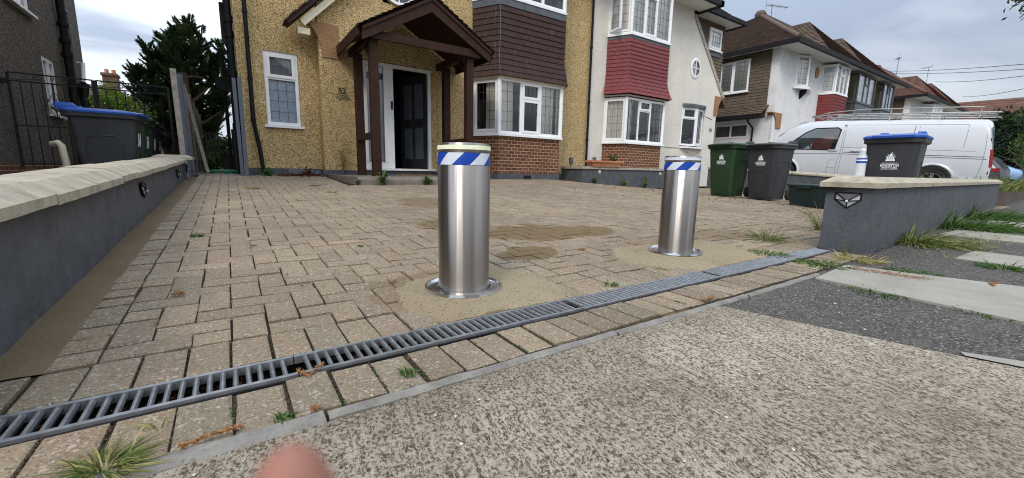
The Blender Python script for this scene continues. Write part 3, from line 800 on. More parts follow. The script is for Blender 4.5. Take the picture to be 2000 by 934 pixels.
def window(parent, o, u, n, w, h, lights, name='window', fr=.058, mull=.062, sash=True, lead=(.17, .19), curt=(), sill=.0, inset=.02, frame_mat='upvc', glass_mat='window_glass', leadm='lead_line', base=None, sashset=None):
    """lights: (u0, u1, transom_z or None). The frame is the part, glass / leading / curtain / sill its sub-parts."""
    o, u, n = Vector(o), Vector(u).normalized(), Vector(n).normalized()
    f = MB(); g = MB(); l = MB(); c = MB()
    B = lambda mb, a, b, z0, z1, d0, d1: mb.obox(o, u, Z_, n, a, b, z0, z1, d0, d1)
    d0, d1 = -inset - .06, -inset
    B(f, 0, fr, 0, h, d0, d1); B(f, w - fr, w, 0, h, d0, d1); B(f, fr, w - fr, 0, fr, d0, d1); B(f, fr, w - fr, h - fr, h, d0, d1)
    for a, b in zip(lights, lights[1:]):
        if b[0] - a[1] > .004: B(f, a[1], b[0], fr, h - fr, d0 + .001, d1 - .001)
    for k, (a, b, tz) in enumerate(lights):
        cells = [(fr, h - fr)] if tz is None else [(fr, tz - .022), (tz + .022, h - fr)]
        if tz is not None: B(f, a, b, tz - .022, tz + .022, d0 + .002, d1 - .002)
        for q, (z0, z1) in enumerate(cells):
            s = 0
            if sash and (sashset is None or (k, q) in sashset):
                s = .040
                e0, e1 = d1 - .02, d1 + .014
                for (p0, p1, r0, r1) in ((a - .012, a + s, z0 - .012, z1 + .012), (b - s, b + .012, z0 - .012, z1 + .012), (a + s, b - s, z0 - .012, z0 + s), (a + s, b - s, z1 - s, z1 + .012)): B(f, p0, p1, r0, r1, e0, e1)
            g.quad(*[tuple(o + u * p + Z_ * z + n * (d1 - .022)) for p, z in ((a + s, z0 + s), (b - s, z0 + s), (b - s, z1 - s), (a + s, z1 - s))])
            if lead:
                W, Hh = b - a - 2 * s, z1 - z0 - 2 * s; nu, nv = max(1, round(W / lead[0])), max(1, round(Hh / lead[1])); t = .0032
                for i in range(1, nu): B(l, a + s + W * i / nu - t, a + s + W * i / nu + t, z0 + s, z1 - s, d1 - .021, d1 - .016)
                for i in range(1, nv): B(l, a + s, b - s, z0 + s + Hh * i / nv - t, z0 + s + Hh * i / nv + t, d1 - .0205, d1 - .0155)
    F = f.build(name, frame_mat, parent)
    g.build('pane', glass_mat, F)
    if l.v: l.build('leading', leadm, F)
    for (a, b, amp, mat_, z0, z1) in curt:
        mb = MB(); N = max(8, int((b - a) / .012)); pts = []
        for i in range(N + 1):
            x = a + (b - a) * i / N; d = -.098 + .8 * amp * math.sin(x * 2 * math.pi / .085 + .8 * math.sin(x * 17)) + .3 * amp * math.sin(x * 91)
            pts.append(o + u * x + n * d)
        for p, q in zip(pts, pts[1:]): mb.add([p + Z_ * z0, q + Z_ * z0, q + Z_ * z1, p + Z_ * z1], [(0, 1, 2, 3)], 0, None, True)
        mb.build('curtain', mat_, F)
    if sill:
        mb = MB(); B(mb, -.05, w + .05, -.045, -.001, -inset - .05, sill); mb.build('sill', frame_mat, F)
    return F
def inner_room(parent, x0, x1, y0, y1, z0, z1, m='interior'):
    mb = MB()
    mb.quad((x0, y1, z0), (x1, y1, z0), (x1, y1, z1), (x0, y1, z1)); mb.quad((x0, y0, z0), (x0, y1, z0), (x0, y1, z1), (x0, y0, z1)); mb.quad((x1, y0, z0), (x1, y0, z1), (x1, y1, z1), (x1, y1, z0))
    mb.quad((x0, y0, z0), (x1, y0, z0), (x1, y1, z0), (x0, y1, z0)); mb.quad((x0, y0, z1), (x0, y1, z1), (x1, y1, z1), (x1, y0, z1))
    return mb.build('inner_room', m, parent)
def offset_open(pts, d):
    """offset an open plan polyline outward (to the right of travel)"""
    P = [Vector((p[0], p[1])) for p in pts]; ns = []
    for a, b in zip(P, P[1:]):
        t = (b - a).normalized(); ns.append(Vector((t.y, -t.x)))
    out = [P[0] + ns[0] * d]
    for i in range(1, len(P) - 1):
        m = (ns[i - 1] + ns[i]); out.append(P[i] + m * (d * 2 / m.length_squared))
    out.append(P[-1] + ns[-1] * d); return out
def tile_hang(parent, pts, z0, z1, rows, tw, mat_, flare=lambda t: 0.0, name='tile_hanging', seed=1, var=.16, gap=.0022, thick=.016):
    r = random.Random(seed); mb = MB(); g = (z1 - z0) / rows
    for i in range(rows):
        zb, zt = z0 + i * g, z0 + (i + 1) * g + .012
        tb = (i + .0) / rows; tt = (i + 1.0) / rows
        lo = offset_open(pts, flare(tb) + thick + .004); hi = offset_open(pts, flare(tt) + .003); inn = offset_open(pts, flare(tb) + .001)
        for k in range(len(pts) - 1):
            L = (lo[k + 1] - lo[k]).length; n = max(1, round(L / tw)); offs = .5 if i % 2 else 0.0
            edges = sorted({0.0, 1.0, *[(q + offs) / n for q in range(n + 1) if 0 < (q + offs) / n < 1]})
            for a, b in zip(edges, edges[1:]):
                ga = gap / L if a > 0 else 0; gb = gap / L if b < 1 else 0
                f = r.uniform(1 - var, 1 + var); dz = r.gauss(0, .0022); do = r.uniform(0, .003)
                nrm = Vector(((lo[k + 1] - lo[k]).y, -(lo[k + 1] - lo[k]).x)).normalized() * do
                A = lo[k].lerp(lo[k + 1], a + ga) + nrm; B_ = lo[k].lerp(lo[k + 1], b - gb) + nrm; C = hi[k].lerp(hi[k + 1], b - gb); D = hi[k].lerp(hi[k + 1], a + ga); E = inn[k].lerp(inn[k + 1], a); F = inn[k].lerp(inn[k + 1], b)
                v = [(A.x, A.y, zb + dz), (B_.x, B_.y, zb + dz), (C.x, C.y, zt), (D.x, D.y, zt), (E.x, E.y, zb + .001), (F.x, F.y, zb + .001)]
                mb.add(v, [(0, 1, 2, 3), (4, 5, 1, 0), (4, 0, 3), (1, 5, 2)], 0, (f, f, f))
    return mb.build(name, mat_, parent)
def roof_tiles(mb, el, er, rr, rl, gauge=.11, tw=.17, seed=1, lift=.022, var=.2, mi=0):
    """tiled plane: eave-left, eave-right, ridge-right, ridge-left"""
    r = random.Random(seed); el, er, rr, rl = map(Vector, (el, er, rr, rl))
    slope_len = max((rl - el).length * .5 + (rr - er).length * .5, .01); rows = max(1, int(slope_len / gauge))
    n = (er - el).cross(rl - el if (rl - el).length > .01 else rr - el).normalized()
    if n.z < 0: n = -n
    for i in range(rows):
        t0, t1 = i / rows, min(1, (i + 1.08) / rows)
        a0, b0 = el.lerp(rl, t0), er.lerp(rr, t0); a1, b1 = el.lerp(rl, t1), er.lerp(rr, t1)
        L = (b0 - a0).length
        if L < .02: continue
        k = max(1, round(L / tw)); offs = .5 if i % 2 else 0
        ed = sorted({0.0, 1.0, *[(q + offs) / k for q in range(k + 1) if 0 < (q + offs) / k < 1]})
        for a, b in zip(ed, ed[1:]):
            f = r.uniform(1 - var, 1 + var); up = n * (lift + r.uniform(-.004, .004))
            A = a0.lerp(b0, a) + up; B_ = a0.lerp(b0, b) + up; C = a1.lerp(b1, b) + n * .003; D = a1.lerp(b1, a) + n * .003
            mb.add([A, B_, C, D, a0.lerp(b0, a), a0.lerp(b0, b)], [(0, 1, 2, 3), (4, 5, 1, 0)], mi, (f, f, f))
    mb.quad(tuple(el - n * .01), tuple(er - n * .01), tuple(rr - n * .01), tuple(rl - n * .01), mi)
def ridge_tiles(mb, a, b, r=.10, mi=0, step=.3):
    a, b = Vector(a), Vector(b); L = (b - a).length; n = max(1, int(L / step))
    for i in range(n):
        f = rnd.uniform(.85, 1.15); p, q = a.lerp(b, i / n), a.lerp(b, (i + .98) / n); mb.tube([p, q], [r * 1.04, r * .97], 10, mi, (f, f, f))
def drainpipe(parent, pts, r=.034, name='downpipe', clips=()):
    mb = MB(); mb.tube(pts, r, 12)
    for p in clips: mb.lathe([(r + .001, -.03), (r + .008, -.028), (r + .008, .028), (r + .001, .03)], p, 14)
    return mb.build(name, 'black_plastic', parent)
FY = 8.60
# ================================================================== HOUSE 52 (ochre pebble-dash)
H52 = thing('semi_detached_house', 'ochre pebble-dashed house with a dark timber porch, number 52 and a brown tile-hung bay', 'house', (4.2, FY, .3))
mb = MB()
ZT = 6.2
# gabled wing front, x 1.50 .. 8.25, openings for door and bay
mb_o = (1.50, FY, .46)
wall_open(mb, (1.50, FY, .46), X_, -Y_, 6.74, ZT - .46, [(.72, 2.16, .05, 2.13), (3.19, 5.66, .0, 5.3), (1.20, 1.85, 3.24, 3.90)], .14)
# left section, set back
wall_open(mb, (.235, 8.90, .46), X_, -Y_, 1.27, ZT - .46, [(.395, .945, .80, 2.09)], .12)
# cheek between the two, end wall, back
mb.quad((1.50, 8.90, .2), (1.50, FY, .2), (1.50, FY, ZT), (1.50, 8.90, ZT))
mb.quad((.235, 16.2, .2), (.235, 8.90, .2), (.235, 8.90, ZT), (.235, 16.2, ZT))
mb.quad((8.24, 16.2, .2), (.235, 16.2, .2), (.235, 16.2, ZT), (8.24, 16.2, ZT))
mb.build('wall', 'ochre_pebbledash', H52)
mb = MB()
mb.box(1.46, 4.70, FY - .028, FY + .06, .05, .47); mb.build('plinth', 'plinth_paint', H52); mb = MB(); mb.box(7.14, 8.22, FY - .028, FY + .06, .05, .465); mb.build('plinth', 'plinth_paint', H52); mb = MB(); mb.box(.205, .26, 8.951, 16.2, .05, .5); mb.build('plinth', 'plinth_paint', H52); mb = MB(); mb.box(.215, 1.49, 8.872, 8.95, .05, .485); mb.build('plinth', 'plinth_paint', H52)
mb = MB(); mb.prism([(.92, 8.80, .30), (1.47, 8.80, .28), (1.44, 8.865, .46), (.90, 8.865, .48)], (0, .01, 0)); mb.build('plinth_flashing', 'lead_flash', H52); mb = MB(); mb.box(.42, .88, 8.70, 8.868, .2, .40); mb.build('gully_kerb', 'plinth_paint', H52)
# main roof (above the frame, closes the volume)
mb = MB()
roof_tiles(mb, (-.1, 8.15, 5.75), (8.24, 8.15, 5.75), (8.24, 12.4, 9.6), (3.9, 12.4, 9.6), .35, .5, 3)
roof_tiles(mb, (-.1, 16.6, 5.75), (-.1, 8.15, 5.75), (3.9, 12.4, 9.6), (3.9, 12.4, 9.6), .35, .5, 4)
mb.quad((8.24, 16.6, 5.75), (-.1, 16.6, 5.75), (3.9, 12.4, 9.6), (8.24, 12.4, 9.6))
mb.build('roof', 'roof_tile', H52)
mb = MB(); mb.box(-.08, 8.2, 8.17, 8.60, 5.70, 5.73); mb.build('soffit', 'white_soffit', H52)
mb = MB(); mb.box(-.12, 8.23, 8.08, 8.165, 5.66, 5.80); mb.build('gutter', 'black_plastic', H52)
# left window
window(H52, (.63, 8.90, 1.265), X_, -Y_, .545, 1.285, [(.058, .487, .83)], name='window', curt=[(.02, .53, .004, 'lace', .02, .80), (.02, .53, .004, 'sidelight_film', .80, 1.25)], sill=.055, sashset={(0, 1)}, lead=(.15, .19), leadm='lead_line')
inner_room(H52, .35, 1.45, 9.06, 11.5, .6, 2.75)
# brick kneeler: courses corbelled out to the left in a hollow curve
mb = MB(); rows = 17
for i in range(rows):
    z = 2.515 + i * .0345; t = i / (rows - 1)
    xl = 1.555 - .34 * (1 - math.sqrt(max(0, 1 - t ** 2.0))) if t < 1 else 1.215
    f = .8 + .4 * rnd.random(); mb.box(xl, 1.850, FY - .022, FY + .10, z, z + .0285, 0, (f, f, f))
    mb.box(xl + .012, 1.846, FY - .015, FY + .09, z + .028, z + .035, 1)
mb.build('brick_kneeler', ['kneeler_brick', 'stone_step'], H52)
# catslide verge above it: tiles over a cream board
mb = MB()
for (a, b) in (((1.06, 2.93), (2.55, 4.42)),):
    d = Vector((b[0] - a[0], 0, b[1] - a[1])).normalized(); nn = Vector((-d.z, 0, d.x))
    A = Vector((a[0], 0, a[1])); L = (Vector((b[0], 0, b[1])) - A).length
    mb.obox(A + Y_ * (FY - .21), d, Y_, nn, -.02, L, 0, .36, .03, .085)
    for k in range(18):
        f = .8 + .4 * rnd.random(); mb.obox(A + Y_ * (FY - .24), d, Y_, nn, k * .115 - .05, k * .115 + .10, 0, .40, .085 + .012 * (k % 2), .105 + .012 * (k % 2), 0, (f, f, f))
v = mb.build('verge_tiles', 'brown_tile', H52)
mb = MB(); d = Vector((1, 0, 1)).normalized(); nn = Vector((-1, 0, 1)).normalized(); A = Vector((1.15, 0, 2.945))
mb.obox(A + Y_ * (FY - .14), d, Y_, nn, .10, 2.0, 0, .05, -.075, .028); mb.box(1.16, 1.36, FY - .10, FY + .1, 2.83, 2.935)
mb.build('verge_board', 'cream_paint', H52)
# round window above the porch
mb = MB(); mb.lathe([(.29, -.02), (.29, .035), (.345, .035), (.345, -.06)], (3.02, FY - .012, 4.04), 40, axis='Y'); 
for v_ in range(len(mb.v)): x, y, z = mb.v[v_]; mb.v[v_] = (x, 2 * (FY - .012) - y, z)
mb.box(3.01, 3.03, FY - .03, FY - .01, 3.75, 4.33); mb.box(2.73, 3.31, FY - .031, FY - .011, 4.03, 4.05)
rw = mb.build('round_window', 'upvc', H52)
mb = MB(); mb.poly([(3.02 + .29 * math.cos(a * math.pi / 20), FY + .0, 4.04 + .29 * math.sin(a * math.pi / 20)) for a in range(40)]); mb.build('pane', 'window_glass', rw)
mb = MB(); mb.poly([(3.02 + .33 * math.cos(a * math.pi / 20), FY + .10, 4.04 + .33 * math.sin(a * math.pi / 20)) for a in range(40)]); mb.build('backing', 'interior', rw)
# ---- front door: white frame, side light, dark panelled door standing ajar
mb = MB(); zf, zt_ = .52, 2.575
mb.box(2.22, 2.28, FY + .0, FY + .07, zf, zt_); mb.box(2.735, 2.855, FY - .006, FY + .07, zf, zt_); mb.box(3.60, 3.665, FY - .004, FY + .07, zf, zt_); mb.box(2.28, 3.60, FY - .001, FY + .07, zt_ - .065, zt_); mb.box(2.28, 2.735, FY + .0, FY + .07, zf, zf + .12)
mb.box(2.66, 2.735, FY - .012, FY + .03, zf + .12, zt_ - .065); mb.box(2.28, 2.33, FY - .012, FY + .03, zf + .12, zt_ - .065)
df = mb.build('door_frame', 'upvc', H52)
mb = MB(); mb.box(2.20, 3.735, FY - .075, FY + .03, .478, .519); mb.build('threshold', 'upvc', df)
mb = MB(); mb.quad((2.33, FY + .02, .64), (2.66, FY + .02, .64), (2.66, FY + .02, 2.51), (2.33, FY + .02, 2.51)); mb.build('side_light', 'window_glass', df)
mb = MB(); mb.quad((2.30, FY + .09, .60), (2.70, FY + .09, .60), (2.70, FY + .09, 2.55), (2.30, FY + .09, 2.55)); mb.build('privacy_film', 'sidelight_film', df)
ang = R(180 - 62); hd = Vector((math.cos(ang), math.sin(ang), 0)); hn = Vector((-hd.y, hd.x, 0)); hp = Vector((3.595, FY + .05, .535))
if hn.y > 0: hn = -hn
mb = MB(); mb.obox(hp, hd, Z_, hn, 0, .75, 0, 1.96, -.045, 0)
dl = None
def panel(mb, a, b, z0, z1):
    for (p, q, r0, r1, h) in ((a, b, z0, z1, .006), (a + .03, b - .03, z0 + .03, z1 - .03, .012)): mb.obox(hp, hd, Z_, hn, p, q, r0, r1, -.001, h)
door = mb.build('front_door', 'car_dark', H52)
mb = MB()
for a, b in ((.11, .33), (.42, .64)):
    panel(mb, a, b, .20, .86); panel(mb, a, b, 1.06, 1.78)
mb.build('raised_panel', 'grey_metal', door)
mb = MB(); mb.obox(hp, hd, Z_, hn, .751, .756, .05, 1.93, -.04, -.004); mb.build('edge_strip', 'chrome', door)
mb = MB()
for z in (.30, .98, 1.62): mb.obox(hp, hd, Z_, hn, .66, .74, z, z + .022, .0, .006)
mb.build('lock_plate', 'chrome', door)
mb = MB(); mb.obox(hp, hd, Z_, hn, .10, .24, .955, .99, 0.0, .02); mb.build('letter_plate', 'chrome', door)
mb = MB()
x0, x1, y0, y1, z0, z1 = 2.25, 4.3, FY + .12, 12.6, .50, 2.75
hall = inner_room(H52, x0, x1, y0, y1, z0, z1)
mb = MB(); mb.box(2.80, 2.835, FY - .028, FY - .005, 1.70, 1.86); db = mb.build('doorbell', 'black_plastic', H52)
mb = MB(); mb.box(2.808, 2.827, FY - .0305, FY - .027, 1.735, 1.755); mb.build('bell_button', 'grey_metal', db)
# number plate
mb = MB(); mb.box(1.74, 2.0, FY - .030, FY - .022, 1.825, 1.838); npl = mb.build('number_plaque', 'stone_path', H52)
npl.data.materials.clear(); npl.data.materials.append(MATS['grey_metal'])
mb = MB(); text_into(mb, '52', .15, (1.865, FY - .040, 1.895), X_, Z_, -Y_, .001, 0, 'CENTER', .003); mb.box(1.74, 2.0, FY - .0375, FY - .0345, 1.862, 1.872)
mb.build('house_number', 'number_black', npl)
# ---- porch
P = MB(); PY = 7.13
porch = bpy.data.objects.new('porch', None); COL.objects.link(porch); porch.parent = H52; porch.location = Vector((2.95, 7.9, .38)) - H52.location
xl, xr, xm = 2.07, 3.86, 3.03
ez, rzp = 2.74, 3.37; hw = 1.17; py0, py1 = 7.0, 8.57
for x in (2.005, 3.765):
    mb = MB(); mb.box(x, x + .135, PY, PY + .135, .36, 2.58); mb.build('post', 'timber_brown', porch)
for x in (2.03, 3.80):
    mb = MB(); mb.box(x, x + .135, 8.20, 8.335, .36, 2.58); mb.build('post', 'timber_brown', porch)
for x in (2.055, 3.825):
    mb = MB(); mb.box(x - .03, x + .05, PY + .135, 8.20, 1.02, 1.125); mb.build('side_rail', 'timber_brown', porch)
    mb = MB(); mb.box(x - .05, x + .06, PY - .02, 8.57, 2.581, 2.70); mb.build('wall_plate', 'timber_brown', porch)
mb = MB(); mb.box(2.0, 4.02, PY - .075, PY - .022, 2.565, 2.695); mb.build('tie_beam', 'timber_brown', porch)
for sgn in (-1, 1):
    a = Vector((xm, 0, rzp - .03)); b = Vector((xm + sgn * hw, 0, ez - .07)); d = (b - a).normalized(); nn = Vector((d.z * -sgn, 0, d.x * sgn)); nn = nn if nn.z > 0 else -nn; L = (b - a).length
    mb = MB(); v = [a + Y_ * py0, b + Y_ * py0, b + Y_ * py0 - Z_ * .17, a + Y_ * py0 - Z_ * .20]
    mb.prism(v, Y_ * .04); mb.build('barge_board', 'timber_brown', porch)
    mb = MB(); mb.prism([a + Y_ * (py0 - .022) + Z_ * .035, b + Y_ * (py0 - .022) + Z_ * .03, b + Y_ * (py0 - .022) - Z_ * .025, a + Y_ * (py0 - .022) - Z_ * .025], Y_ * .03); mb.build('verge_trim', 'timber_brown', porch)
    mb = MB()
    e0 = Vector((xm + sgn * (hw + .06), py0 - .03, ez - .045)); e1 = Vector((e0.x, py1, e0.z)); r0 = Vector((xm, py0 - .03, rzp + .05)); r1 = Vector((xm, py1, rzp + .05))
    roof_tiles(mb, e0, e1, r1, r0, .105, .17, 5 + sgn, .026, .28)
    # underside boards and tile edges on the verge
    mb.quad(e0 - Z_ * .03, e1 - Z_ * .03, r1 - Z_ * .04, r0 - Z_ * .04, 1)
    mb.build('roof_slope', ['porch_tile', 'timber_brown'], porch)
    mb = MB(); mb.box(min(e0.x, e0.x - sgn * .03), max(e0.x, e0.x - sgn * .03), py0 + .04, py1, e0.z - .13, e0.z - .01); mb.build('eaves_board', 'timber_brown', porch)
mb = MB(); ridge_tiles(mb, (xm, py0 - .04, rzp + .055), (xm, py1, rzp + .055), .07); mb.build('ridge_tile', 'porch_tile', porch)
mb = MB()
for x in (2.10, 3.90):
    s = 1 if x < 3 else -1
    mb.bar((x - s * .02, PY + .07, 2.15), (x + s * .34, PY + .07, 2.56), .05, .05) if False else None
mb.bar((3.86, PY + .14, 2.28), (3.86, PY + .48, 2.57), .06, .06, (1, 0, 0)); mb.bar((2.08, PY + .14, 2.28), (2.08, PY + .48, 2.57), .06, .06, (1, 0, 0))
mb.build('knee_brace', 'timber_brown', porch)
# stone step with a rounded front
mb = MB(); n = 8; prof = [(6.66, .0), (6.62, .2)] + [(6.62 + .07 - .07 * math.cos(R(a)), .315 + .07 * math.sin(R(a))) for a in range(0, 91, 15)] + [(8.59, .385), (8.59, .0)]
corner = []
r0 = [(1.52 + (.10 if y < 6.8 else 0), y, z) for y, z in prof]; r1 = [(1.64, y, z) for y, z in prof]; r2 = [(3.80, y, z) for y, z in prof]; r3 = [(3.90, y + (.06 if y < 6.8 else 0), z) for y, z in prof]
mb.loft([r0, r1, r2, r3], 0, True, False); mb.build('door_step', 'stone_step', H52)
mb = MB(); mb.box(2.85, 3.55, 8.20, 8.52, .386, .402); mb.build('door_mat', 'dry_leaf', H52)
# ---- canted bay
BAY = [(4.69, FY), (5.02, 8.0), (6.81, 8.0), (7.14, FY)]
def bay_faces(pts): return [(Vector((*a, 0)), Vector((*b, 0))) for a, b in zip(pts, pts[1:])]
def poly_wall(parent, pts, z0, z1, m, name, d=0):
    mb = MB(); q = offset_open(pts, d)
    for a, b in zip(q, q[1:]): mb.quad((a.x, a.y, z0), (b.x, b.y, z0), (b.x, b.y, z1), (a.x, a.y, z1))
    return mb.build(name, m, parent)
def cap(parent, pts, z, m, name, d=0, th=.03):
    mb = MB(); q = offset_open(pts, d); mb.prism([(p.x, p.y, z) for p in q], (0, 0, th)); return mb.build(name, m, parent)
def bay_window(parent, pts, z, h, front_lights, side_lights, curts, frame='upvc', sillm='upvc', glassm='window_glass', lead=(.15, .20), sill_d=.05, sashset=None):
    fs = bay_faces(pts); root = None
    for i, (a, b) in enumerate(fs):
        u = (b - a); w = u.length; u.normalize(); n = Vector((u.y, -u.x, 0))
        lights = front_lights if i == 1 else side_lights
        sc = w / (lights[-1][1] + .058)
        window(parent, a + Z_ * z, u, n, w, h, [(l[0] * sc, l[1] * sc, l[2]) for l in lights], 'bay_window', inset=.0, lead=lead, curt=curts[i], frame_mat=frame, glass_mat=glassm, sashset=(sashset if i == 1 else {(0, 0)}))
    for (x, y) in pts[1:-1]:
        q = MB(); q.lathe([(.0, z), (.048, z), (.048, z + h), (.0, z + h)], (x, y + .02, 0), 10); q.build('corner_post', frame, parent)
    cap(parent, pts, z - .055, sillm, 'bay_sill', sill_d, .05)
poly_wall(H52, BAY, .452, 1.31, 'red_brick', 'bay_brickwork', -.02)
poly_wall(H52, BAY, .05, .455, 'plinth_paint', 'bay_plinth', .008)
mb = MB()
for k in range(9): mb.box(5.72 + k * .024, 5.732 + k * .024, 7.985, 7.995, .335, .40)
mb.box(5.71, 5.94, 7.984, 7.992, .40, .412); mb.build('air_brick', 'black_plastic', H52)
sheer = lambda a, b: (a, b, .030, 'curtain', .05, 1.15)
bay_window(H52, BAY, 1.345, 1.19, [(.06, .56, None), (.63, 1.10, .79), (1.17, 1.732, None)], [(.06, .62, None)], [[sheer(.30, .68)], [sheer(.02, .42), sheer(1.16, 1.60)], [sheer(.05, .60)]], sashset={(1, 0), (1, 1)})
mb = MB(); q = offset_open(BAY, .085); q2 = offset_open(BAY, -.05)
cap(H52, BAY, 2.535, 'cream_paint', 'bay_soffit', .075, .02)
tile_hang(H52, BAY, 2.555, 4.005, 12, .165, 'brown_tile', lambda t: .012 + .095 * max(0, 1 - t / .42) ** 1.7, seed=21, var=.10)
poly_wall(H52, BAY, 2.50, 4.2, 'brown_tile', 'bay_backing', -.03)
poly_wall(H52, BAY, 4.0, 4.15, 'lead_flash', 'lead_flashing', .035); cap(H52, BAY, 4.135, 'lead_flash', 'flashing_top', .04, .012)
bay_window(H52, BAY, 4.20, 1.25, [(.06, .56, None), (.63, 1.10, .79), (1.17, 1.732, None)], [(.06, .62, None)], [[], [], []], sashset={(1, 1)})
mb = MB()
for i, (x, y) in enumerate(offset_open(BAY, .03)[1:3]):
    pts_ = [(x, y, 4.0), (x, y - .004, 3.4), (x + (.02 if i else -.02) * 1, y - .01, 3.0), (x + (.045 if i else -.045), y - .085, 2.56)]
    mb.tube(pts_, .0085, 6)
mb.build('hip_soaker', 'lead_flash', H52)
mb = MB(); cap(H52, BAY, 5.45, 'white_soffit', 'bay_ceiling', .1, .03)
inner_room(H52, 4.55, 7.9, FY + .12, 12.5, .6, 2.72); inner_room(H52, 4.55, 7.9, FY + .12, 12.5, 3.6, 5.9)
# pipes
drainpipe(H52, [(.405, 8.80, 5.65), (.405, 8.80, 1.30), (.47, 8.76, .80), (.505, 8.74, .30)], .034, clips=[(.405, 8.80, 2.0), (.405, 8.80, 1.32), (.405, 8.80, 3.1)])
drainpipe(H52, [(8.235, 8.54, 5.9), (8.235, 8.54, .32)], .033, clips=[(8.235, 8.54, 2.4), (8.235, 8.54, 1.4), (8.235, 8.54, 3.8)])
mb = MB(); mb.tube([(.16, 9.05, 6.0), (.16, 9.05, .3)], .058, 14)
for z in (1.2, 2.1, 2.75, 3.0): mb.lathe([(.059, -.06), (.07, -.055), (.07, .055), (.059, .06)], (.16, 9.05, z), 16)
mb.tube([(.08, 9.25, 3.3), (.08, 9.25, 2.72), (.13, 9.1, 2.55)], .034, 10); mb.tube([(.10, 9.6, 3.0), (.10, 9.3, 2.95), (.15, 9.12, 2.8)], .03, 8); mb.tube([(.03, 9.9, 2.6), (.03, 9.9, .6)], .03, 8)
mb.tube([(.10, 9.0, .45), (.10, 9.0, 1.15)], .04, 10)
mb.build('soil_pipe', 'black_plastic', H52)
mb = MB(); mb.lathe([(.0, .02), (.10, .01), (.13, -.02), (.0, -.015)], (.02, 9.7, 2.02), 20, axis='Y'); mb.tube([(.2, 9.7, 1.98), (.02, 9.72, 2.0)], .012, 6); mb.build('satellite_dish', 'black_plastic', H52)
# meter box and cable
mb = MB(); mb.box(7.655, 7.755, FY - .055, FY - .002, .755, .905); mb.box(7.663, 7.747, FY - .06, FY - .055, .763, .897); mx = mb.build('meter_box', 'lead_flash', H52)
mb = MB(); mb.tube([(7.70, FY - .03, .755), (7.71, FY - .03, .66), (7.78, FY - .03, .60), (7.88, FY - .03, .59), (7.96, FY - .03, .64), (7.98, FY - .03, .72)], .006, 6); mb.build('cable', 'wire', mx); mb = MB(); mb.tube([(7.99, FY - .02, .70), (7.93, FY - .04, .5), (7.80, FY - .04, .46)], .006, 6); mb.build('cable', 'wire', mx)
# ================================================================== HOUSE 50 (white render, red tile-hung bay)
H50 = thing('semi_detached_house', 'cream white rendered house with a red tile-hung bay and a small oval window', 'house', (11.5, FY, .1))
W50 = FY + .004
mb = MB()
wall_open(mb, (8.245, W50, -.1), X_, -Y_, 6.30, 2.60, [(.655, 2.905, .3, 2.6), (4.285, 5.585, 1.54, 2.60)], .12)
wall_open(mb, (8.245, W50, 2.5), X_, -Y_, 6.30, .72, [(.655, 2.905, 0, .72), (4.285, 5.585, 0, .26)], .12)
# above the kneeler the right edge leans in along the catslide roof
zA, zB = 3.22, 5.72
xr = lambda z: 14.90 - (z - 3.22) * (14.90 - 12.86) / (5.52 - 3.22)
# left strip, bay opening, right strip with an oval hole
mb.quad((8.245, W50, zA), (8.90, W50, zA), (8.90, W50, 6.2), (8.245, W50, 6.2)); mb.quad((8.90, W50, 5.45), (11.15, W50, 5.45), (11.15, W50, 6.2), (8.90, W50, 6.2))
oc = (13.06, 3.985); oa, ob_ = .245, .285
N = 32; ov = [(oc[0] + oa * math.cos(2 * math.pi * k / N), oc[1] + ob_ * math.sin(2 * math.pi * k / N)) for k in range(N)]
def outer(k):
    a = 2 * math.pi * k / N; c, s = math.cos(a), math.sin(a)
    best = 1e9
    for (d, v) in (((xr(oc[1] + 0) - oc[0] - .35), c), ((oc[0] - 11.15), -c), ((zB - oc[1]), s), ((oc[1] - zA), -s)):
        if v > 1e-6: best = min(best, d / v)
    # the leaning edge
    kx = (14.90 - 12.86) / (5.52 - 3.22)
    den = c + s * kx
    if den > 1e-6: best = min(best, (xr(oc[1]) - oc[0]) / den)
    for (d, v) in (((oc[0] - 11.15), -c), ((zB - oc[1]), s), ((oc[1] - zA), -s)):
        if v > 1e-6: best = min(best, d / v)
    return (oc[0] + c * best, oc[1] + s * best)
def outer2(k):
    a = 2 * math.pi * k / N; c, s = math.cos(a), math.sin(a); kx = (14.90 - 12.86) / (5.52 - 3.22); best = 1e9
    for (d, v) in (((oc[0] - 11.15), -c), ((zB - oc[1]), s), ((oc[1] - zA), -s), ((xr(oc[1]) - oc[0]), c + s * kx)):
        if v > 1e-6: best = min(best, d / v)
    return (oc[0] + c * best, oc[1] + s * best)
for k in range(N):
    a, b = ov[k], ov[(k + 1) % N]; A, B_ = outer2(k), outer2(k + 1)
    mb.quad((a[0], W50, a[1]), (A[0], W50, A[1]), (B_[0], W50, B_[1]), (b[0], W50, b[1])); mb.quad((a[0], W50, a[1]), (b[0], W50, b[1]), (b[0], W50 + .1, b[1]), (a[0], W50 + .1, a[1]))
for (cx_, cz_) in ((11.15, zA), (11.15, zB)):   # corner fillers of the fan
    ks = [outer2(k) for k in range(N)]
    near = sorted(ks, key=lambda p: (p[0] - cx_) ** 2 + (p[1] - cz_) ** 2)[:2]
    mb.poly([(cx_, W50, cz_), (near[0][0], W50, near[0][1]), (near[1][0], W50, near[1][1])])
ks = [outer2(k) for k in range(N)]
for (cx_, cz_) in ((xr(zA), zA), (xr(zB), zB)):
    near = sorted(ks, key=lambda p: (p[0] - cx_) ** 2 + (p[1] - cz_) ** 2)[:2]
    mb.poly([(cx_, W50, cz_), (near[0][0], W50, near[0][1]), (near[1][0], W50, near[1][1])])
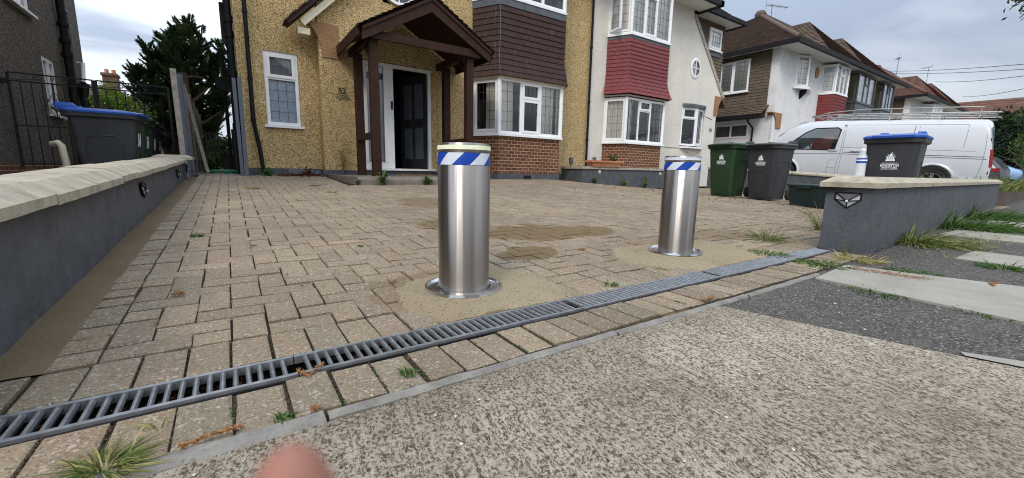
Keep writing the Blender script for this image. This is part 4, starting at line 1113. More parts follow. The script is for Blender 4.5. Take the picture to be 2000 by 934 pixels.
# end wall of the ground floor and the upper storey return
mb.quad((14.545, W50, -.1), (14.545, 15.5, -.1), (14.545, 15.5, 2.6), (14.545, W50, 2.6))
mb.build('wall', 'white_render', H50)
# thick end of the leaning wall, with its sandy coping
mb = MB(); d = Vector((12.80 - 14.90, 0, 5.585 - 3.22)); L = d.length; d.normalize(); nn = Vector((d.z, 0, -d.x))
mb.obox(Vector((14.90, W50, 3.22)), d, Y_, nn, 0, L, -.03, .30, -.075, .05); mb.build('leaning_coping', 'concrete_post', H50)
mb = MB()
for i in range(18):
    z = 2.585 + i * .037; t = i / 17; xr_ = 14.56 + .40 * (1 - math.sqrt(max(0, 1 - t ** 2)))
    f = .85 + .3 * rnd.random(); mb.box(14.36, xr_, W50 - .03, W50 + .32, z, z + .031, 0, (f, f, f)); mb.box(14.365, xr_ - .01, W50 - .022, W50 + .31, z + .030, z + .038, 1)
mb.build('brick_kneeler', ['kneeler_brick', 'kneeler_brick'], H50)
# catslide roof behind the leaning wall, tile-hung upper wall with a small window, eaves
mb = MB(); roof_tiles(mb, (15.25, 15.5, 2.95), (15.25, W50 + .12, 2.95), (12.95, W50 + .12, 5.6), (12.95, 15.5, 5.6), .2, .3, 31); mb.build('catslide_roof', 'tan_tile', H50)
UP = [(12.9, 8.98), (15.22, 8.98), (15.22, 15.5)]
tile_hang(H50, UP, 2.9, 5.80, 26, .17, 'tan_tile', seed=33, var=.14)
mb = MB(); mb.quad((12.9, 8.99, 2.9), (15.21, 8.99, 2.9), (15.21, 8.99, 5.85), (12.9, 8.99, 5.85)); mb.quad((15.21, 8.99, 2.9), (15.21, 15.5, 2.9), (15.21, 15.5, 5.85), (15.21, 8.99, 5.85)); mb.build('upper_wall', 'tan_tile', H50)
w = window(H50, (14.22, 8.945, 4.88), X_, -Y_, .76, .70, [(.05, .71, None)], 'upper_window', inset=-.035, sill=.07, lead=(.13, .16), curt=[])
mb = MB(); mb.quad((14.25, 8.95, 4.9), (14.95, 8.95, 4.9), (14.95, 8.95, 5.56), (14.25, 8.95, 5.56)); mb.build('net_curtain', 'curtain', w)
mb = MB(); mb.box(14.20, 15.0, 8.93, 8.975, 4.68, 4.83); mb.build('lead_apron', 'lead_flash', H50)
# front roof, soffit, gutters
mb = MB()
roof_tiles(mb, (8.25, 7.95, 5.80), (13.15, 7.95, 5.80), (13.15, 12.4, 9.6), (8.25, 12.4, 9.6), .3, .4, 35)
roof_tiles(mb, (13.15, 8.52, 5.86), (15.62, 8.52, 5.86), (12.7, 12.4, 9.2), (12.7, 12.4, 9.2), .13, .2, 36, .03, .3)
roof_tiles(mb, (15.62, 8.52, 5.86), (15.62, 15.6, 5.86), (12.7, 12.4, 9.2), (12.7, 12.4, 9.2), .13, .2, 37, .03, .3)
mb.build('roof', 'roof_tile', H50)
mb = MB(); mb.quad((8.25, 7.98, 5.72), (13.1, 7.98, 5.72), (13.1, W50, 5.72), (8.25, W50, 5.72)); mb.quad((12.9, 8.53, 5.79), (15.6, 8.53, 5.79), (15.6, 8.99, 5.79), (12.9, 8.99, 5.79)); mb.quad((15.2, 9.0, 5.79), (15.6, 9.0, 5.79), (15.6, 15.5, 5.79), (15.2, 15.5, 5.79))
mb.build('soffit', 'white_soffit', H50)
mb = MB(); mb.box(8.25, 13.18, 7.87, 7.975, 5.70, 5.83); mb.box(13.02, 13.18, 7.87, 9.2, 5.70, 5.86); mb.box(13.19, 15.71, 8.41, 8.515, 5.76, 5.89); mb.box(15.60, 15.71, 8.52, 15.6, 5.76, 5.89); mb.build('gutter', 'black_plastic', H50)
# bay
BAY2 = [(8.90, W50), (9.20, 8.05), (10.85, 8.05), (11.15, W50)]
poly_wall(H50, BAY2, .3, 1.33, 'red_brick', 'bay_brickwork', -.02)
bay_window(H50, BAY2, 1.385, 1.20, [(.06, .50, None), (.55, 1.0, .88), (1.05, 1.592, None)], [(.06, .62, None)], [[(.02, .60, .02, 'curtain', .04, 1.16)], [sheer(.20, .32)], [sheer(.1, .4)]], lead=(.14, .2), sashset={(1, 1)}, sill_d=.06)
tile_hang(H50, BAY2, 2.665, 4.115, 14, .19, 'red_tile', lambda t: .008 + .14 * max(0, 1 - t / .38) ** 1.8, seed=22, var=.07, gap=.003)
cap(H50, BAY2, 2.62, 'white_soffit', 'bay_soffit', .05, .03); poly_wall(H50, BAY2, 2.6, 4.2, 'red_tile', 'bay_backing', -.02)
poly_wall(H50, BAY2, 4.105, 4.185, 'lead_flash', 'lead_flashing', .02)
bay_window(H50, BAY2, 4.24, 1.42, [(.06, .50, None), (.55, 1.0, 1.05), (1.05, 1.592, None)], [(.06, .62, None)], [[(.03, .6, .02, 'curtain', .04, 1.38)], [(.03, 1.6, .012, 'curtain', .04, 1.38)], [sheer(.05, .6)]], lead=(.14, .2), sashset={(1, 0)}, sill_d=.05)
inner_room(H50, 8.35, 11.9, W50 + .13, 12.5, .5, 2.75); inner_room(H50, 8.35, 12.5, W50 + .13, 12.5, 3.5, 5.95)
# the open side casement of the upper bay
mb = MB(); o_ = Vector((8.93, W50 - .02, 4.30)); u_ = Vector((-.06, -.42, 0)).normalized(); n_ = Vector((-u_.y, u_.x, 0))
for (a, b, c_, d_) in ((0, .05, 0, 1.3), (.40, .45, 0, 1.3), (.05, .40, 0, .05), (.05, .40, 1.25, 1.3)): mb.obox(o_, u_, Z_, n_, a, b, c_, d_, -.02, .02)
cs = mb.build('open_casement', 'upvc', H50)
mb = MB(); mb.quad(*[tuple(o_ + u_ * a + Z_ * b) for a, b in ((.05, .05), (.40, .05), (.40, 1.25), (.05, 1.25))]); mb.build('pane', 'window_glass', cs)
# small bowed window with lead hood
BOW = [(12.53, W50), (12.80, W50 - .14), (13.55, W50 - .14), (13.83, W50)]
BW = [(12.56, W50 + .02), (12.78, W50 - .10), (13.58, W50 - .10), (13.80, W50 + .02)]
for i, (a, b) in enumerate(bay_faces([(12.56, W50 + .02), (13.18, W50 - .13), (13.80, W50 + .02)])):
    u = b - a; w_ = u.length; u.normalize(); n_ = Vector((u.y, -u.x, 0))
    window(H50, a + Z_ * 1.47, u, n_, w_, 1.26, [(.058, w_ - .05, .88 if i == 0 else None)], 'bow_window', inset=0, lead=(.16, .2), sashset={(0, 1)} if i == 0 else {(0, 0)}, curt=[])
cap(H50, BOW, 2.725, 'lead_flash', 'window_hood', .04, .09); cap(H50, BOW, 1.385, 'upvc', 'window_sill', .03, .05)
mb = MB(); mb.tube([(12.7, W50 - .06, 1.39), (12.9, W50 - .10, 1.24), (13.15, W50 - .05, 1.16), (13.4, W50 - .05, 1.18), (13.62, W50 - .07, 1.30), (13.6, W50 - .06, 1.39)], .012, 8); mb.tube([(11.2, W50 - .01, 1.42), (11.9, W50 - .01, 1.37), (12.5, W50 - .012, 1.38)], .008, 6); mb.tube([(13.86, W50 - .01, 2.52), (14.3, W50 - .01, 2.44)], .008, 6)
mb.build('cable', 'concrete_post', H50)
inner_room(H50, 12.1, 14.4, W50 + .13, 12.0, .5, 2.75)
# oval window
mb = MB()
for k in range(N):
    for (r0, r1, y0, y1) in ((1.0, .84, W50 - .03, W50 - .03), (1.16, 1.0, W50 - .012, W50 - .03)):
        P = lambda kk, s, y: (oc[0] + (ov[kk % N][0] - oc[0]) * s, y, oc[1] + (ov[kk % N][1] - oc[1]) * s)
        mb.quad(P(k, r0, y0), P(k + 1, r0, y0), P(k + 1, r1, y1), P(k, r1, y1))
mb.box(oc[0] - .012, oc[0] + .012, W50 - .032, W50 - .012, oc[1] - .26, oc[1] + .26); mb.box(oc[0] - .22, oc[0] + .22, W50 - .033, W50 - .013, oc[1] - .012, oc[1] + .012)
ow = mb.build('oval_window', 'upvc', H50)
mb = MB(); mb.poly([(p[0], W50 + .0, p[1]) for p in ov]); mb.build('pane', 'window_glass', ow)
mb = MB(); mb.poly([(p[0], W50 + .08, p[1]) for p in ov]); mb.build('net_curtain', 'curtain', ow)
mb = MB(); text_into(mb, '50', .16, (14.28, W50 - .002, 2.02), X_, Z_, -Y_, .004, 0, 'CENTER', .004); mb.build('house_number', 'number_black', H50)
# ---- low painted planter wall in front of 50, with coping flags and spot lights
PW = thing('planter_wall', 'low dark grey painted wall with stone flags on top in front of the cream white house', 'wall', (9.5, 7.85, .2))
mb = MB(); mb.box(7.42, 11.6, 7.80, 7.98, -.1, .60); mb.box(7.42, 7.58, 7.98, FY - .01, -.05, .60); mb.box(11.44, 11.6, 7.98, FY - .01, -.1, .60); mb.build('wall_body', 'plinth_paint', PW)
mb = MB(); mb.box(7.58, 11.44, 7.98, FY - .01, .2, .56); mb.build('infill', 'soil', PW)
x = 7.38
mb = MB()
while x < 11.6:
    w_ = .62; f = rnd.uniform(.85, 1.1); mb.box(x, min(x + w_ - .008, 11.64), 7.765, 8.02, .602, .662 + rnd.uniform(-.004, .004), 0, (f, f, f)); x += w_
mb.box(7.38, 7.60, 8.025, FY - .01, .601, .661)
mb.build('coping_flags', 'concrete_post', PW)
def spot(x, y, z, label, off=0):
    mb = MB(); mb.lathe([(.0, -.022), (.028, -.022), (.036, -.018), (.046, -.006), (.048, 0), (.055, 0), (.055, .006)], (0, 0, 0), 24, axis='Y', mats=[0, 0, 0, 0, 1, 1])
    o = mb.build('spot_light', ['lamp_lens', 'chrome'], None, True); o.location = (x, y - .006, z)
    return tag(o, label, 'light', 'round lights on the planter wall')
spot(8.02, 7.80, .53, 'round chrome spot light at the left end of the dark planter wall'); spot(10.55, 7.80, .51, 'round chrome spot light on the dark planter wall just left of the farther bollard')
# ================================================================== PAIR FURTHER ALONG (white half and yellow half under one hipped roof)
FB = 8.6
def semi_pair(ox, near=True, roofm='roof_tile', label=''):
    H = thing('semi_detached_pair', label, 'houses', (ox + 7, FB, 0))
    x0, x1, xm = ox, ox + 13.2, ox + 6.35
    ez = 5.72; rz_ = 8.72; yb = 16.2; yr = 12.0
    mb = MB(); mb.quad((x0 + .25, FB, -.3), (xm - .0, FB, -.3), (xm, FB, ez), (x0 + .25, FB, ez))
    mb.quad((x0 - .02, FB + .05, -.3), (x0 - .02, yb, -.3), (x0 - .02, yb, 2.9), (x0 - .02, FB + .05, 2.9))
    mb.quad((x0 - .02, FB - .0, -.3), (x0 + .25, FB, -.3), (x0 + .25, FB, ez), (x0 - .02, FB, ez)); mb.quad((x0 - .02, FB, 2.9), (x0 - .02, FB + .32, 2.9), (x0 - .02, FB + .32, ez), (x0 - .02, FB, ez)); mb.quad((x0 - .02, FB, -.3), (x0 - .02, FB + .06, -.3), (x0 - .02, FB + .06, 2.9), (x0 - .02, FB, 2.9))
    mb.build('front_wall', 'white_render_old', H)
    mb = MB(); mb.quad((xm, FB, -.3), (x1, FB, -.3), (x1, FB, ez), (xm, FB, ez)); mb.quad((x1, FB, -.3), (x1, yb, -.3), (x1, yb, ez), (x1, FB, ez))
    mb.build('second_front_wall', 'yellow_paint' if near else 'white_render_old', H)
    # tile-hung flank, kicked out at its foot
    tile_hang(H, [(x0 - .02, yb), (x0 - .02, FB + .30)], 3.35, ez, 19, .17, 'tan_tile', lambda t: .02 + .0 * t, seed=41, var=.16)
    mb = MB(); mb.quad((x0 - .015, yb, 2.5), (x0 - .015, FB + .3, 2.5), (x0 - .015, FB + .3, ez), (x0 - .015, yb, ez)); mb.build('flank_backing', 'tan_tile', H)
    mb = MB(); roof_tiles(mb, (x0 - .62, yb, 3.02), (x0 - .62, FB + .2, 3.02), (x0 - .03, FB + .2, 3.42), (x0 - .03, yb, 3.42), .13, .17, 42, .03, .3); mb.build('skirt_roof', 'roof_tile', H)
    mb = MB(); mb.box(x0 - .72, x0 - .60, FB + .15, yb, 2.88, 3.01); mb.tube([(x0 - .66, FB + .75, 2.9), (x0 - .45, FB + .75, 2.7), (x0 - .07, FB + .75, 2.52), (x0 - .07, FB + .75, 0)], .04, 8); mb.build('skirt_gutter', 'black_plastic', H)
    mb = MB()
    for i in range(20):
        z = 2.48 + i * .031; t = i / 19; q = .04 + .50 * (1 - math.sqrt(max(0, 1 - t ** 2))); f = .85 + .3 * rnd.random()
        mb.box(x0 + .25 - q, x0 + .62, FB - .05, FB + .20, z, z + .027, 0, (f, f, f))
    mb.build('brick_kneeler', 'kneeler_brick', H)
    # hipped roof with two dutch gablets
    xe0, xe1 = x0 - .45, x1 + .45; ye = FB - .78
    rl, rr_ = x0 + 4.75, x1 - 4.4
    mb = MB()
    roof_tiles(mb, (xe0, yb + .4, ez), (xe0, ye, ez), (rl, yr, rz_), (rl, yr, rz_), .125, .19, 43, .03, .26)
    roof_tiles(mb, (xe0, ye, ez), (xe1, ye, ez), (rr_, yr, rz_), (rl, yr, rz_), .16, .25, 44, .03, .26)
    roof_tiles(mb, (xe1, ye, ez), (xe1, yb + .4, ez), (rr_, yr, rz_), (rr_, yr, rz_), .3, .4, 45)
    mb.quad((xe0, yb + .4, ez), (xe1, yb + .4, ez), (rr_, yr, rz_), (rl, yr, rz_))
    for gx in (x0 + 4.55, x0 + 8.55):
        yf = FB - .80; hw_ = 2.1; gz_ = 7.75; zz = ez + .02; yk = yf + 1.85
        # half hip below the gablet, then cheeks running back into the main roof
        kz = 7.05; kw = hw_ * (gz_ - kz) / (gz_ - zz) 
        roof_tiles(mb, (gx - hw_, yf, zz), (gx + hw_, yf, zz), (gx + kw, yk, kz), (gx - kw, yk, kz), .13, .19, 46, .03, .26)
        back = yf + 5.0
        roof_tiles(mb, (gx - hw_, back, zz), (gx - hw_, yf, zz), (gx, yk - .05, gz_), (gx, back, gz_), .13, .19, 47, .03, .26)
        roof_tiles(mb, (gx + hw_, yf, zz), (gx + hw_, back, zz), (gx, back, gz_), (gx, yk - .05, gz_), .13, .19, 48, .03, .26)
        mb.poly([(gx - kw, yk - .03, kz), (gx + kw, yk - .03, kz), (gx, yk - .04, gz_)])
    ridge_tiles(mb, (rl, yr, rz_ + .05), (rr_, yr, rz_ + .05), .13); 
    mb.build('roof', roofm, H)
    mb = MB(); ridge_tiles(mb, (rl, yr, rz_ + .04), (xe0, ye, ez + .05), .09); mb.lathe([(0, .25), (.2, .2), (.28, .05), (.25, -.1)], (rl, yr, rz_), 14); mb.build('hip_tile', roofm, H)
    mb = MB(); mb.box(xe0 - .07, xe1 + .07, ye - .09, ye + .01, ez - .16, ez + .01); mb.box(xe0 - .09, xe0 + .0, ye, yb, ez - .16, ez + .01); mb.build('gutter', 'black_plastic', H)
    mb = MB(); mb.quad((xe0, ye + .01, ez - .09), (xe1, ye + .01, ez - .09), (xe1, FB, ez - .09), (xe0, FB, ez - .09)); mb.quad((xe0, FB, ez - .09), (x0, FB, ez - .09), (x0, yb, ez - .09), (xe0, yb, ez - .09)); mb.build('soffit', 'white_soffit', H)
    if not near: 
        mb = MB(); mb.box(xe1 - 1, xe1, 9, 9.1, 0, .1) if False else None
        # white bay visible over the van
        b = [(x0 + 2.4, FB), (x0 + 2.75, FB - .6), (x0 + 4.5, FB - .6), (x0 + 4.85, FB)]
        bay_window(H, b, 4.15, 1.3, [(.06, .56, None), (.63, 1.10, .8), (1.17, 1.69, None)], [(.06, .6, None)], [[], [], []], lead=None, sashset=set())
        mb = MB(); q = offset_open(b, -.12)
        for p, r_ in zip(q, q[1:]): mb.quad((p.x, p.y, 4.2), (r_.x, r_.y, 4.2), (r_.x, r_.y, 5.45), (p.x, p.y, 5.45))
        mb.build('net_curtain', 'curtain', H)
        return H
    # flank windows
    w = window(H, (x0 - .02, FB + 2.42, 4.08), -Y_, -X_, 1.30, 1.32, [(.06, .60, None), (.68, 1.24, None)], 'flank_window', inset=-.11, sill=.14, lead=(.16, .19), sashset={(0, 0)})
    mb = MB(); mb.quad((x0 - .085, FB + 2.38, 4.12), (x0 - .085, FB + 1.16, 4.12), (x0 - .085, FB + 1.16, 5.36), (x0 - .085, FB + 2.38, 5.36)); mb.build('net_curtain', 'curtain', w)
    w = window(H, (x0 - .03, FB + 2.45, 2.14), -Y_, -X_, 1.5, .58, [(.06, .70, None), (.78, 1.44, None)], 'flank_window', inset=-.02, sill=.0, lead=None, sash=False)
    mb = MB(); mb.quad((x0 - .035, FB + 2.42, 2.17), (x0 - .035, FB + .98, 2.17), (x0 - .035, FB + .98, 2.69), (x0 - .035, FB + 2.42, 2.69)); mb.build('backing', 'interior', w)
    # oriel, alarm box, front bay with dark red tiles, dark bays of the yellow half
    orl = [(x0 + 1.5, FB), (x0 + 2.12, FB - .26), (x0 + 2.95, FB)]
    for i, (a, b) in enumerate(bay_faces(orl)):
        u = b - a; w_ = u.length; u.normalize(); n_ = Vector((u.y, -u.x, 0))
        f = window(H, a + Z_ * 4.30, u, n_, w_, 1.28, [(.06, w_ - .05, .85 if i else None)], 'oriel_window', inset=0, lead=(.15, .2), sashset={(0, 1), (0, 0)})
        mb = MB(); mb.quad(*[tuple(a + u * p + Z_ * (4.3 + q) - n_ * .12) for p, q in ((.05, .05), (w_ - .05, .05), (w_ - .05, 1.24), (.05, 1.24))]); mb.build('net_curtain', 'curtain', f)
    cap(H, [(x0 + 1.35, FB), (x0 + 2.12, FB - .30), (x0 + 3.05, FB)], 4.21, 'upvc', 'oriel_sill', .06, .07)
    mb = MB(); mb.prism([(x0 + 2.05, FB, 4.20), (x0 + 2.05, FB - .25, 4.20), (x0 + 2.05, FB - .2, 4.05), (x0 + 2.05, FB, 3.85)], (.12, 0, 0)); mb.build('oriel_bracket', 'black_plastic', H)
    mb = MB(); mb.lathe([(0, -.09), (.10, -.09), (.14, -.05), (.14, 0)], (x0 + 3.48, FB, 5.12), 16, axis='Y'); 
    mb.v = [(x, y, 5.12 + (z - 5.12) * 1.7) for x, y, z in mb.v]; mb.build('alarm_box', 'kneeler_brick', H)
    b = [(x0 + 4.0, FB), (x0 + 4.2, FB - .55), (x0 + 5.6, FB - .55), (x0 + 5.8, FB)]
    bay_window(H, b, 4.28, 1.24, [(.06, .48, None), (.53, .92, .78), (.97, 1.342, None)], [(.05, .5, None)], [[(.03, .55, .012, 'curtain', .03, 1.2)], [(.03, 1.36, .012, 'curtain', .03, 1.2)], [(.03, .5, .012, 'curtain', .03, 1.2)]], lead=(.16, .2), sashset={(1, 1)}, sill_d=.05)
    tile_hang(H, b, 2.7, 4.2, 11, .25, 'dark_red_tile', lambda t: .01, seed=51, var=.1)
    poly_wall(H, b, .0, 4.22, 'dark_red_tile', 'bay_backing', -.02)
    mb = MB(); mb.box(x0 + 1.2, x0 + 2.8, FB - .10, FB - .001, 2.15, 2.27); mb.build('window_hood', 'lead_flash', H)
    w = window(H, (x0 + 1.35, FB, .95), X_, -Y_, 1.3, 1.18, [(.06, .62, None), (.68, 1.24, None)], 'front_window', inset=-.05, lead=None)
    mb = MB(); mb.quad((x0 + 1.4, FB - .003, 1.0), (x0 + 2.6, FB - .003, 1.0), (x0 + 2.6, FB - .003, 2.1), (x0 + 1.4, FB - .003, 2.1)); mb.build('backing', 'interior', w)
    for (bx, wd, up) in ((xm + .25, 2.55, 0), (xm + 3.9, 1.9, 0)):
        b = [(bx, FB), (bx + .12, FB - .6), (bx + wd - .12, FB - .6), (bx + wd, FB)]
        sc = (wd - .24)
        bay_window(H, b, 4.15, 1.35, [(.06, sc * .36, None), (sc * .39, sc * .62, .85), (sc * .65, sc - .058, None)], [(.06, .54, None)], [[], [(.05, sc - .1, .015, 'curtain', .03, 1.3)], []], frame='car_dark', sillm='car_dark', lead=None, sashset={(1, 1)})
        poly_wall(H, b, .0, 4.1, 'grey_metal' if bx > xm + 3 else 'car_dark', 'bay_cladding', 0)
    # television aerial
    return H
P48 = semi_pair(18.75, True, 'roof_tile', 'white and yellow pair of houses under one long dark hipped roof')
def aerial(parent, x, y, z, h, boom, az, els=9):
    mb = MB(); mb.tube([(x, y, z), (x, y, z + h)], .016, 6); d = Vector((math.cos(az), math.sin(az), .12)); u = Vector((-math.sin(az), math.cos(az), 0)); a = Vector((x, y, z + h))
    mb.tube([a - d * boom * .25, a + d * boom * .75], .012, 6)
    for i in range(els):
        p = a - d * boom * .2 + d * boom * .93 * i / (els - 1); mb.tube([p - u * .16, p + u * .16], .006, 5)
    for s in (-1, 1): mb.tube([a - d * boom * .25, a - d * boom * .3 + Z_ * s * .22], .008, 5)
    return mb.build('television_aerial', 'wire', parent)
aerial(P48, 24.6, 12, 8.7, .75, 1.9, R(-5), 11)
P44 = semi_pair(36.6, False, 'roof_tile_red', 'pair of houses with a red brown tiled roof beyond the yellow house')
aerial(P44, 46.0, 12, 8.0, 2.2, 1.8, R(20)); 
P40 = thing('distant_house', 'farthest red brown tiled roof showing above the rear of the white van', 'house', (62, 8, 0))
mb = MB()
roof_tiles(mb, (52.5, 7.6, 5.4), (68, 7.6, 5.4), (66, 12.5, 9.1), (56.5, 12.5, 9.1), .3, .4, 61, .03, .25); roof_tiles(mb, (52.5, 17, 5.4), (52.5, 7.6, 5.4), (56.5, 12.5, 9.1), (56.5, 12.5, 9.1), .3, .4, 62, .03, .25)
roof_tiles(mb, (59.5, 10.5, 5.5), (59.5, 5.2, 5.5), (62, 5.2, 8.2), (62, 12, 8.2), .3, .4, 63, .03, .25); roof_tiles(mb, (64.5, 5.2, 5.5), (64.5, 10.5, 5.5), (62, 12, 8.2), (62, 5.2, 8.2), .3, .4, 64, .03, .25)
mb.build('roof', 'roof_tile_red', P40)
mb = MB(); mb.box(53, 67.5, 8.2, 17, -.3, 5.4); mb.box(60, 64, 5.5, 8.2, -.3, 5.5); mb.build('wall', 'red_brick', P40)
mb = MB(); mb.poly([(59.9, 5.3, 5.5), (64.1, 5.3, 5.5), (62, 5.3, 8.0)]); mb.build('gable', 'white_render_old', P40)
aerial(P40, 57.0, 12.5, 9.0, 2.2, 2.4, R(30))
# ================================================================== HOUSE ON THE LEFT (grey pebble-dash flank)
H54 = thing('detached_house', 'dark grey pebble-dashed house flank with black soil pipes on the far left', 'house', (-3.0, 12, 0))
mb = MB()
wall_open(mb, (-3.0, 4.0, -.1), Y_, X_, 11.85, 7.0, [(8.66, 9.42, 1.60, 2.77), (7.2, 8.43, 3.42, 4.5)], .12)
mb.quad((-3.0, 15.85, -.1), (-9, 15.85, -.1), (-9, 15.85, 6.9), (-3.0, 15.85, 6.9)); mb.quad((-9, 4.0, -.1), (-3.0, 4.0, -.1), (-3.0, 4.0, 6.9), (-9, 4.0, 6.9))
mb.build('wall', 'grey_pebbledash', H54)
mb = MB(); mb.box(-3.05, -2.96, 3.95, 15.87, -.1, .48); mb.build('brick_plinth', 'red_brick', H54)
mb = MB(); roof_tiles(mb, (-2.6, 3.6, 6.6), (-2.6, 16.2, 6.6), (-6, 12, 9.8), (-6, 8, 9.8), .3, .4, 71); mb.build('roof', 'roof_tile', H54)
w = window(H54, (-3.0, 12.66, 1.50), Y_, X_, .76, 1.17, [(.06, .37, None), (.42, .70, .80)], 'window', inset=.02, sill=.07, lead=None, sashset={(0, 0), (1, 1)})
mb = MB(); mb.quad((-3.12, 12.66, 1.5), (-3.12, 13.42, 1.5), (-3.12, 13.42, 2.67), (-3.12, 12.66, 2.67)); mb.build('backing', 'interior', w)
w = window(H54, (-3.0, 11.2, 3.32), Y_, X_, 1.23, 1.08, [(.06, .6, None), (.66, 1.17, None)], 'window', inset=.02, sill=.09, lead=None)
mb = MB(); mb.quad((-3.12, 11.2, 3.3), (-3.12, 12.43, 3.3), (-3.12, 12.43, 4.4), (-3.12, 11.2, 4.4)); mb.build('net_curtain', 'curtain', w)
mb = MB(); mb.tube([(-2.90, 14.05, 7), (-2.90, 14.05, 0)], .075, 12)
for z in (2.95, 3.25, 3.6): mb.lathe([(.076, -.06), (.095, -.05), (.095, .05), (.076, .06)], (-2.90, 14.05, z), 14)
mb.build('soil_pipe', 'black_plastic', H54)
mb = MB(); mb.tube([(-2.93, 14.6, 4.0), (-2.93, 14.6, 2.4)], .045, 10); mb.tube([(-2.93, 14.6, 4.0), (-2.98, 14.4, 4.05), (-3.0, 14.3, 3.98)], .045, 10); mb.build('waste_pipe', 'grey_metal', H54)
mb = MB(); mb.prism([(-3.0, 14.65, 2.45), (-2.78, 14.65, 2.45), (-2.86, 14.78, 2.15), (-3.0, 14.78, 2.15)], (0, .38, 0)); mb.tube([(-2.90, 14.85, 2.2), (-2.90, 14.85, 0)], .06, 10); mb.build('hopper', 'black_plastic', H54)
mb = MB(); mb.tube([(-2.99, 15.25, 2.98), (-2.88, 15.2, 2.98), (-2.88, 15.0, 2.50)], .04, 10); mb.build('overflow_pipe', 'upvc', H54)
# ================================================================== GARDEN WALLS
LW = thing('garden_wall', 'dark grey painted garden wall on the left with pale weathered coping stones', 'wall', (-.65, 4.2, .1))
mb = MB(); ys = lin(1.0, 7.42, 30)
zc = lambda y: .372 + .031 * (y - 1.6)
vs = []
def wob(y, z): return .004 * mnoise.noise((y * 1.7, z * 3, 4)) + .002 * mnoise.noise((y * 7, z * 9, 2))
zl = lin(-.08, 1, 8)
grid = [[(-.55 + wob(y, t), y, (gz(-.5, y) - .05) + (zc(y) - gz(-.5, y) + .05) * k / 8) for k, t in enumerate(zl)] for y in ys]
for a, b in zip(grid, grid[1:]):
    for i in range(8): mb.quad(a[i], b[i], b[i + 1], a[i + 1], 0, None, True)
    mb.quad((-.76, a[0][1], a[0][2]), (-.76, a[8][1], a[8][2]), (-.76, b[8][1], b[8][2]), (-.76, b[0][1], b[0][2]))
mb.box(-.80, -.525, 7.40, 7.72, .1, .585)
mb.quad((-.76, 1.0, -.1), (-.55, 1.0, -.1), (-.55, 1.0, zc(1)), (-.76, 1.0, zc(1)))
mb.build('wall_body', 'plinth_paint', LW)
def coping_run(parent, P0, P1, u, z0f, n_st, wout, win, seed, name='coping_stone'):
    """row of coping stones with a bevelled outer edge; u = outward horizontal normal"""
    r = random.Random(seed); P0, P1 = Vector(P0), Vector(P1); d = (P1 - P0); L = d.length; d.normalize(); u = Vector(u)
    for i in range(n_st):
        a, b = L * i / n_st + .0045, L * (i + 1) / n_st - .0045; mb = MB(); rr = []
        dz = r.uniform(-.0035, .0035); do = r.uniform(-.006, .006); f = r.uniform(.88, 1.10)
        for k in range(9):
            s = a + (b - a) * k / 8; p = P0 + d * s; z = z0f(s) + dz; j = lambda q: .0013 * mnoise.noise((s * 11 + seed, q * 3.1, i * 5))
            prof = [(-win, -.004), (wout + do, .0), (wout + do + .001, .034), (wout + do - .066, .074), (wout + do - .075, .078), (-win + .075, .082), (-win + .066, .078), (-win, .036)]
            rr.append([p + u * (o_ + j(o_ * 9)) + Z_ * (z + h + j(h * 40 + 3)) for o_, h in prof])
        mb.loft(rr, 0, True, False, (f, f, f)); mb.build(name, 'coping_stone', parent)
coping_run(LW, (-.65, .98, 0), (-.65, 7.36, 0), (1, 0, 0), lambda s: zc(.98 + s), 12, .15, .15, 3)
mb = MB(); mb.loft([[(-.86, 7.34, .588), (-.43, 7.34, .588), (-.43, 7.78, .588), (-.86, 7.78, .588)], [(-.86, 7.34, .622), (-.43, 7.34, .622), (-.43, 7.78, .622), (-.86, 7.78, .622)], [(-.80, 7.40, .652), (-.49, 7.40, .652), (-.49, 7.72, .652), (-.80, 7.72, .652)]], 0, True, False); mb.build('pier_cap', 'coping_stone', LW)

def solar_light(loc, rz, label, s=1.0, grp=None):
    """five facetted solar lamp: faces -X when rz = 0, seen with +Y to the left"""
    root = thing('solar_wall_light', label, 'wall light', loc, rz, grp)
    w, h = .072 * s, .052 * s
    mb = MB()   # black frame: flat hexagon outline
    O = [(-w, h), (w, h), (w * 1.02, h * .1), (w * .0, -h), (-w * 1.02, h * .1)]
    front = [(-.042 * s, y * .30, z * .05 + .004) for y, z in O]
    mb.prism([(0, y, z) for y, z in O], (-.006, 0, 0)); 
    rim = O
    for (a, b) in zip(rim, rim[1:] + rim[:1]): mb.bar((-.008, *a), (-.008, *b), .007 * s, .009 * s, (1, 0, 0))
    mid = (-.026 * s, 0.0, -.004 * s)
    for a in O: mb.bar((-.008, *a), mid, .006 * s, .006 * s, (0, 0, 1))
    mb.build('lamp_frame', 'black_plastic', root, True)
    mb = MB(); m = Vector(mid) + Vector((.004, 0, 0)); q = [Vector((-.007, y * .94, z * .94)) for y, z in O]
    for i in (1, 2, 3, 4): mb.poly([q[i], q[(i + 1) % 5], m])
    mb.build('lamp_lens', 'lamp_lens', root, True)
    mb = MB(); mb.poly([q[0], q[1], m]); mb.build('solar_panel', 'solar_cell', root, True)
    mb = MB(); mb.lathe([(0, .009), (.006, .007), (.009, 0), (.009, -.006)], (0, 0, 0), 12, axis='X'); mb.v = [(-(x) * s + mid[0], y * s, z * s + mid[2]) for x, y, z in mb.v]; mb.build('motion_sensor', 'reflective_white', root, True)
    return root
solar_light((-.5455, 4.02, .335), math.pi, 'facetted solar wall light on the left wall, nearest of the three there', 1.0, 'solar lights along the left wall')
solar_light((-.5455, 6.55, .405), math.pi, 'facetted solar wall light on the left wall, middle one of the three', 1.0, 'solar lights along the left wall')
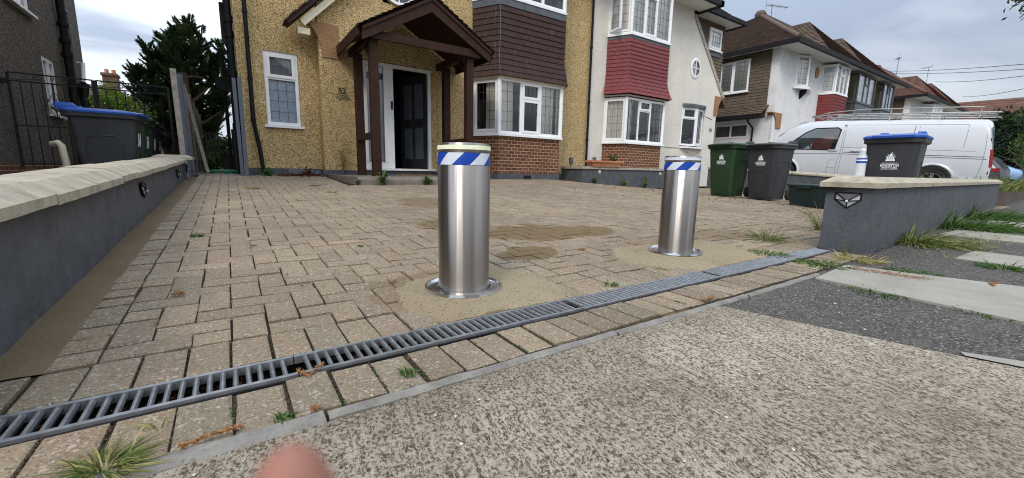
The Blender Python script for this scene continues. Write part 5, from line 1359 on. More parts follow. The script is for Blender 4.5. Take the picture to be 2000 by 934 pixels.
solar_light((-.5200, 7.56, .465), math.pi, 'facetted solar wall light under the raised cap at the far end of the left wall', 1.0, 'solar lights along the left wall')
# right hand front wall
RW = thing('garden_wall', 'dark grey painted front wall at right with a pale coping and a solar light on its end', 'wall', (8, 1.1, 0))
RP0 = Vector((3.555, .945, 0)); RP1 = Vector((12.15, 1.375, 0)); rd = (RP1 - RP0).normalized(); rn = Vector((rd.y, -rd.x, 0)); RL = (RP1 - RP0).length
mb = MB(); zt = .458
N = 40
def rw(s, z): return RP0 + rd * s + rn * (.004 * mnoise.noise((s * 1.5, z * 4, 9)) + .0018 * mnoise.noise((s * 8, z * 8, 3))) + Z_ * z
for i in range(N):
    for k in range(6):
        a, b = RL * i / N, RL * (i + 1) / N; z0, z1 = -.06 + (zt + .06) * k / 6, -.06 + (zt + .06) * (k + 1) / 6
        mb.quad(rw(a, z0), rw(b, z0), rw(b, z1), rw(a, z1), 0, None, True)
e0 = rw(0, 0); back = -rn * .262
for k in range(6):
    z0, z1 = -.06 + (zt + .06) * k / 6, -.06 + (zt + .06) * (k + 1) / 6
    a0, a1 = rw(0, z0), rw(0, z1); b0 = RP0 + back + Z_ * z0; b1 = RP0 + back + Z_ * z1; mb.quad(b0, a0, a1, b1)
p, q = RP0 + back, RP1 + back; mb.quad((q.x, q.y, -.06), (p.x, p.y, -.06), (p.x, p.y, zt), (q.x, q.y, zt))
c = rw(RL, 0); mb.quad((c.x, c.y, -.06), (q.x, q.y, -.06), (q.x, q.y, zt), (c.x, c.y, zt))
mb.build('wall_body', 'plinth_paint', RW)
# end stone has its bevel on the end too
ctr = RP0 - rn * .131
def hexstone(s0, s1, first, seed):
    mb = MB(); W = .165; f = rnd.uniform(.9, 1.08)
    A = lambda s, o_, z: ctr + rd * s + rn * o_ + Z_ * (zt + z)
    e = .066 if first else 0
    lo = [A(s0, -W, 0), A(s0, W, 0), A(s1, W, 0), A(s1, -W, 0)]; up = [A(s0, -W, .034), A(s0, W, .034), A(s1, W, .034), A(s1, -W, .034)]; tp = [A(s0 + e, -W + .066, .076), A(s0 + e, W - .066, .076), A(s1, W - .066, .076), A(s1, -W + .066, .076)]
    mb.loft([lo, up, tp], 0, True, False, (f, f, f)); mb.build('coping_stone', 'coping_stone', RW)
s = -.040; k = 0
while s < RL + .02:
    L_ = .58 if k else .60; hexstone(s + .002, min(s + L_, RL + .03) - .002, k == 0, k); s += L_; k += 1
solar_light((3.5565, 1.078, .368), R(3), 'black framed facetted solar wall light on the end of the right hand wall', 1.02)
# wall between the two front gardens, seen beyond the bins
BW_ = thing('boundary_wall', 'grey boundary wall with pale coping running back beside the white van', 'wall', (13.3, 4, .2))
mb = MB(); mb.prism([(13.2, 1.6, -.2), (13.2, 7.9, -.2), (13.2, 7.9, .72), (13.2, 1.6, .34)], (.22, 0, 0)); mb.build('wall_body', 'plinth_paint', BW_)
coping_run(BW_, (13.31, 1.6, 0), (13.31, 7.9, 0), (-1, 0, 0), lambda s: .345 + .38 * s / 6.3, 10, .15, .15, 17)
# low old brick wall with rough grass behind it, far right
OW = thing('brick_wall', 'low weathered brick wall with rough grass above it at the far right edge', 'wall', (16, 1.5, 0))
mb = MB(); mb.prism([(12.25, 1.40, -.2), (24, 1.75, -.4), (24, 1.95, -.4), (12.25, 1.60, -.2)], (0, 0, .2 + .31)); 
mb.build('wall_body', 'old_brick', OW)
mb = MB(); mb.prism([(12.4, 1.62, .0), (24, 1.97, -.1), (24, 3.6, -.1), (15.2, 3.3, 0), (12.4, 1.95, 0)], (0, 0, .30)); o = mb.build('raised_bed', 'ground_earth'); o['kind'] = 'structure'

# ================================================================== WHEELED BINS
def rring(x0, x1, hy, r, z, n=5, hy2=None):
    """rounded rectangle outline, x0 front .. x1 back"""
    pts = []; h2 = hy2 or hy
    for (cx, cy, a0) in ((x1 - r, h2 - r, 0), (x0 + r, hy - r, 90), (x0 + r, -hy + r, 180), (x1 - r, -h2 + r, 270)):
        for i in range(n + 1):
            a = R(a0 + 90 * i / n); pts.append((cx + r * math.cos(a), cy + r * math.sin(a), z))
    return pts
def emblem(mb, o, u, w, n, s, mi=0, mj=1):
    """white crest: curling flames over a fish scale base"""
    o, u, w, n = Vector(o), Vector(u), Vector(w), Vector(n)
    P = lambda x, y, d=.002: o + u * (x * s) + w * (y * s) + n * d
    def shape(pts, m=mi, d=.002): mb.poly([P(x, y, d) for x, y in pts], m)
    shape([(-.5, -.5), (.5, -.5), (.42, -.28), (-.42, -.28)])
    shape([(-.52, .12), (-.30, .02), (-.12, -.25), (-.42, -.26), (-.36, -.05)]); shape([(.52, .12), (.36, -.05), (.42, -.26), (.12, -.25), (.30, .02)])
    shape([(-.40, .36), (-.10, .10), (-.05, -.2), (-.26, -.2), (-.2, .08)]); shape([(.40, .36), (.2, .08), (.26, -.2), (.05, -.2), (.10, .10)])
    shape([(-.16, .20), (.02, .38), (.16, .62), (.13, .36), (.16, .16), (.0, .02)])
    shape([(-.27, -.24), (.27, -.24), (.24, .04), (-.24, .04)], mj, .0026)
    shape([(-.2, -.2), (.2, -.2), (.05, -.08), (-.05, -.08)], mi, .0032); shape([(-.2, -.02), (0, -.12), (.2, -.02), (0, .04)], mi, .0032)
def wheelie(label, body='bin_grey', lidm='bin_grey', rim=None, logo=True, number=None, group='wheeled bins', bulge=True):
    root = thing('wheelie_bin', label, 'wheelie bin', (0, 0, 0), 0, group)
    fx = lambda z: .075 * (1 - z / .93)            # front face leans in towards its foot
    mb = MB()
    rings = [rring(fx(z) + (.02 if z < .03 else 0), .50 + .085 * z / .93, .215 + .055 * z / .93, .055, z, 5) for z in (.015, .05, .25, .5, .75, .905)]
    mb.loft(rings, 0, True, True)
    B = mb.build('bin_body', body, root, True)
    mb = MB(); mb.loft([rring(-.006, .60, .278, .06, .900), rring(-.028, .625, .300, .07, .912), rring(-.030, .628, .302, .07, .955), rring(-.012, .61, .284, .06, .962)], 0, True, True)
    mb.build('bin_rim', rim or body, root, True)
    # lid: overhanging skirt, raised crown, finger lip at the front, hinge lugs at the back
    mb = MB(); mb.loft([rring(-.045, .62, .310, .07, .957), rring(-.048, .63, .312, .07, .978), rring(-.02, .63, .290, .08, .996), rring(.08, .60, .22, .09, 1.012), rring(.20, .52, .13, .06, 1.016)], 0, True, True)
    mb.loft([rring(-.085, .04, .20, .02, .962), rring(-.090, .04, .205, .02, .985), rring(-.05, .05, .18, .02, .998)], 0, True, True)
    for s in (-1, 1):
        mb.loft([rring(.50, .67, .045, .02, .985), rring(.49, .68, .05, .02, 1.02), rring(.53, .67, .035, .02, 1.058)], 0, True, True)
        for k in range(-120, 0): mb.v[k] = (mb.v[k][0], mb.v[k][1] + s * .19, mb.v[k][2])
    mb.build('bin_lid', lidm, root, True)
    mb = MB(); mb.tube([(.62, -.25, .95), (.685, -.24, .985), (.685, .24, .985), (.62, .25, .95)], .017, 10); mb.build('push_handle', body, root, True)
    for s in (-1, 1):
        mb = MB(); mb.lathe([(0, -.03), (.06, -.03), (.092, -.028), (.10, -.018), (.10, .018), (.092, .028), (.06, .03), (0, .03)], (.545, s * .265, .10), 28, axis='Y'); W = mb.build('wheel', 'rubber', root, True)
        mb = MB(); mb.lathe([(0, -.034), (.03, -.034), (.055, -.0315), (.055, .0315), (.03, .034), (0, .034)], (.545, s * .265, .10), 20, axis='Y'); mb.build('hub', 'black_plastic', W, True)
    # raised arch panel on the front and on both sides
    mb = MB(); A = [(-.125, .05), (-.125, .46)] + [(-.095 + .03 * math.cos(R(a)), .46 + .05 * math.sin(R(a))) for a in (160, 130, 100)] + [(.095 + .03 * math.cos(R(a)), .46 + .05 * math.sin(R(a))) for a in (80, 50, 20)] + [(.125, .46), (.125, .05)]
    mb.tube([(fx(z) - .0005, y, z) for y, z in A], .0075, 6)
    for s in (-1, 1):
        yw = lambda z: s * (.215 + .055 * z / .93 + .0005)
        mb.tube([(.15, yw(.1), .1), (.13, yw(.6), .6), (.16, yw(.68), .68), (.20, yw(.70), .70), (.38, yw(.70), .70), (.43, yw(.68), .68), (.46, yw(.6), .6), (.44, yw(.1), .1)], .007, 6)
    mb.build('panel_ridge', body, root, True)
    tilt = Vector((-.075 / .93, 0, 1)).normalized(); nn = Vector((-tilt.z, 0, tilt.x))
    if logo:
        mb = MB(); c = lambda z: (fx(z) - .001, 0, z)
        emblem(mb, c(.755), -Y_, tilt, nn, .098)
        text_into(mb, 'THE ROYAL BOROUGH OF', .0125, c(.680), -Y_, tilt, nn, .0025, 0); mb.obox(c(.676), -Y_, tilt, nn, -.088, .088, -.001, .001, .001, .002)
        text_into(mb, 'KINGSTON', .036, c(.645), -Y_, tilt, nn, .0025, 0, 'CENTER', .0012); text_into(mb, 'UPON THAMES', .0225, c(.622), -Y_, tilt, nn, .0025, 0, 'CENTER', .0006); mb.obox(c(.613), -Y_, tilt, nn, -.088, .088, -.001, .001, .001, .002)
        mb.build('council_logo', ['print_white', 'sky_emblem'], root, True)
    if number:
        mb = MB(); text_into(mb, number, .21, (fx(.62) - .001, 0, .60), -Y_, tilt, nn, .003, 0, 'CENTER', .012); mb.build('house_number', 'print_white', root, True)
    return root
def put(o, x, y, z, rz, s=(1, 1, 1)): o.location = (x, y, z); o.rotation_euler.z = R(rz); o.scale = s; return o
put(wheelie('dark green wheelie bin with a white crest, left of the charcoal one', 'bin_green', 'bin_green', group='bins beyond the farther bollard'), 7.78, 4.42, .108, -3)
put(wheelie('charcoal wheelie bin with a white council crest between the green bin and the small box', group='bins beyond the farther bollard'), 7.86, 3.74, .085, -6)
put(wheelie('charcoal wheelie bin with a bright blue lid standing behind the right hand wall', lidm='lid_blue', group=None), 6.62, 1.655, -.02, 5, (.9, .93, 1.06))
g4 = 'bins beyond the left wall'
def wheelL(label, body, lid, num, x, y, rz):
    b = wheelie(label, body, lid, logo=False, number=num, group=g4)
    return put(b, x - .06, y, .13, rz, (1.06, 1.0, 1.04))
wheelL('dark grey wheelie bin with a blue lid, largest and nearest behind the left wall', 'bin_grey', 'lid_blue', '54', -.90, 7.47, 180)
wheelL('green wheelie bin numbered in white, next behind the blue lidded bin at left', 'bin_green', 'bin_green', '54', -.90, 8.16, 180)
wheelL('black wheelie bin numbered in white behind the green one at left', 'bin_grey', 'bin_grey', '54', -.90, 8.86, 180)
wheelL('wheelie bin with a dark lid and green handle by the concrete post at left', 'bin_grey', 'bin_dark_green', '54', -.92, 9.62, 180)
# recycling box
RB = thing('recycling_box', 'small dark green recycling box with a lid on the block paving beside the charcoal bin', 'box', (7.35, 2.78, .06), R(-8))
mb = MB(); mb.loft([rring(.02, .38, .235, .04, .0), rring(.005, .395, .25, .04, .12), rring(-.012, .412, .268, .04, .315)], 0, True, True); mb.build('box_body', 'bin_dark_green', RB, True)
mb = MB(); mb.loft([rring(-.03, .43, .288, .04, .31), rring(-.032, .432, .29, .04, .335), rring(-.01, .41, .27, .04, .345), rring(.02, .38, .24, .04, .347)], 0, True, True); mb.box(-.045, -.02, -.10, .10, .285, .33); mb.build('box_lid', 'bin_dark_green', RB, True)
mb = MB(); mb.tube([(.19, -.262, .20), (.16, -.272, .13), (.22, -.272, .11), (.20, -.266, .05)], .012, 6); mb.build('side_logo', 'print_white', RB, True)
# water bottle on the wall
WB = thing('water_bottle', 'clear plastic water bottle with a blue label standing on the right hand wall', 'bottle', (3.90, 1.135, .536))
mb = MB(); prof = [(.0, .0), (.026, .0), (.030, .006)]
for i in range(5): z = .012 + i * .016; prof += [(.0315, z), (.0315, z + .009), (.0285, z + .011), (.0285, z + .014)]
prof += [(.0315, .095), (.0315, .135), (.027, .152), (.017, .170), (.0125, .178), (.0125, .188)]
mb.lathe(prof, (0, 0, 0), 28); mb.build('bottle_body', 'bottle_clear', WB, True)
mb = MB(); mb.lathe([(.0320, .098), (.0320, .133)], (0, 0, 0), 28, mats=[0]); mb.build('label_band', 'reflective_blue', WB, True)
mb = MB(); mb.lathe([(.0323, .112), (.0323, .122)], (0, 0, 0), 28); mb.build('label_print', 'print_white', WB, True)
mb = MB(); mb.lathe([(.0, .203), (.013, .203), (.015, .200), (.015, .186), (.013, .185)], (0, 0, 0), 20); mb.build('bottle_cap', 'print_white', WB, True)
mb = MB(); mb.lathe([(.0, .004), (.0275, .004), (.0275, .150), (.0, .151)], (0, 0, 0), 20); mb.build('water', 'bottle_clear', WB, True)
# plant trough on the planter wall
TR = thing('plant_trough', 'long terracotta coloured plant trough on the dark planter wall under the white bay', 'planter', (8.22, 7.84, .664))
mb = MB(); mb.loft([rring(-.10, .10, .50, .02, .0), rring(-.125, .125, .56, .02, .11), rring(-.15, .15, .60, .02, .115), rring(-.15, .15, .60, .02, .16), rring(-.125, .125, .575, .02, .16), rring(-.12, .12, .565, .02, .13)], 0, True, True)
mb.v = [(y, x, z) for x, y, z in mb.v]; mb.build('trough', 'terracotta', TR, True)
mb = MB(); mb.box(-.55, .55, -.11, .11, .125, .14); mb.build('soil', 'soil', TR, True)

# ================================================================== VAN
def evalmods(o):
    dg = bpy.context.evaluated_depsgraph_get(); me = bpy.data.meshes.new_from_object(o.evaluated_get(dg)); o.modifiers.clear(); old = o.data; o.data = me; bpy.data.meshes.remove(old)
VAN = thing('panel_van', 'white panel van with a ladder rack on its roof, parked nose towards the houses', 'van', (0, 0, 0))
# local: y = 0 rear bumper .. 4.9 nose ; side nearest the camera at x = 0, width 1.9
simple('van_white', (.53, .55, .58), .22, var=.02, spec=.6, dirt=((.55, .54, .52), .15))
def vsec(y):
    """half section at length y: list of (inset from side, z), from sill to roof centre"""
    # roof height along the length and nose shape
    pts = [(-.02, 1.86), (.0, 1.90), (.12, 1.955), (3.35, 1.965), (3.65, 1.93), (3.95, 1.80), (4.25, 1.52), (4.45, 1.30), (4.62, 1.08), (4.85, .92), (4.95, .62)]
    for (a, b), (c, d) in zip(pts, pts[1:]):
        if y <= c: return b + (d - b) * (y - a) / (c - a)
    return .6
mb = MB(); YS = [-.03, .0, .03, .10, .3, .7, 1.1, 1.6, 2.2, 2.8, 3.2, 3.5, 3.8, 4.05, 4.3, 4.5, 4.66, 4.82, 4.93]
ZF = [0, .10, .30, .50, .62, .72, .84, .93, .975, 1.0]
rings = []
for y in YS:
    top = vsec(y); ring = []; z0 = .30 + (.10 if y > 4.8 else 0)
    plan = 0 if y < 4.0 else .30 * ((y - 4.0) / .93) ** 2.2
    plan += .05 if y < -.01 else .02 if y < .01 else 0
    for f in ZF:
        z = z0 + (top - z0) * f
        tum = .035 * max(0, .55 - f) ** 1.0 * 1.2 if f < .55 else 0
        ins = plan + (.05 * (1 - f / .12) if f < .12 else 0) + (.20 * max(0, (z - 1.02) / .95) ** 1.5 * .75 if z > 1.02 else 0)
        if f > .90: ins += {.93: .035, .975: .12, 1.0: .34}[f]
        ring.append((ins, y, z))
    rings.append(ring + [(1.904 - x, y, z) for x, y, z in reversed(ring)])
mb.loft(rings, 0, True, True)
vb = mb.build('van_body', 'van_white', VAN, True)
# wheel arches cut through the shell
def cut(o, mbc):
    c = mbc.build('cutter', 'rubber', None, True, weld=True); m = o.modifiers.new('cut', 'BOOLEAN'); m.operation = 'DIFFERENCE'; m.object = c; m.solver = 'EXACT'
    bpy.context.view_layer.update(); evalmods(o); bpy.data.objects.remove(c)
AR, AF, WZ, WR = .97, 3.97, .335, .335
mb = MB()
for yc in (AR, AF):
    pts = [(-.2, yc + .415 * math.cos(R(a)), WZ + .425 * math.sin(R(a))) for a in range(0, 360, 12)]; mb.prism(pts, (.55, 0, 0))
cut(vb, mb)
mb = MB(); 
for yc in (AR, AF):
    pts = [(.36, yc + .43 * math.cos(R(a)), WZ + .43 * math.sin(R(a))) for a in range(-20, 201, 11)]; mb.poly(pts)
    prev = None
    for a in range(-10, 191, 10):
        p = (yc + .417 * math.cos(R(a)), WZ + .427 * math.sin(R(a)))
        if prev: mb.quad((.03, *prev), (.03, *p), (.36, *p), (.36, *prev))
        prev = p
mb.build('arch_liner', 'rubber', VAN, True)
def xs_(y, z):
    """side surface inset, interpolated from the shell's own sections"""
    y = min(max(y, YS[0]), YS[-1]); k = 0
    while k < len(YS) - 2 and y > YS[k + 1]: k += 1
    def at_(ring):
        h = ring[:len(ZF)]
        for p, q in zip(h, h[1:]):
            if p[2] <= z <= q[2]: return p[0] + (q[0] - p[0]) * (z - p[2]) / max(q[2] - p[2], 1e-6)
        return h[0][0] if z < h[0][2] else h[-1][0]
    t_ = (y - YS[k]) / (YS[k + 1] - YS[k]); return at_(rings[k]) * (1 - t_) + at_(rings[k + 1]) * t_
mb = MB()
for yc in (AR, AF):
    mb = MB(); ring = [((-.012), yc + .43 * math.cos(R(a)), WZ + .44 * math.sin(R(a))) for a in range(-6, 187, 8)]; mb.tube(ring, .035, 8); mb.build('arch_flare', 'van_white', VAN, True)
pass
def vwheel(yc):
    mb = MB(); mb.lathe([(.215, .205), (.23, .215), (.30, .215), (.328, .195), (WR, .165), (WR, .05), (.32, .01), (.2, .01)], (0, yc, WZ), 40, axis='X'); 
    mb.v = [(.245 - x, y, z) for x, y, z in mb.v]; w = mb.build('wheel', 'tyre', VAN, True)
    mb = MB(); mb.lathe([(.20, .20), (.222, .212), (.225, .20)], (0, yc, WZ), 36, axis='X'); mb.lathe([(0, .175), (.05, .175), (.06, .165)], (0, yc, WZ), 20, axis='X')
    for k in range(5):
        for s in (-1, 1):
            a = 2 * math.pi * k / 5 + .4 + s * .13; d = Vector((0, math.cos(a), math.sin(a))); mb.bar(Vector((.172, yc, WZ)) + d * .04, Vector((.190, yc, WZ)) + d * .215, .030, .03, (1, 0, 0))
    mb.v = [(.245 - x, y, z) for x, y, z in mb.v]; mb.build('rim', 'alloy', w, True)
    mb = MB(); mb.lathe([(0, .10), (.2, .10)], (0, yc, WZ), 24, axis='X'); mb.v = [(.245 - x, y, z) for x, y, z in mb.v]; mb.build('brake_drum', 'rubber', w, True)
vwheel(AR); vwheel(AF)
def sidestrip(mb, pts, w, d=.004, mi=0):
    fine = [pts[0]]
    for a, b in zip(pts, pts[1:]): fine += [(a[0] + (b[0] - a[0]) * i / 6, a[1] + (b[1] - a[1]) * i / 6) for i in range(1, 7)]
    P = [Vector((xs_(y, z) - d, y, z)) for y, z in fine]
    for a, b in zip(P, P[1:]): mb.bar(a, b, w, .004, (1, 0, 0), mi)
# front side windows, cut right through the cab, with glass and a dark bulkhead behind the seats
W = [(2.72, 1.06), (2.66, 1.66), (2.75, 1.72), (3.30, 1.70), (3.55, 1.56), (3.98, 1.16), (3.98, 1.06)]
mb = MB(); mb.prism([(-.3, y, z) for y, z in W], (2.6, 0, 0)); cut(vb, mb)
mb = MB(); mb.prism([(.30, 3.62, 1.86), (.30, 4.30, 1.40), (.30, 4.42, 1.54), (.30, 3.74, 2.0)], (1.30, 0, 0)); cut(vb, mb)
def wtop(y):
    for (a, c), (b_, d) in zip(W[1:], W[2:]):
        if a <= y <= b_: return c + (d - c) * (y - a) / (b_ - a)
    return 1.1
for side in (0, 1):
    mb = MB(); ycol = [2.69 + (3.97 - 2.69) * i / 16 for i in range(17)]
    for y0, y1 in zip(ycol, ycol[1:]):
        for k in range(6):
            P = lambda y, f: (lambda z: ((xs_(y, z) + .006) if not side else 1.904 - xs_(y, z) - .006, y, z))(1.065 + (max(wtop(y), 1.10) - 1.065) * f)
            mb.add([P(y0, k / 6), P(y1, k / 6), P(y1, (k + 1) / 6), P(y0, (k + 1) / 6)], [(0, 1, 2, 3)], 0, None, True)
    mb.build('side_window', 'car_glass', VAN, True)
mb = MB(); Wc = W + W[:1]
pts_ = []
for (a, b_) in zip(Wc, Wc[1:]): pts_ += [(a[0] + (b_[0] - a[0]) * i / 5, a[1] + (b_[1] - a[1]) * i / 5) for i in range(5)]
sidestrip(mb, pts_ + pts_[:1], .030, .002); mb.build('window_seal', 'rubber', VAN, True)
mb = MB(); mb.box(.12, 1.78, 2.56, 2.60, .4, 1.80); mb.build('bulkhead', 'interior', VAN, True)
mb = MB(); mb.prism([(.30, 3.86, 1.12), (.30, 4.4, 1.12), (.30, 4.4, .9), (.30, 3.86, .9)], (1.3, 0, 0)); mb.build('dashboard', 'rubber', VAN, True)
for x in (.42, 1.42):
    mb = MB(); mb.loft([rring(-.05, .06, .22, .04, z) for z in (.7, 1.30)], 0, True, True); mb.loft([rring(-.04, .05, .12, .04, z) for z in (1.34, 1.52)], 0, True, True); mb.v = [(x + q, 2.80 + p, r) for p, q, r in mb.v]; mb.build('seat', 'rubber', VAN, True)
mb = MB(); mb.lathe([(.17, -.012), (.185, 0), (.17, .012), (.16, 0), (.17, -.012)], (0, 0, 0), 24); M_ = Matrix.Rotation(R(55), 3, 'X'); mb.v = [tuple(M_ @ Vector(v) + Vector((1.42, 3.62, 1.12))) for v in mb.v]; mb.build('steering_wheel', 'rubber', VAN, True)
mb = MB()
for L_ in ([(2.60, 1.85), (2.56, 1.1), (2.60, .70), (2.60, .36)], [(2.55, 1.84), (2.52, 1.1), (2.53, .36)], [(1.42, 1.86), (1.42, 1.15)], [(.06, .95), (2.6, .96), (4.2, .90)], [(.02, 1.13), (2.58, 1.15)], [(2.62, .80), (2.74, .80), (2.80, .74), (2.82, .55), (2.62, .54)], [(2.82, .55), (2.82, .36)], [(.55, 1.80), (2.46, 1.80)], [(.52, 1.22), (.52, 1.76), (.55, 1.80)], [(1.48, 1.20), (1.48, 1.78)]):
    sidestrip(mb, L_, .007 if L_[0][0] != .06 else .014, .001)
mb.build('panel_gap', 'grey_metal', VAN, True)
mb = MB()
sidestrip(mb, [(.02, 1.0), (1.3, 1.0), (2.5, 1.01)], .012, .002); mb.build('slide_rail', 'black_plastic', VAN, True)
mb = MB()
for y in (2.22, 2.75): mb.loft([[(xs_(y, 1.07) - .03 * math.sin(R(k * 30)), y + .0 + .11 * (1 - k / 3.0), 1.05 + h) for h, k in ((0, 0), (.02, 0), (.03, 0), (.03, 0))]] + [[(xs_(y, 1.07) - .028, y + q, 1.045), (xs_(y, 1.07) - .034, y + q, 1.06), (xs_(y, 1.07) - .028, y + q, 1.075), (xs_(y, 1.07) - .01, y + q, 1.06)] for q in (.08, 0, -.08)], 0, True, True); 
for y in (2.22, 2.75): mb.box(xs_(y, 1.06) - .036, xs_(y, 1.06) - .008, y - .11, y + .11, 1.045, 1.072)
mb.build('door_handle', 'van_white', VAN, True)
# mirror, lamps, hinges, bumper, fuel flap
mb = MB(); mb.loft([[(-.06 + .10 * math.cos(a) * s, 3.78 + .07 * math.sin(a) * s * .6, 1.06 + h) for a in [2 * math.pi * k / 12 for k in range(12)]] for h, s in ((-.02, .6), (.02, 1), (.16, 1), (.20, .7))], 0, True, True); mb.build('wing_mirror', 'van_white', VAN, True)
mb = MB(); v = [(.035, -.034, .80), (.012, .03, .80), (-.004, .16, .84), (.012, .10, 1.16), (.03, .0, 1.18), (.05, -.03, 1.18)]
mb.loft([[(xs_(0, z) + .015, -.045, z), (xs_(0, z) - .008, -.02, z), (xs_(0, z) - .010, .06 + w_, z), (xs_(0, z) + .02, .05 + w_, z)] for z, w_ in ((.76, .06), (.80, .075), (1.0, .055), (1.16, .02), (1.19, .01))], 0, True, True); mb.build('tail_light', 'tail_light', VAN, True)
mb = MB(); mb.box(xs_(0, .62) - .006, xs_(0, .62) + .02, -.01, .05, .58, .66); mb.box(xs_(0, 1.42) - .006, xs_(0, 1.42) + .02, -.01, .05, 1.38, 1.46); mb.build('door_hinge', 'black_plastic', VAN, True)
mb = MB(); sidestrip(mb, [(.17, .46), (.10, 1.2), (.06, 1.88)], .006, .002); mb.build('rear_door_gap', 'grey_metal', VAN, True)
mb = MB(); mb.loft([rring(-.06, .55, .96, .10, z) for z in (.26, .30, .42, .47)], 0, True, True); mb.v = [(y + .952, x, z) for x, y, z in mb.v]; 
mb.v = [(x, min(y, .50), z) for x, y, z in mb.v]; mb.build('rear_bumper', 'van_white', VAN, True)
mb = MB(); mb.box(.05, 1.85, -.045, -.028, 1.15, 1.75); mb.build('rear_window', 'car_glass', VAN, True)
mb = MB(); mb.poly([(x, y, z) for x, y, z in ((.45, 3.70, 1.925), (1.45, 3.70, 1.925), (1.62, 4.36, 1.42), (.28, 4.36, 1.42))]); mb.v = [(x, y + .03, z + .03) for x, y, z in mb.v]; mb.build('windscreen', 'car_glass', VAN, True)
# ladder rack: two side rails each side, cross bars, curved-in front
mb = MB()
for x in (.30, 1.60):
    mb.tube([(x, .05, 2.10), (x, 2.6, 2.12), (x, 3.2, 2.10), (x, 3.5, 2.04)], .019, 8); mb.tube([(x, .35, 2.225), (x, .55, 2.245), (x, 2.3, 2.25), (x, 3.1, 2.18), (x, 3.5, 2.07), (x + .02, 3.53, 2.04)], .014, 8)
    mb.tube([(x, .1, 2.03), (x, 3.4, 2.03)], .012, 6)
    for y in (.4, 1.1, 1.8, 2.5, 3.1): mb.tube([(x - .04 if x < 1 else x + .04, y, 1.95), (x, y, 2.05), (x, y, 2.235 if y < 2.6 else 2.17)], .012, 6)
for y in (.12, .4, 1.1, 1.8, 2.5, 3.1, 3.5): mb.tube([(.30, y, 2.09), (1.60, y, 2.09)], .014, 6)
mb.build('ladder_rack', 'aluminium', VAN, True)
mb = MB()
for x in (.6, .95): mb.tube([(x, .15, 2.14), (x, 3.0, 2.14)], .02, 6)
for i in range(10): mb.tube([(.6, .3 + i * .28, 2.14), (.95, .3 + i * .28, 2.14)], .014, 6)
mb.build('ladder', 'aluminium', VAN, True)
for o_ in [c for ch in VAN.children for c in (ch, *ch.children)]:
    for vv in o_.data.vertices:
        q = min(1, max(0, (vv.co.y - 1.45) / .5)); e = max(0, min(1, (.5 - vv.co.y) / .5)); vv.co.y += .45 * q + .16 * max(0, vv.co.z - .85) * e if vv.co.z < 1.99 else .45 * q
VAN.location = (15.5, 2.03, .07); VAN.rotation_euler = (R(3.4), 0, R(7))
# ================================================================== PARKED CARS BEYOND
def car(name, label, bodym, loc, rz, hatch=True):
    root = thing(name, label, 'car', loc, rz, 'cars parked beyond the van')
    # local: x = length (0 rear .. 4.3 nose), side at y = +-.88
    roof = [(0, .95), (.03, 1.02), (.25, 1.30), (.55, 1.46), (1.2, 1.52), (2.2, 1.48), (2.7, 1.28), (3.2, 1.02), (4.0, .90), (4.28, .66)] if hatch else [(0, .86), (.1, .98), (.7, 1.05), (1.2, 1.36), (1.7, 1.45), (2.4, 1.42), (3.1, 1.08), (3.3, 1.0), (4.1, .88), (4.3, .6)]
    mb = MB(); rings = []
    for x in (0, .06, .25, .55, .9, 1.4, 2.0, 2.4, 2.8, 3.2, 3.7, 4.1, 4.28):
        for (a, b), (c, d) in zip(roof, roof[1:]):
            if a <= x <= c: top = b + (d - b) * (x - a) / (c - a); break
        pl = .12 * max(0, (x - 3.3) / .98) ** 2 + .10 * max(0, (.4 - x) / .4) ** 2; ring = []
        for f in (0, .15, .4, .62, .8, .92, 1.0):
            z = .22 + (top - .22) * f; ins = pl + (.05 if f == 0 else 0) + (.20 * max(0, (z - .90) / .6) if z > .9 else 0) + (.06 if f == .92 else .30 if f == 1 else 0); ring.append((x, .88 - ins, z))
        rings.append(ring + [(x, -y, z) for x, y, z in reversed(ring)])
    mb.loft(rings, 0, True, True); b = mb.build('car_body', bodym, root, True)
    mb = MB()
    for s in (-1, 1):
        Wd = [(.45, .98), (.62, 1.32), (1.2, 1.40), (2.1, 1.37), (2.75, 1.02)] if hatch else [(.95, 1.02), (1.25, 1.30), (1.7, 1.37), (2.35, 1.34), (2.95, 1.02)]
        mb.poly([(x, s * (.885 - .20 * max(0, (z - .9) / .6)), z) for x, z in Wd])
    mb.build('side_window', 'car_glass', root, True)
    mb = MB(); mb.poly([(.045, -.62, 1.0), (.045, .62, 1.0), (.36, .5, 1.37), (.36, -.5, 1.37)] if hatch else [(.70, -.6, 1.07), (.70, .6, 1.07), (1.15, .5, 1.36), (1.15, -.5, 1.36)]); mb.v = [(x - .012, y, z + .012) for x, y, z in mb.v]; mb.build('rear_window', 'car_glass', root, True)
    for x in (.78, 3.42):
        for s in (-1, 1):
            mb = MB(); mb.lathe([(0, -.1), (.2, -.1), (.30, -.1), (.32, -.06), (.32, .06), (.30, .1), (.2, .1), (0, .1)], (x, s * .82, .32), 24, axis='Y'); w = mb.build('wheel', 'tyre', root, True)
            mb = MB(); mb.lathe([(0, .105), (.2, .105), (.2, -.105), (0, -.105)], (x, s * .82, .32), 18, axis='Y'); mb.build('rim', 'alloy', w, True)
    for s in (-1, 1):
        mb = MB(); mb.loft([[(.02, s * .60, .82), (.03, s * .84, .82), (.03, s * .84, .95), (.02, s * .60, .95)], [(.22, s * .60, .84), (.28, s * .885, .84), (.28, s * .88, .93), (.2, s * .60, .95)]], 0, True, True); mb.build('tail_light', 'tail_light', root, True)
    return root
car('parked_car', 'dark grey hatchback with a red tail lamp just beyond the rear of the white van', 'car_dark', (23.0, 2.52, -.02), R(88))
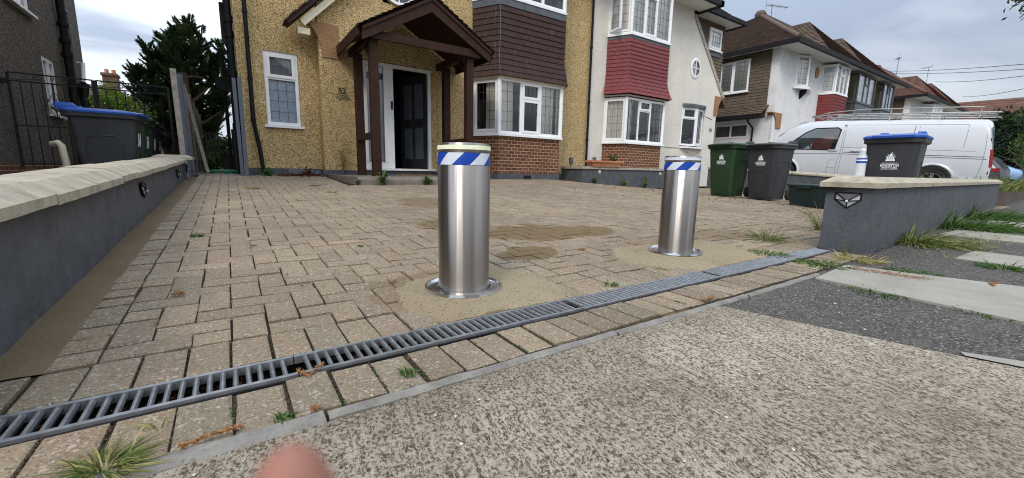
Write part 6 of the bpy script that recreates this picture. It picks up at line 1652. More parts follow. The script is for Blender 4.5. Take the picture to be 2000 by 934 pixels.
car('parked_car', 'pale blue car beyond the dark grey one at the far right', 'car_blue', (30.2, 2.25, -.05), R(88), False)

# ================================================================== FENCE POSTS, PANELS, GATES on the left
CP = tag((lambda mb: (mb.prism([(-.615, 8.2, .2), (-.545, 8.2, .2), (-.545, 8.30, .2), (-.615, 8.30, .2)], (-.02, 0, 1.73)), mb.build('fence_post', 'concrete_post'))[1])(MB()), 'tall weathered concrete fence post at the far end of the left wall', 'post')
mb = MB(); mb.bar((-.515, 8.23, .25), (-.535, 8.23, 1.86), .062, .05, (0, 1, 0)); mb.bar((-.475, 8.21, .25), (-.497, 8.21, 1.855), .012, .07, (0, 1, 0))
mb.lathe([(0, -.01), (.012, -.008), (.014, 0)], (-.51, 8.20, 1.12), 12, axis='Y'); tag(mb.build('metal_post', 'grey_metal'), 'blue grey metal post fixed beside the concrete fence post', 'post')
mb = MB(); mb.bar((-.30, 8.35, .40), (-.505, 8.55, 1.74), .045, .022, (0, 1, 0), 0, (.95, .95, .95)); tag(mb.build('loose_board', 'fence_timber'), 'single weathered board leaning against the fence panels', 'board')
fp = random.Random(4)
for i in range(5):
    y0 = 8.75 + i * .98; f = thing('timber_fence', ('weathered grey timber fence panel in the side passage, ' + ('nearest of the row', 'second of the row', 'third of the row', 'fourth of the row', 'farthest of the row')[i]), 'fence panel', (-.52, y0 + .5, .4), 0, 'fence panels along the side passage')
    mb = MB(); top = 1.74 - .02 * i
    for k in range(8):
        y = y0 + k * .12; c = fp.uniform(.6, 1.2); h = top + fp.uniform(-.02, .03) + (0 if k else .06); lean = fp.uniform(-.008, .012)
        mb.prism([(-.545 + lean * 0, y, .34), (-.525, y, .34), (-.525, y + .115, .34), (-.545, y + .115, .34)], (-.03 + lean, 0, h - .34), 0, (c, c, c))
    mb.build('fence_boards', 'fence_timber', f)
    mb = MB(); mb.box(-.525, -.49, y0 - .04, y0 + .02, .30, top + .05, 0, (.8, .8, .8)); mb.box(-.53, -.50, y0 + .02, y0 + .94, .60, .66); mb.box(-.55, -.52, y0 + .02, y0 + .94, 1.45, 1.51); mb.build('fence_frame', 'fence_timber', f)
mb = MB(); mb.bar((.165, 8.36, .335), (.155, 8.42, 1.93), .05, .03, (0, 1, 0)); tag(mb.build('metal_rail', 'grey_metal'), 'shorter grey metal rail leaning on the corner of the ochre house', 'rail', 'grey rails leaning on the house corner')
mb = MB(); mb.bar((.225, 8.34, .335), (.235, 8.42, 1.955), .058, .03, (0, 1, 0)); tag(mb.build('metal_rail', 'grey_metal'), 'taller grey metal rail next to the drainpipe at the corner of the ochre house', 'rail', 'grey rails leaning on the house corner')
def gate(x0, x1, y, label):
    g = thing('iron_gate', label, 'gate', ((x0 + x1) / 2, y, .4), 0, 'pair of wrought iron gates')
    mb = MB(); zt, zb, zm = 1.97, .42, 1.84
    for x in (x0, x1): mb.bar((x, y, zb), (x, y, zt), .035, .035)
    for z in (zb + .06, 1.12, zm, zt): mb.bar((x0, y, z), (x1, y, z), .022, .012, (0, 1, 0))
    mb.build('gate_frame', 'wrought_iron', g)
    mb = MB(); n = 8
    for k in range(1, n):
        x = x0 + (x1 - x0) * k / n; mb.tube([(x, y, zb), (x, y, zm)], .0085, 6)
    mb.build('gate_bars', 'wrought_iron', g)
    mb = MB(); L = x1 - x0
    def scroll(cx, cz, r, turns, s, a0=0):
        mb.tube([(cx + s * r * (1 - t * .75) * math.cos(a0 + t * turns * 6.283), y, cz + r * (1 - t * .75) * math.sin(a0 + t * turns * 6.283)) for t in [i / 22 for i in range(23)]], .005, 5, 0, None, False)
    for s, c in ((1, x0 + L * .33), (-1, x0 + L * .67)):
        scroll(c, 1.905, .055, 1.4, s); mb.tube([(c + s * .05, y, 1.90), (x0 + .03 if s > 0 else x1 - .03, y, 1.86 if s > 0 else 1.86)], .005, 5)
    mb.build('gate_scrolls', 'wrought_iron', g)
    for s in (-1, 1):
        c = (x0 + x1) / 2; mb = MB()
        scroll(c + s * .11, 1.55, .10, 1.3, s, 2.4); scroll(c + s * .11, 1.36, .08, 1.3, s, -2.2); scroll(c + s * .09, .95, .075, 1.3, s, 2.4); mb.tube([(c, y, 1.7), (c + s * .12, y, 1.5), (c, y, 1.26)], .005, 5)
        mb.build('gate_scrolls', 'wrought_iron', g)
    return g
gate(-2.93, -1.92, 10.6, 'left leaf of the black wrought iron gates with scrolls, hinged on the grey house')
gate(-1.88, -.88, 10.6, 'right leaf of the black wrought iron gates, behind the wheelie bins and against the fence')
mb = MB(); mb.box(-3.02, -2.93, 10.5, 10.62, 1.80, 1.86); tag(mb.build('gate_bracket', 'wrought_iron'), 'black iron hinge bracket on the grey house wall', 'bracket')
mb = MB(); mb.tube([(-2.30, 9.6, .80), (-2.22, 9.52, .82), (-2.18, 9.5, .78), (-2.14, 9.45, .42), (-2.10, 9.42, .36), (-1.90, 9.42, .33)], .045, 12); tag(mb.build('waste_pipe', 'cream_paint'), 'pale plastic waste pipe bending down to the ground behind the iron gate', 'pipe')
# what shows down the side passage and behind
SH = thing('garden_fence', 'pale blue grey board fence at the bottom of the side passage', 'fence', (0, 22, .4))
mb = MB()
for k in range(40): c = .9 + .2 * rnd.random(); mb.box(-1.6 + k * .1, -1.505 + k * .1, 22, 22.03, .3, 1.45, 0, (c, c, c))
mb.build('fence_boards', 'shed_blue', SH)
mb = MB(); mb.box(-1.6, 2.4, 22.03, 22.08, .6, .7); mb.box(-1.6, 2.4, 22.03, 22.08, 1.2, 1.3); mb.build('fence_rails', 'shed_blue', SH)
tr_ = thing('garden_trellis', 'dark slatted garden frame leaning in the side passage', 'trellis', (-.35, 14.6, .45))
mb = MB()
for k in range(4): mb.box(-.52 + k * .09, -.47 + k * .09, 14.55, 14.6, .42, 1.42)
mb.box(-.55, -.18, 14.6, 14.63, 1.36, 1.42); mb.box(-.55, -.18, 14.6, 14.63, .9, .95); mb.build('trellis_frame', 'pot_dark', tr_)
tag((lambda mb: (mb.loft([rring(-.13, .13, .13, .04, .40), rring(-.16, .16, .16, .04, .72), rring(-.175, .175, .175, .04, .74)], 0, True, True), setattr(mb, 'v', [(x + .02, y + 10.3, z) for x, y, z in mb.v]), mb.build('plant_pot', 'pot_dark'))[2])(MB()), 'dark square plant pot in the side passage by the house corner', 'plant pot')
mb = MB(); pts = []
for i in range(90): a = i * .35; r = .17 + .05 * math.sin(i * .21); pts.append((-.10 + r * 1.5 * math.cos(a), 9.35 + r * math.sin(a), gz(0, 8.6) + .03 + .012 * math.sin(i * 1.7) + .0004 * i))
mb.tube(pts, .012, 6); tag(mb.build('garden_hose', 'green_hose'), 'coil of green garden hose lying in the side passage', 'hose')
# brick chimney and roof of a house behind
CH = thing('house_behind', 'brick house with a red potted chimney far behind the iron gates', 'house', (-4, 29, 0))
mb = MB(); mb.box(-4.72, -4.2, 28, 28.6, 3.0, 4.72); mb.box(-4.76, -4.16, 27.95, 28.65, 4.62, 4.74); mb.build('chimney', 'chimney_brick', CH)
for x in (-4.58, -4.33): mb = MB(); mb.lathe([(.09, 4.74), (.075, 4.92), (.09, 4.94), (.06, 4.94), (.06, 4.8)], (x, 28.3, 0), 12); mb.build('chimney_pot', 'terracotta', CH)
mb = MB(); roof_tiles(mb, (-7.5, 27, 2.4), (-4.9, 27, 2.4), (-4.9, 30, 4.4), (-6.5, 30, 4.4), .3, .4, 81); roof_tiles(mb, (-4.9, 27, 2.9), (-1.2, 27, 2.9), (-2.4, 30, 4.55), (-3.2, 30, 4.55), .3, .4, 82); mb.build('roof', 'roof_tile', CH)
mb = MB(); mb.box(-7.4, -1.3, 27.4, 33, 0, 2.9); mb.build('wall', 'chimney_brick', CH)
# ================================================================== VEGETATION
def leafquad(mb, c, d, n, L, W, shade, bend=.15):
    d = d.normalized(); s = d.cross(n)
    if s.length < 1e-5: s = d.cross(Vector((.3, .9, .1)))
    s.normalize(); nn = s.cross(d)
    a = c; m = c + d * L * .5 + nn * bend * L * .3; e = c + d * L - nn * bend * L * .4
    mb.add([a, m + s * W / 2, e, m - s * W / 2], [(0, 1, 2, 3)], 0, (shade, shade, shade))
def rvec(r):
    while True:
        v = Vector((r.uniform(-1, 1), r.uniform(-1, 1), r.uniform(-1, 1)))
        if .05 < v.length < 1: return v.normalized()
def leafy_tree(name, label, cat, base, trunk_h, crown, n_clump, per, leaf, mat_, seed, group=None, tr=.12, sub=None, fine=False):
    """crown: (centre, (rx, ry, rz)); trunk with limbs, leaves in clumps"""
    r = random.Random(seed); root = thing(name, label, cat, base, 0, group); B = Vector(base); C = Vector(crown[0]); S = Vector(crown[1])
    mb = MB(); top = Vector((C.x, C.y, C.z + S.z * .3)); mb.tube([B, B.lerp(top, .4) + rvec(r) * .08, top], [tr, tr * .7, tr * .25], 10); clumps = []
    for i in range(n_clump):
        v = rvec(r); q = r.uniform(.45, 1.0) ** .6; p = C + Vector((v.x * S.x, v.y * S.y, v.z * S.z)) * q; clumps.append(p)
        if i % 2 == 0: a = B.lerp(top, r.uniform(.35, .95)); mb.tube([a, a.lerp(p, .5) + rvec(r) * .1 + Z_ * .05, p], [tr * .3, tr * .18, tr * .06], 6)
    mb.build('trunk', 'bark', root)
    lb = MB(); cs = (S.x + S.y + S.z) / 3 * (.30 if n_clump > 30 else .42)
    for p in clumps:
        base_s = r.uniform(.1, .8); sz = cs * r.uniform(.6, 1.25)
        for k in range(per):
            v = rvec(r); c = p + v * sz * r.uniform(.2, 1) ** .7; d = (v + rvec(r) * .8 + Vector((0, 0, -.15))); leafquad(lb, c, d, rvec(r), leaf[0] * r.uniform(.6, 1.3), leaf[1] * r.uniform(.7, 1.2), min(1, max(0, base_s + r.uniform(-.25, .3))))
    lb.build('crown', mat_, root)
    return root
def conifer(base, H, spread, n, seed, label):
    r = random.Random(seed); root = thing('conifer_tree', label, 'tree', base); B = Vector(base)
    mb = MB(); lb = MB()
    stems = [(.25, 0, .98), (.8, .3, .96), (-.6, .1, .82), (.1, -.5, .90), (1.3, .5, .92), (-.25, .4, .9), (.55, -.2, 1.0), (-.95, 0, .66), (1.6, .1, .84)]
    for (sx, sy, hh) in stems:
        t0 = B + Vector((sx * .25, sy * .25, 0)); t1 = B + Vector((sx * spread * .75, sy * spread * .6, H * hh)); mb.tube([t0, t0.lerp(t1, .5) + Vector((sx * .1, 0, 0)), t1], [.11, .07, .015], 8)
        for i in range(n):
            t = .22 + .78 * (i / n) ** .85; p = t0.lerp(t1, t); a = r.uniform(0, 6.283); L = spread * min(1.05 - t, .55) * r.uniform(.6, 1.25) + .20
            d = Vector((math.cos(a), math.sin(a), r.uniform(.05, .75) + .5 * (t - .3))).normalized()
            q = p; pts = [q]
            for k in range(5): d = (d + Vector((0, 0, .10)) + rvec(r) * .12).normalized(); q = q + d * L / 5; pts.append(q)
            if i % 3 == 0: mb.tube(pts, [.018, .014, .011, .008, .005, .003], 5)
            side = d.cross(Z_).normalized() if abs(d.z) < .98 else X_; bs = r.uniform(.05, .75)
            m = int(70 + 130 * L)
            for k in range(m):
                u = (k + r.random()) / m; idx = min(4, int(u * 5)); c = pts[idx].lerp(pts[idx + 1], u * 5 - idx); s = 1 if k % 2 else -1; taper = (1.08 - u)
                dd = (d * 1.0 + side * s * r.uniform(.5, 1.2) + Vector((0, 0, r.uniform(-.45, .45)))).normalized()
                ln = (.085 + .09 * taper) * r.uniform(.7, 1.3)
                leafquad(lb, c, dd, Z_ + rvec(r) * .6, ln, .027 * r.uniform(.8, 1.4), min(1, max(0, bs + r.uniform(-.2, .25) + .15 * u)))
    mb.build('trunk', 'bark', root); lb.build('crown', 'conifer_leaf', root)
    return root
conifer((-1.25, 17.6, .3), 4.7, 1.35, 60, 5, 'tall dark ragged conifer behind the side passage between the grey and the ochre houses')
# cut stub trunk with bare limbs in front of the conifer
mb = MB(); mb.tube([(-.90, 15.6, .3), (-.88, 15.6, 2.0), (-.93, 15.6, 3.1)], [.14, .12, .11], 10); mb.tube([(-.90, 15.6, 2.95), (-.7, 15.6, 3.03), (-.45, 15.6, 3.02)], [.05, .035, .02], 6); mb.tube([(-.90, 15.6, 2.2), (-.6, 15.5, 2.45), (-.35, 15.5, 2.75)], [.06, .04, .02], 6); mb.tube([(-.90, 15.6, 1.7), (-.5, 15.5, 1.75), (-.1, 15.5, 2.1)], [.05, .04, .02], 6)
tag(mb.build('tree_stump', 'bark'), 'pale lopped tree trunk with bare side limbs in front of the dark conifer', 'tree')
leafy_tree('garden_bush', 'bright yellow green bush seen through the iron gates', 'bush', (-2.75, 16.2, .1), 1.5, ((-2.7, 16.2, 1.75), (.85, .7, .85)), 46, 110, (.085, .05), 'bush_leaf', 11)
leafy_tree('garden_shrub', 'leafy green shrub at the end of the side passage', 'shrub', (-.15, 16.5, .45), .5, ((-.12, 16.5, 1.0), (.38, .4, .45)), 24, 90, (.09, .05), 'weed_leaf', 12)
leafy_tree('garden_shrub', 'low shrub beside the dark trellis in the side passage', 'shrub', (-.45, 13.6, .45), .3, ((-.42, 13.6, .62), (.2, .3, .25)), 12, 70, (.07, .04), 'weed_leaf', 13)
# right hand side: dark hedge behind the cars, feathery light tree, tree overhead
leafy_tree('hedge_bush', 'dark evergreen hedge behind the parked cars at the far right', 'hedge', (36, 4.6, .0), 3, ((36, 4.3, 2.2), (1.6, 1.3, 1.9)), 90, 150, (.22, .12), 'hedge_leaf', 14)
leafy_tree('hedge_bush', 'dark shrubs at the right edge behind the rough grass', 'hedge', (27, 2.2, .0), 2, ((33, 3.4, 1.9), (1.0, 1.3, 1.6)), 60, 150, (.15, .08), 'hedge_leaf', 15)
leafy_tree('garden_tree', 'feathery light green tree at the right edge above the dark shrubs', 'tree', (25, 2.0, .0), 3, ((25, 1.95, 2.6), (.9, .75, 1.5)), 60, 70, (.15, .045), 'tree_leaf', 16)
def street_branch():
    r = random.Random(18); root = thing('street_tree', 'leafy twigs of a street tree hanging into the top right corner', 'tree', (6.2, -.62, 0))
    mb = MB(); lb = MB(); mb.tube([(6.2, -.9, 0), (6.15, -.85, 2.6), (6.3, -.7, 4.6)], [.16, .13, .09], 12)
    tips = []
    for (a, b) in (((6.25, -.75, 3.4), (6.0, .84, 2.06)), ((6.25, -.75, 3.4), (6.0, .79, 2.10)), ((6.28, -.72, 3.3), (6.0, .77, 1.97)), ((6.28, -.72, 3.6), (6.02, .72, 2.15))):
        a, b = Vector(a), Vector(b); pts = [a, a.lerp(b, .4) + Vector((0, .08, .25)), a.lerp(b, .75) + Vector((0, .06, .12)), b]; mb.tube(pts, [.03, .018, .010, .004], 6); tips.append(pts)
    for pts in tips:
        for k in range(70):
            u = r.uniform(.55, 1.0); i = min(2, int(u * 3)); c = pts[i].lerp(pts[i + 1], u * 3 - i) + rvec(r) * .07; d = rvec(r) + Vector((0, .2, -.6)); leafquad(lb, c, d, rvec(r), r.uniform(.035, .06), r.uniform(.018, .03), r.random())
    mb.build('trunk', 'bark', root); lb.build('leaves', 'branch_leaf', root)
street_branch()
# ---- weeds and grass tufts
def tuft(label, x, y, z, n, h, spread, mat_='grass_leaf', seed=0, lean=(0, 0), w=.006, name='grass_tuft', group=None, cat='grass', floppy=.6):
    r = random.Random(seed); mb = MB()
    for i in range(n):
        a = r.uniform(0, 6.283); q = r.random() ** .7; b = Vector((x + math.cos(a) * q * spread * .35, y + math.sin(a) * q * spread * .35, z - .008))
        L = h * r.uniform(.45, 1.25); out = Vector((math.cos(a), math.sin(a), 0)) * r.uniform(.15, floppy) + Vector((lean[0], lean[1], 0)) * r.uniform(.3, 1); d = (Z_ + out).normalized(); p = b; ws = w * r.uniform(.6, 1.3); side = d.cross(rvec(r)).normalized(); sh = r.random(); prev = None
        for k in range(6):
            t = k / 5; ww = ws * (1 - t ** 1.6) * .5 + .0002; l, q2 = p + side * ww, p - side * ww
            if prev: mb.add([prev[0], prev[1], q2, l], [(0, 1, 2, 3)], 0, (sh, sh, sh))
            prev = (l, q2); d = (d + out * .22 - Z_ * (.16 + .1 * floppy) * r.uniform(.5, 1.5)).normalized(); p = p + d * L / 5
            if p.z < z + .003: p.z = z + .003
    return tag(mb.build(name, mat_), label, cat, group)
def weed(label, x, y, z, n, h, seed, mat_='weed_leaf', name='weed', L=(.03, .018), sp=.5, group=None):
    r = random.Random(seed); root = thing(name, label, 'weed', (x, y, z), 0, group); mb = MB(); lb = MB()
    for i in range(n):
        a = r.uniform(0, 6.283); t = Vector((x + math.cos(a) * h * sp * r.random(), y + math.sin(a) * h * sp * r.random(), z + h * r.uniform(.5, 1.1))); b = Vector((x, y, z - .01)); mb.tube([b, b.lerp(t, .5) + Z_ * .01, t], [.003, .0022, .001], 4)
        for k in range(11):
            u = r.uniform(.15, 1.05); c = b.lerp(t, u); d = rvec(r) + Z_ * .3; leafquad(lb, c, d, Z_ + rvec(r) * .5, L[0] * r.uniform(.6, 1.3), L[1] * r.uniform(.7, 1.2), r.random())
    mb.build('stem', mat_, root); lb.build('leaf', mat_, root); return root
tuft('straggly half dry grass tuft in the near left corner by the edging kerb', -.225, .925, .004, 210, .070, .09, 'grass_leaf', 1, (.10, .02), .0030, floppy=1.9)
tuft('dry straw coloured grass mixed in the tuft in the near left corner', -.22, .915, .004, 90, .075, .13, 'straw_leaf', 131, (.08, .0), .0026, floppy=2.0)
tuft('long dark grass blade clump hanging over the drain at lower left', -.16, 1.02, .004, 7, .06, .02, 'grass_leaf', 2, (-.1, .5), .0034, floppy=.9)
tuft('big lush green grass clump at the foot of the right hand wall', 4.72, .93, 0, 700, .24, .85, 'grass_leaf', 3, (-.05, -.2), .008, floppy=1.3)
tuft('second grass clump farther along the foot of the right hand wall', 6.75, 1.03, 0, 800, .30, 1.3, 'weed_leaf', 4, (-.05, -.2), .010, floppy=1.3)
tuft('far grass clump near the end of the right hand wall', 8.6, 1.13, 0, 500, .28, 1.3, 'weed_leaf', 41, (0, -.2), .012, floppy=.8)
tuft('yellowed dry grass tuft at the corner of the right hand wall', 3.33, .92, 0, 170, .10, .34, 'straw_leaf', 5, (.1, -.1), .006, floppy=1.4)
tuft('low green grass creeping over the slab joint by the kerb end', 2.93, .965, .004, 190, .06, .40, 'weed_leaf', 6, (0, 0), .005, floppy=1.6)
tuft('tall wispy grass beside the end of the drain', 3.62, 1.62, .012, 240, .20, .36, 'grass_leaf', 7, (-.2, .1), .0042, floppy=1.5)
tuft('single pale grass blade standing in front of the right hand wall end', 3.40, 1.0, 0, 7, .15, .02, 'grass_leaf', 8, (-.1, .0), .006, floppy=.25)
tuft('grass patch growing over the drain cover near its right end', 2.98, 1.30, .006, 150, .05, .36, 'weed_leaf', 9, (.1, 0), .005, floppy=1.6)
tuft('row of grass in the joint along the slab edge', 2.46, .58, 0, 150, .025, .30, 'weed_leaf', 10, (0, -.2), .004, floppy=1.6)
tuft('second row of grass farther down the slab joint', 2.45, .25, 0, 70, .02, .22, 'weed_leaf', 101, (0, -.2), .004, floppy=1.6)
tuft('mossy grass between the slab and the far tarmac', 3.17, .62, 0, 160, .045, .34, 'weed_leaf', 11, (0, -.3), .005, floppy=1.5)
tuft('grass growing in the pavement joint at the right edge', 3.87, .36, 0, 150, .07, .30, 'weed_leaf', 12, (0, .1), .006, floppy=1.3)
tuft('small grass tuft at the lower right slab edge', 2.44, -.12, 0, 60, .03, .16, 'weed_leaf', 121, (0, .1), .005, floppy=1.2)
for i in range(4): tuft(('rough grass at the near end of the raised bed', 'rough grass in the middle of the raised bed', 'rough grass towards the far end of the raised bed', 'tall grass at the back of the raised bed')[i], 13.2 + i * 2.6, 2.0 + i * .12, .31, 330, .42, 2.4, 'grass_leaf', 30 + i, (0, 0), .022, group='grass on the raised bed', floppy=.6)
def field(x, y):
    return gz(x, y)
yel = [(.25, 6.2, 120, .06, .30, 'straw_leaf', 'yellow grass patch spreading in the paving joints on the left'), (1.05, 5.6, 60, .07, .14, 'straw_leaf', 'yellow green grass sprig in the paving, right of the big yellow patch'), (.98, 6.5, 50, .05, .16, 'weed_leaf', 'small green sprig in the paving behind the yellow one'), (-.20, 3.18, 60, .035, .09, 'weed_leaf', 'flat green weed in the paving joint near the left border'), (.62, 2.55, 26, .022, .04, 'grass_leaf', 'tiny moss tuft in a joint left of the near bollard'), (1.46, 1.31, 44, .035, .09, 'weed_leaf', 'little green weed at the back edge of the drain between the bollards'), (.345, .98, 40, .022, .06, 'weed_leaf', 'moss and weed between two front blocks by the kerb'), (.05, .93, 30, .018, .05, 'weed_leaf', 'moss in a joint of the front blocks at left'), (1.95, 1.40, 10, .07, .02, 'grass_leaf', 'thin wispy stem by the cement in front of the farther bollard')]
for i, (x, y, n, h, s, m, lb) in enumerate(yel): tuft(lb, x, y, gz(x, y) + .002, n, h, s, m, 60 + i, (0, 0), .0045 if y < 4 else .007, floppy=1.3)
weed('leafy green weed growing beside the front post of the porch', 1.98, 6.58, .26, 9, .20, 1, L=(.06, .035))
weed('small bushy green weed at the foot of the door step', 2.72, 6.58, .26, 9, .13, 2, L=(.06, .035), sp=.8)
weed('low weed at the left end of the door step', 1.60, 6.60, .26, 5, .09, 3, L=(.04, .025))
weed('dry brown plant climbing the ochre wall beside the porch', 1.80, 8.50, .42, 14, .62, 4, 'straw_leaf', L=(.05, .02), sp=.35)
weed('weeds along the plinth under the left window of the ochre house', .55, 8.45, .335, 12, .12, 5, L=(.06, .03), sp=1.6)
weed('brown dead plants by the plinth left of the porch', 1.15, 8.55, .34, 16, .16, 6, 'dead_leaf', L=(.06, .04), sp=1.9)
weed('grey green plant by the end of the door step right of the near bollard', 4.02, 6.9, .28, 14, .17, 7, 'straw_leaf', L=(.06, .03), sp=.8)
for i, x in enumerate((7.75, 8.9, 9.75)): weed(('weed at the left foot of the planter wall', 'weed at the middle of the planter wall', 'tallest weed at the foot of the planter wall')[i], x, 7.70, gz(x, 7.7), 8, (.13, .16, .28)[i], 20 + i, L=(.07, .04), sp=.5, group='weeds at the foot of the planter wall')
for i, x in enumerate((7.86, 8.55)): weed(('small plant at the left of the terracotta trough', 'trailing plant at the right of the terracotta trough')[i], x, 7.84, .80, (5, 12)[i], (.10, .19)[i], 26 + i, 'conifer_leaf', 'trough_plant', (.06, .035), 1.0, 'plants in the trough')
tuft('spiky dark plant behind the pillar end of the right hand wall', 4.75, 1.62, .02, 40, .40, .10, 'grass_leaf', 28, (.0, .1), .008, floppy=.6)
# ---- litter of dry leaves, catkins, straw
lr = random.Random(77)
def scatter(name, m, pts, size, zoff=.004, flat_=.35, wr=(.35, .7)):
    mb = MB()
    for (x, y) in pts:
        z = (gz(x, y) if y > 1.4 else 0) + zoff; a = lr.uniform(0, 6.3); s = size * lr.uniform(.5, 1.4); sh = lr.random()
        d = Vector((math.cos(a), math.sin(a), lr.uniform(-flat_, flat_) * .3)); leafquad(mb, Vector((x, y, z)), d, Z_ + rvec(lr) * flat_, s, s * lr.uniform(*wr), sh, .4)
    tag(mb.build(name, m), kind='stuff')
pts = [(lr.uniform(6.2, 8.8), lr.uniform(2.2, 6.8)) for i in range(260)] + [(lr.uniform(5, 11), lr.uniform(1.6, 7)) for i in range(120)]
scatter('fallen_leaves', 'dry_leaf', pts, .045, .006)
pts = [(lr.gauss(1.75, .9), lr.uniform(1.5, 6.5)) for i in range(90)] + [(lr.uniform(-.3, 4), lr.uniform(1.5, 5)) for i in range(70)]
scatter('fallen_leaves', 'dead_leaf', pts, .016, .006)
scatter('leaf_drift', 'dead_leaf', [(lr.uniform(.7, 1.5), lr.gauss(8.5, .1)) for i in range(260)] + [(lr.uniform(7.1, 8.1), lr.gauss(8.40, .1)) for i in range(340)] + [(lr.uniform(10.2, 11.6), lr.gauss(7.62, .07)) for i in range(260)], .06, .015, 1.2)
scatter('straw', 'straw_leaf', [(lr.gauss(4.9, .6), lr.gauss(.62, .09)) for i in range(160)] + [(lr.gauss(6.5, 1.2), lr.gauss(.75, .1)) for i in range(180)], .10, .004, .12, (.03, .07))
# orange plant dust on the slab
mb = MB()
for i in range(520):
    t = lr.random(); x, y = 2.96 + .04 * t + lr.gauss(0, .028), .82 - .30 * t + lr.gauss(0, .02); stone(mb, (x, y, .0075), lr.uniform(.001, .0024), lr)  if i % 3 == 0 else leafquad(mb, Vector((x, y, .0085)), Vector((lr.uniform(-1, 1), lr.uniform(-1, 1), 0)), Z_, .012, .006, .6)
tag(mb.build('plant_dust', 'dry_leaf'), kind='stuff')
def catkin(label, pts, r=.0042, group='brown catkins on the paving'):
    rr = random.Random(len(label)); root_pts = [Vector(p) for p in pts]; mb = MB(); mb.tube(root_pts, r * .5, 5)
    for i in range(60 * (len(root_pts) - 1)):
        k = i % (len(root_pts) - 1); c = root_pts[k].lerp(root_pts[k + 1], rr.random()) + rvec(rr) * r; leafquad(mb, c, rvec(rr) + (root_pts[k + 1] - root_pts[k]).normalized(), rvec(rr), .006, .004, rr.random())
    return tag(mb.build('catkin', 'dry_leaf'), label, 'catkin', group)
catkin('v shaped orange catkin lying across the front edge of the drain', [(.103, 1.125, .014), (.125, 1.085, .010), (.165, 1.13, .014)])
catkin('long orange catkin along the kerb in the lower left', [(-.12, .915, .010), (-.085, .924, .012), (-.05, .928, .012), (-.02, .930, .010)])
catkin('short catkin at the joint of the two kerb pieces', [(.105, .925, .010), (.122, .918, .010)], .005)
catkin('curled brown catkin on the blocks at left by the border course', [(-.22, 1.98, .038), (-.20, 1.965, .044), (-.185, 1.975, .040)], .007)
catkin('small orange catkin on the herringbone blocks left of the near bollard', [(.06, 2.75, .075), (.09, 2.76, .077)], .005)
catkin('orange catkin between the near bollard and the cement bed', [(.55, 1.78, .026), (.585, 1.79, .028)], .005)
catkin('orange catkin on the front blocks right of the near bollard', [(1.58, .925, .012), (1.64, .918, .012), (1.69, .935, .012)], .005)
catkin('orange catkin behind the cement bed between the two bollards', [(1.83, 1.93, .034), (1.87, 1.91, .034)], .006)
catkin('pale catkin on the pavement slab at far right', [(3.10, .30, .012), (3.16, .32, .012), (3.22, .30, .012)], .006)
# clods of dirt and crumbs of moss caught in the joints of the front courses
jr = random.Random(23); mb = MB(); mc = MB()
for k in range(46):
    x0 = -.86 + .1035 * k - .002
    for i in range(34 if k < 22 else 16):
        stone(mb, (x0 + jr.gauss(0, .0022), jr.uniform(.912, 1.108), -.006 + jr.uniform(0, .004)), jr.uniform(.0012, .0034), jr, 0, .7, 1)
    if jr.random() < .55:
        yc = jr.uniform(.93, 1.05)
        for i in range(26): leafquad(mc, Vector((x0 + jr.gauss(0, .003), yc + jr.gauss(0, .022), -.003)), rvec(jr) + Z_ * .8, rvec(jr), .006, .004, jr.random() * .8)
for k in range(46):
    x0 = -.44 + .1004 * k
    for i in range(14 if k < 22 else 5): stone(mb, (x0 + jr.gauss(0, .002), jr.uniform(1.27, 1.455), -.006 + jr.uniform(0, .004)), jr.uniform(.001, .003), jr, 0, .7, 1)
for i in range(420): stone(mb, (jr.uniform(-.85, 2.6), .906 + jr.gauss(0, .004), .001), jr.uniform(.001, .003), jr, 0, .6, 1)
tag(mb.build('joint_dirt', 'soil'), kind='stuff'); tag(mc.build('joint_moss', 'weed_leaf'), kind='stuff')
# ---- overhead telephone wires at right
def wire(label, a, b, sag):
    a, b = Vector(a), Vector(b); mb = MB(); n = 24
    mb.tube([a.lerp(b, i / n) - Z_ * sag * 4 * (i / n) * (1 - i / n) for i in range(n + 1)], .013, 5)
    return tag(mb.build('telephone_wire', 'wire'), label, 'wire', 'telephone wires over the street')
wire('topmost telephone wire crossing the sky at right', (43.22, 12.52, 8.88), (25.88, 2.46, 4.95), .12)
wire('second telephone wire just under the topmost one', (45.15, 13.06, 9.08), (27.88, 2.62, 5.07), .12)
wire('third telephone wire below the upper pair', (43.07, 8.98, 7.49), (24.89, 2.31, 4.4), .12)
wire('lowest telephone wire sloping up to the right edge', (49.27, 8.49, 7.07), (23.9, 2.16, 3.86), .12)

# ---- the photographer's hand: the index finger tip reaches into the lower edge of the picture
HP = thing('person', "blurred finger tip of the photographer's hand at the bottom edge", 'person', (0, 0, 0))
def cw(a, b, c): return Vector((0, 0, CAM_H)) + _x * a + _d * (b - .0050) + _f * c
def chain(bm_pts, edges, radii):
    me = bpy.data.meshes.new('hand'); me.from_pydata([tuple(p) for p in bm_pts], edges, []); me.update()
    o = bpy.data.objects.new('hand', me); COL.objects.link(o); o.parent = HP
    me.materials.append(MATS['skin'])
    m = o.modifiers.new('skin', 'SKIN'); m.use_smooth_shade = True
    for v, r_ in zip(me.skin_vertices[0].data, radii): v.radius = (r_, r_)
    me.skin_vertices[0].data[0].use_root = True
    sb = o.modifiers.new('smooth', 'SUBSURF'); sb.levels = 2; sb.render_levels = 2
    return o
pts = [cw(.045, .20, .030), cw(.090, .34, .0), cw(.012, .145, .035)]; rad = [.026, .034, .030]; ed = [(0, 1), (0, 2)]
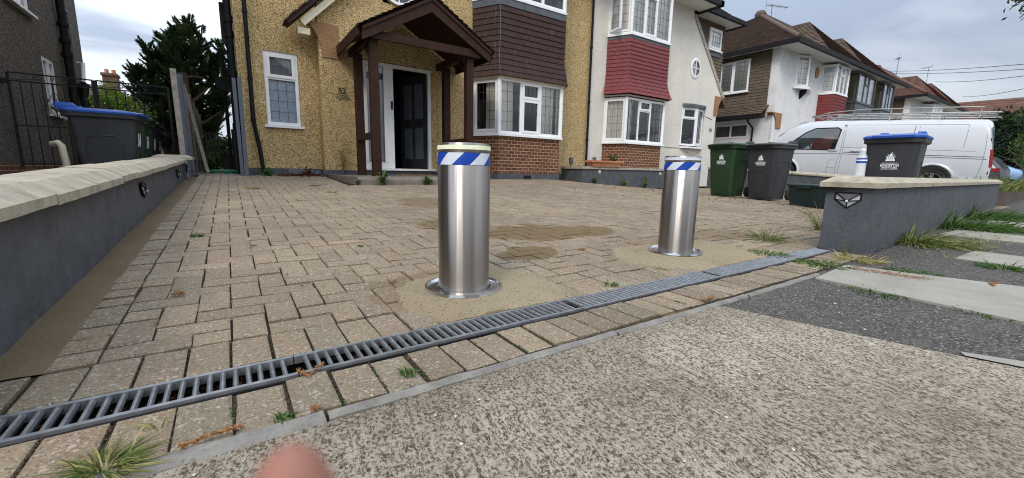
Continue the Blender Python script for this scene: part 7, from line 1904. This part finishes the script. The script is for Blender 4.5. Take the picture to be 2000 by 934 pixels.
def finger(base, mids, rs):
    i0 = len(pts); pts.append(cw(*base)); rad.append(.012); ed.append((2, i0)); prev = i0
    for p, r_ in zip(mids, rs): pts.append(cw(*p)); rad.append(r_); ed.append((prev, len(pts) - 1)); prev = len(pts) - 1
finger((-.016, .118, .040), [(-.020, .082, .046), (-.021, .056, .0425), (-.0222, .0385, .042), (-.0225, .0305, .042), (-.0226, .0255, .042)], [.0095, .0082, .0070, .0050, .0016])
finger((.002, .112, .046), [(.000, .088, .066), (.004, .086, .092), (.010, .104, .098)], [.0098, .0088, .0070])
finger((.020, .114, .046), [(.020, .092, .066), (.023, .092, .090), (.027, .108, .095)], [.0092, .0082, .0066])
finger((.036, .122, .042), [(.038, .104, .058), (.040, .104, .078), (.042, .116, .082)], [.0080, .0072, .0060])
finger((-.012, .160, .050), [(-.030, .138, .062), (-.040, .112, .070), (-.042, .092, .074)], [.0115, .0100, .0080])
hand = chain(pts, ed, rad)
bpy.context.view_layer.update(); evalmods(hand)

# ---- across the road behind the camera: unseen trees and house, added for steel, glass and van to mirror
leafy_tree('street_tree', 'broad unseen tree added across the road for reflections', 'tree', (-7, -15, -.1), 3.5, ((-7, -15, 5.2), (2.6, 2.4, 2.6)), 46, 60, (.5, .3), 'tree_leaf', 91, None, .2)
leafy_tree('street_tree', 'second unseen tree added across the road for reflections, farther right', 'tree', (5, -16, -.1), 3.2, ((5, -16, 4.8), (2.2, 2.2, 2.4)), 46, 60, (.5, .3), 'tree_leaf', 92, None, .2)
OH = thing('reflection_house', 'white rendered house added unseen across the road for reflections', 'house', (-1, -20, 0))
mb = MB(); wall_open(mb, (6.5, -18, -.1), -X_, Y_, 15, 5.4, [(1, 3.2, .9, 2.3), (5, 6, .1, 2.2), (8, 9, .1, 2.2), (11, 13.4, .9, 2.3), (1, 3.2, 3.3, 4.6), (11, 13.4, 3.3, 4.6)], .1); mb.build('wall', 'white_render', OH)
mb = MB(); mb.box(-8.4, 6.4, -19, -18.12, -.1, 5.3); mb.build('backing', 'interior', OH)
mb = MB(); roof_tiles(mb, (7, -17.4, 5.3), (-9, -17.4, 5.3), (-5.5, -22, 9), (3.5, -22, 9), .4, .5, 95); mb.build('roof', 'roof_tile_red', OH)

# ---- labels of the setting
LAB = {'ground': 'earth ground under everything', 'road': 'dark tarmac road behind the pavement', 'road_kerb': 'concrete kerb between road and pavement', 'neighbour_drive': 'plain driveway beyond the left garden wall', 'side_passage': 'narrow paved passage beside the ochre house', 'back_garden': 'earth of the back gardens behind the houses', 'neighbour_forecourt': 'forecourt under the white van',
 'brushed_concrete_crossover': 'brushed exposed aggregate concrete crossover in the foreground', 'tarmac_pavement': 'dark worn tarmac of the pavement at right', 'pavement_slabs': 'pale strip of paving slabs across the pavement at right', 'far_pavement_slabs': 'farther pale paving slabs set in the tarmac', 'patch_strip': 'pale cement strip between crossover and tarmac at the lower right', 'edging_kerb': 'thin grey concrete edging along the front of the blocks',
 'block_paving': 'tan concrete block paving of the driveway in herringbone', 'joint_sand': 'dark jointing sand between the paving blocks', 'wall_bed': 'brown cement strip along the foot of the left wall', 'cement_bed': 'rough sandy cement around the foot of a bollard', 'raised_bed': 'raised earth bed behind the low brick wall',
 'leaf_litter': 'dead leaves lying in the drain trough', 'loose_grit': 'loose pale grit on the tarmac and concrete', 'fallen_leaves': 'small brown fallen leaves scattered on the block paving', 'leaf_drift': 'brown dead leaves drifted against the plinths', 'straw': 'dry straw by the foot of the right wall', 'joint_dirt': 'crumbs of dirt in the block joints', 'joint_moss': 'moss crumbs in the block joints', 'plant_dust': 'orange plant dust on the pale slab'}
for o in bpy.data.objects:
    if o.parent is None and o.get('kind') in ('structure', 'stuff'):
        k_ = o.name.split('.')[0]; o['category'] = k_.replace('_', ' '); o['label'] = LAB.get(k_, k_.replace('_', ' ') + ' of the street')
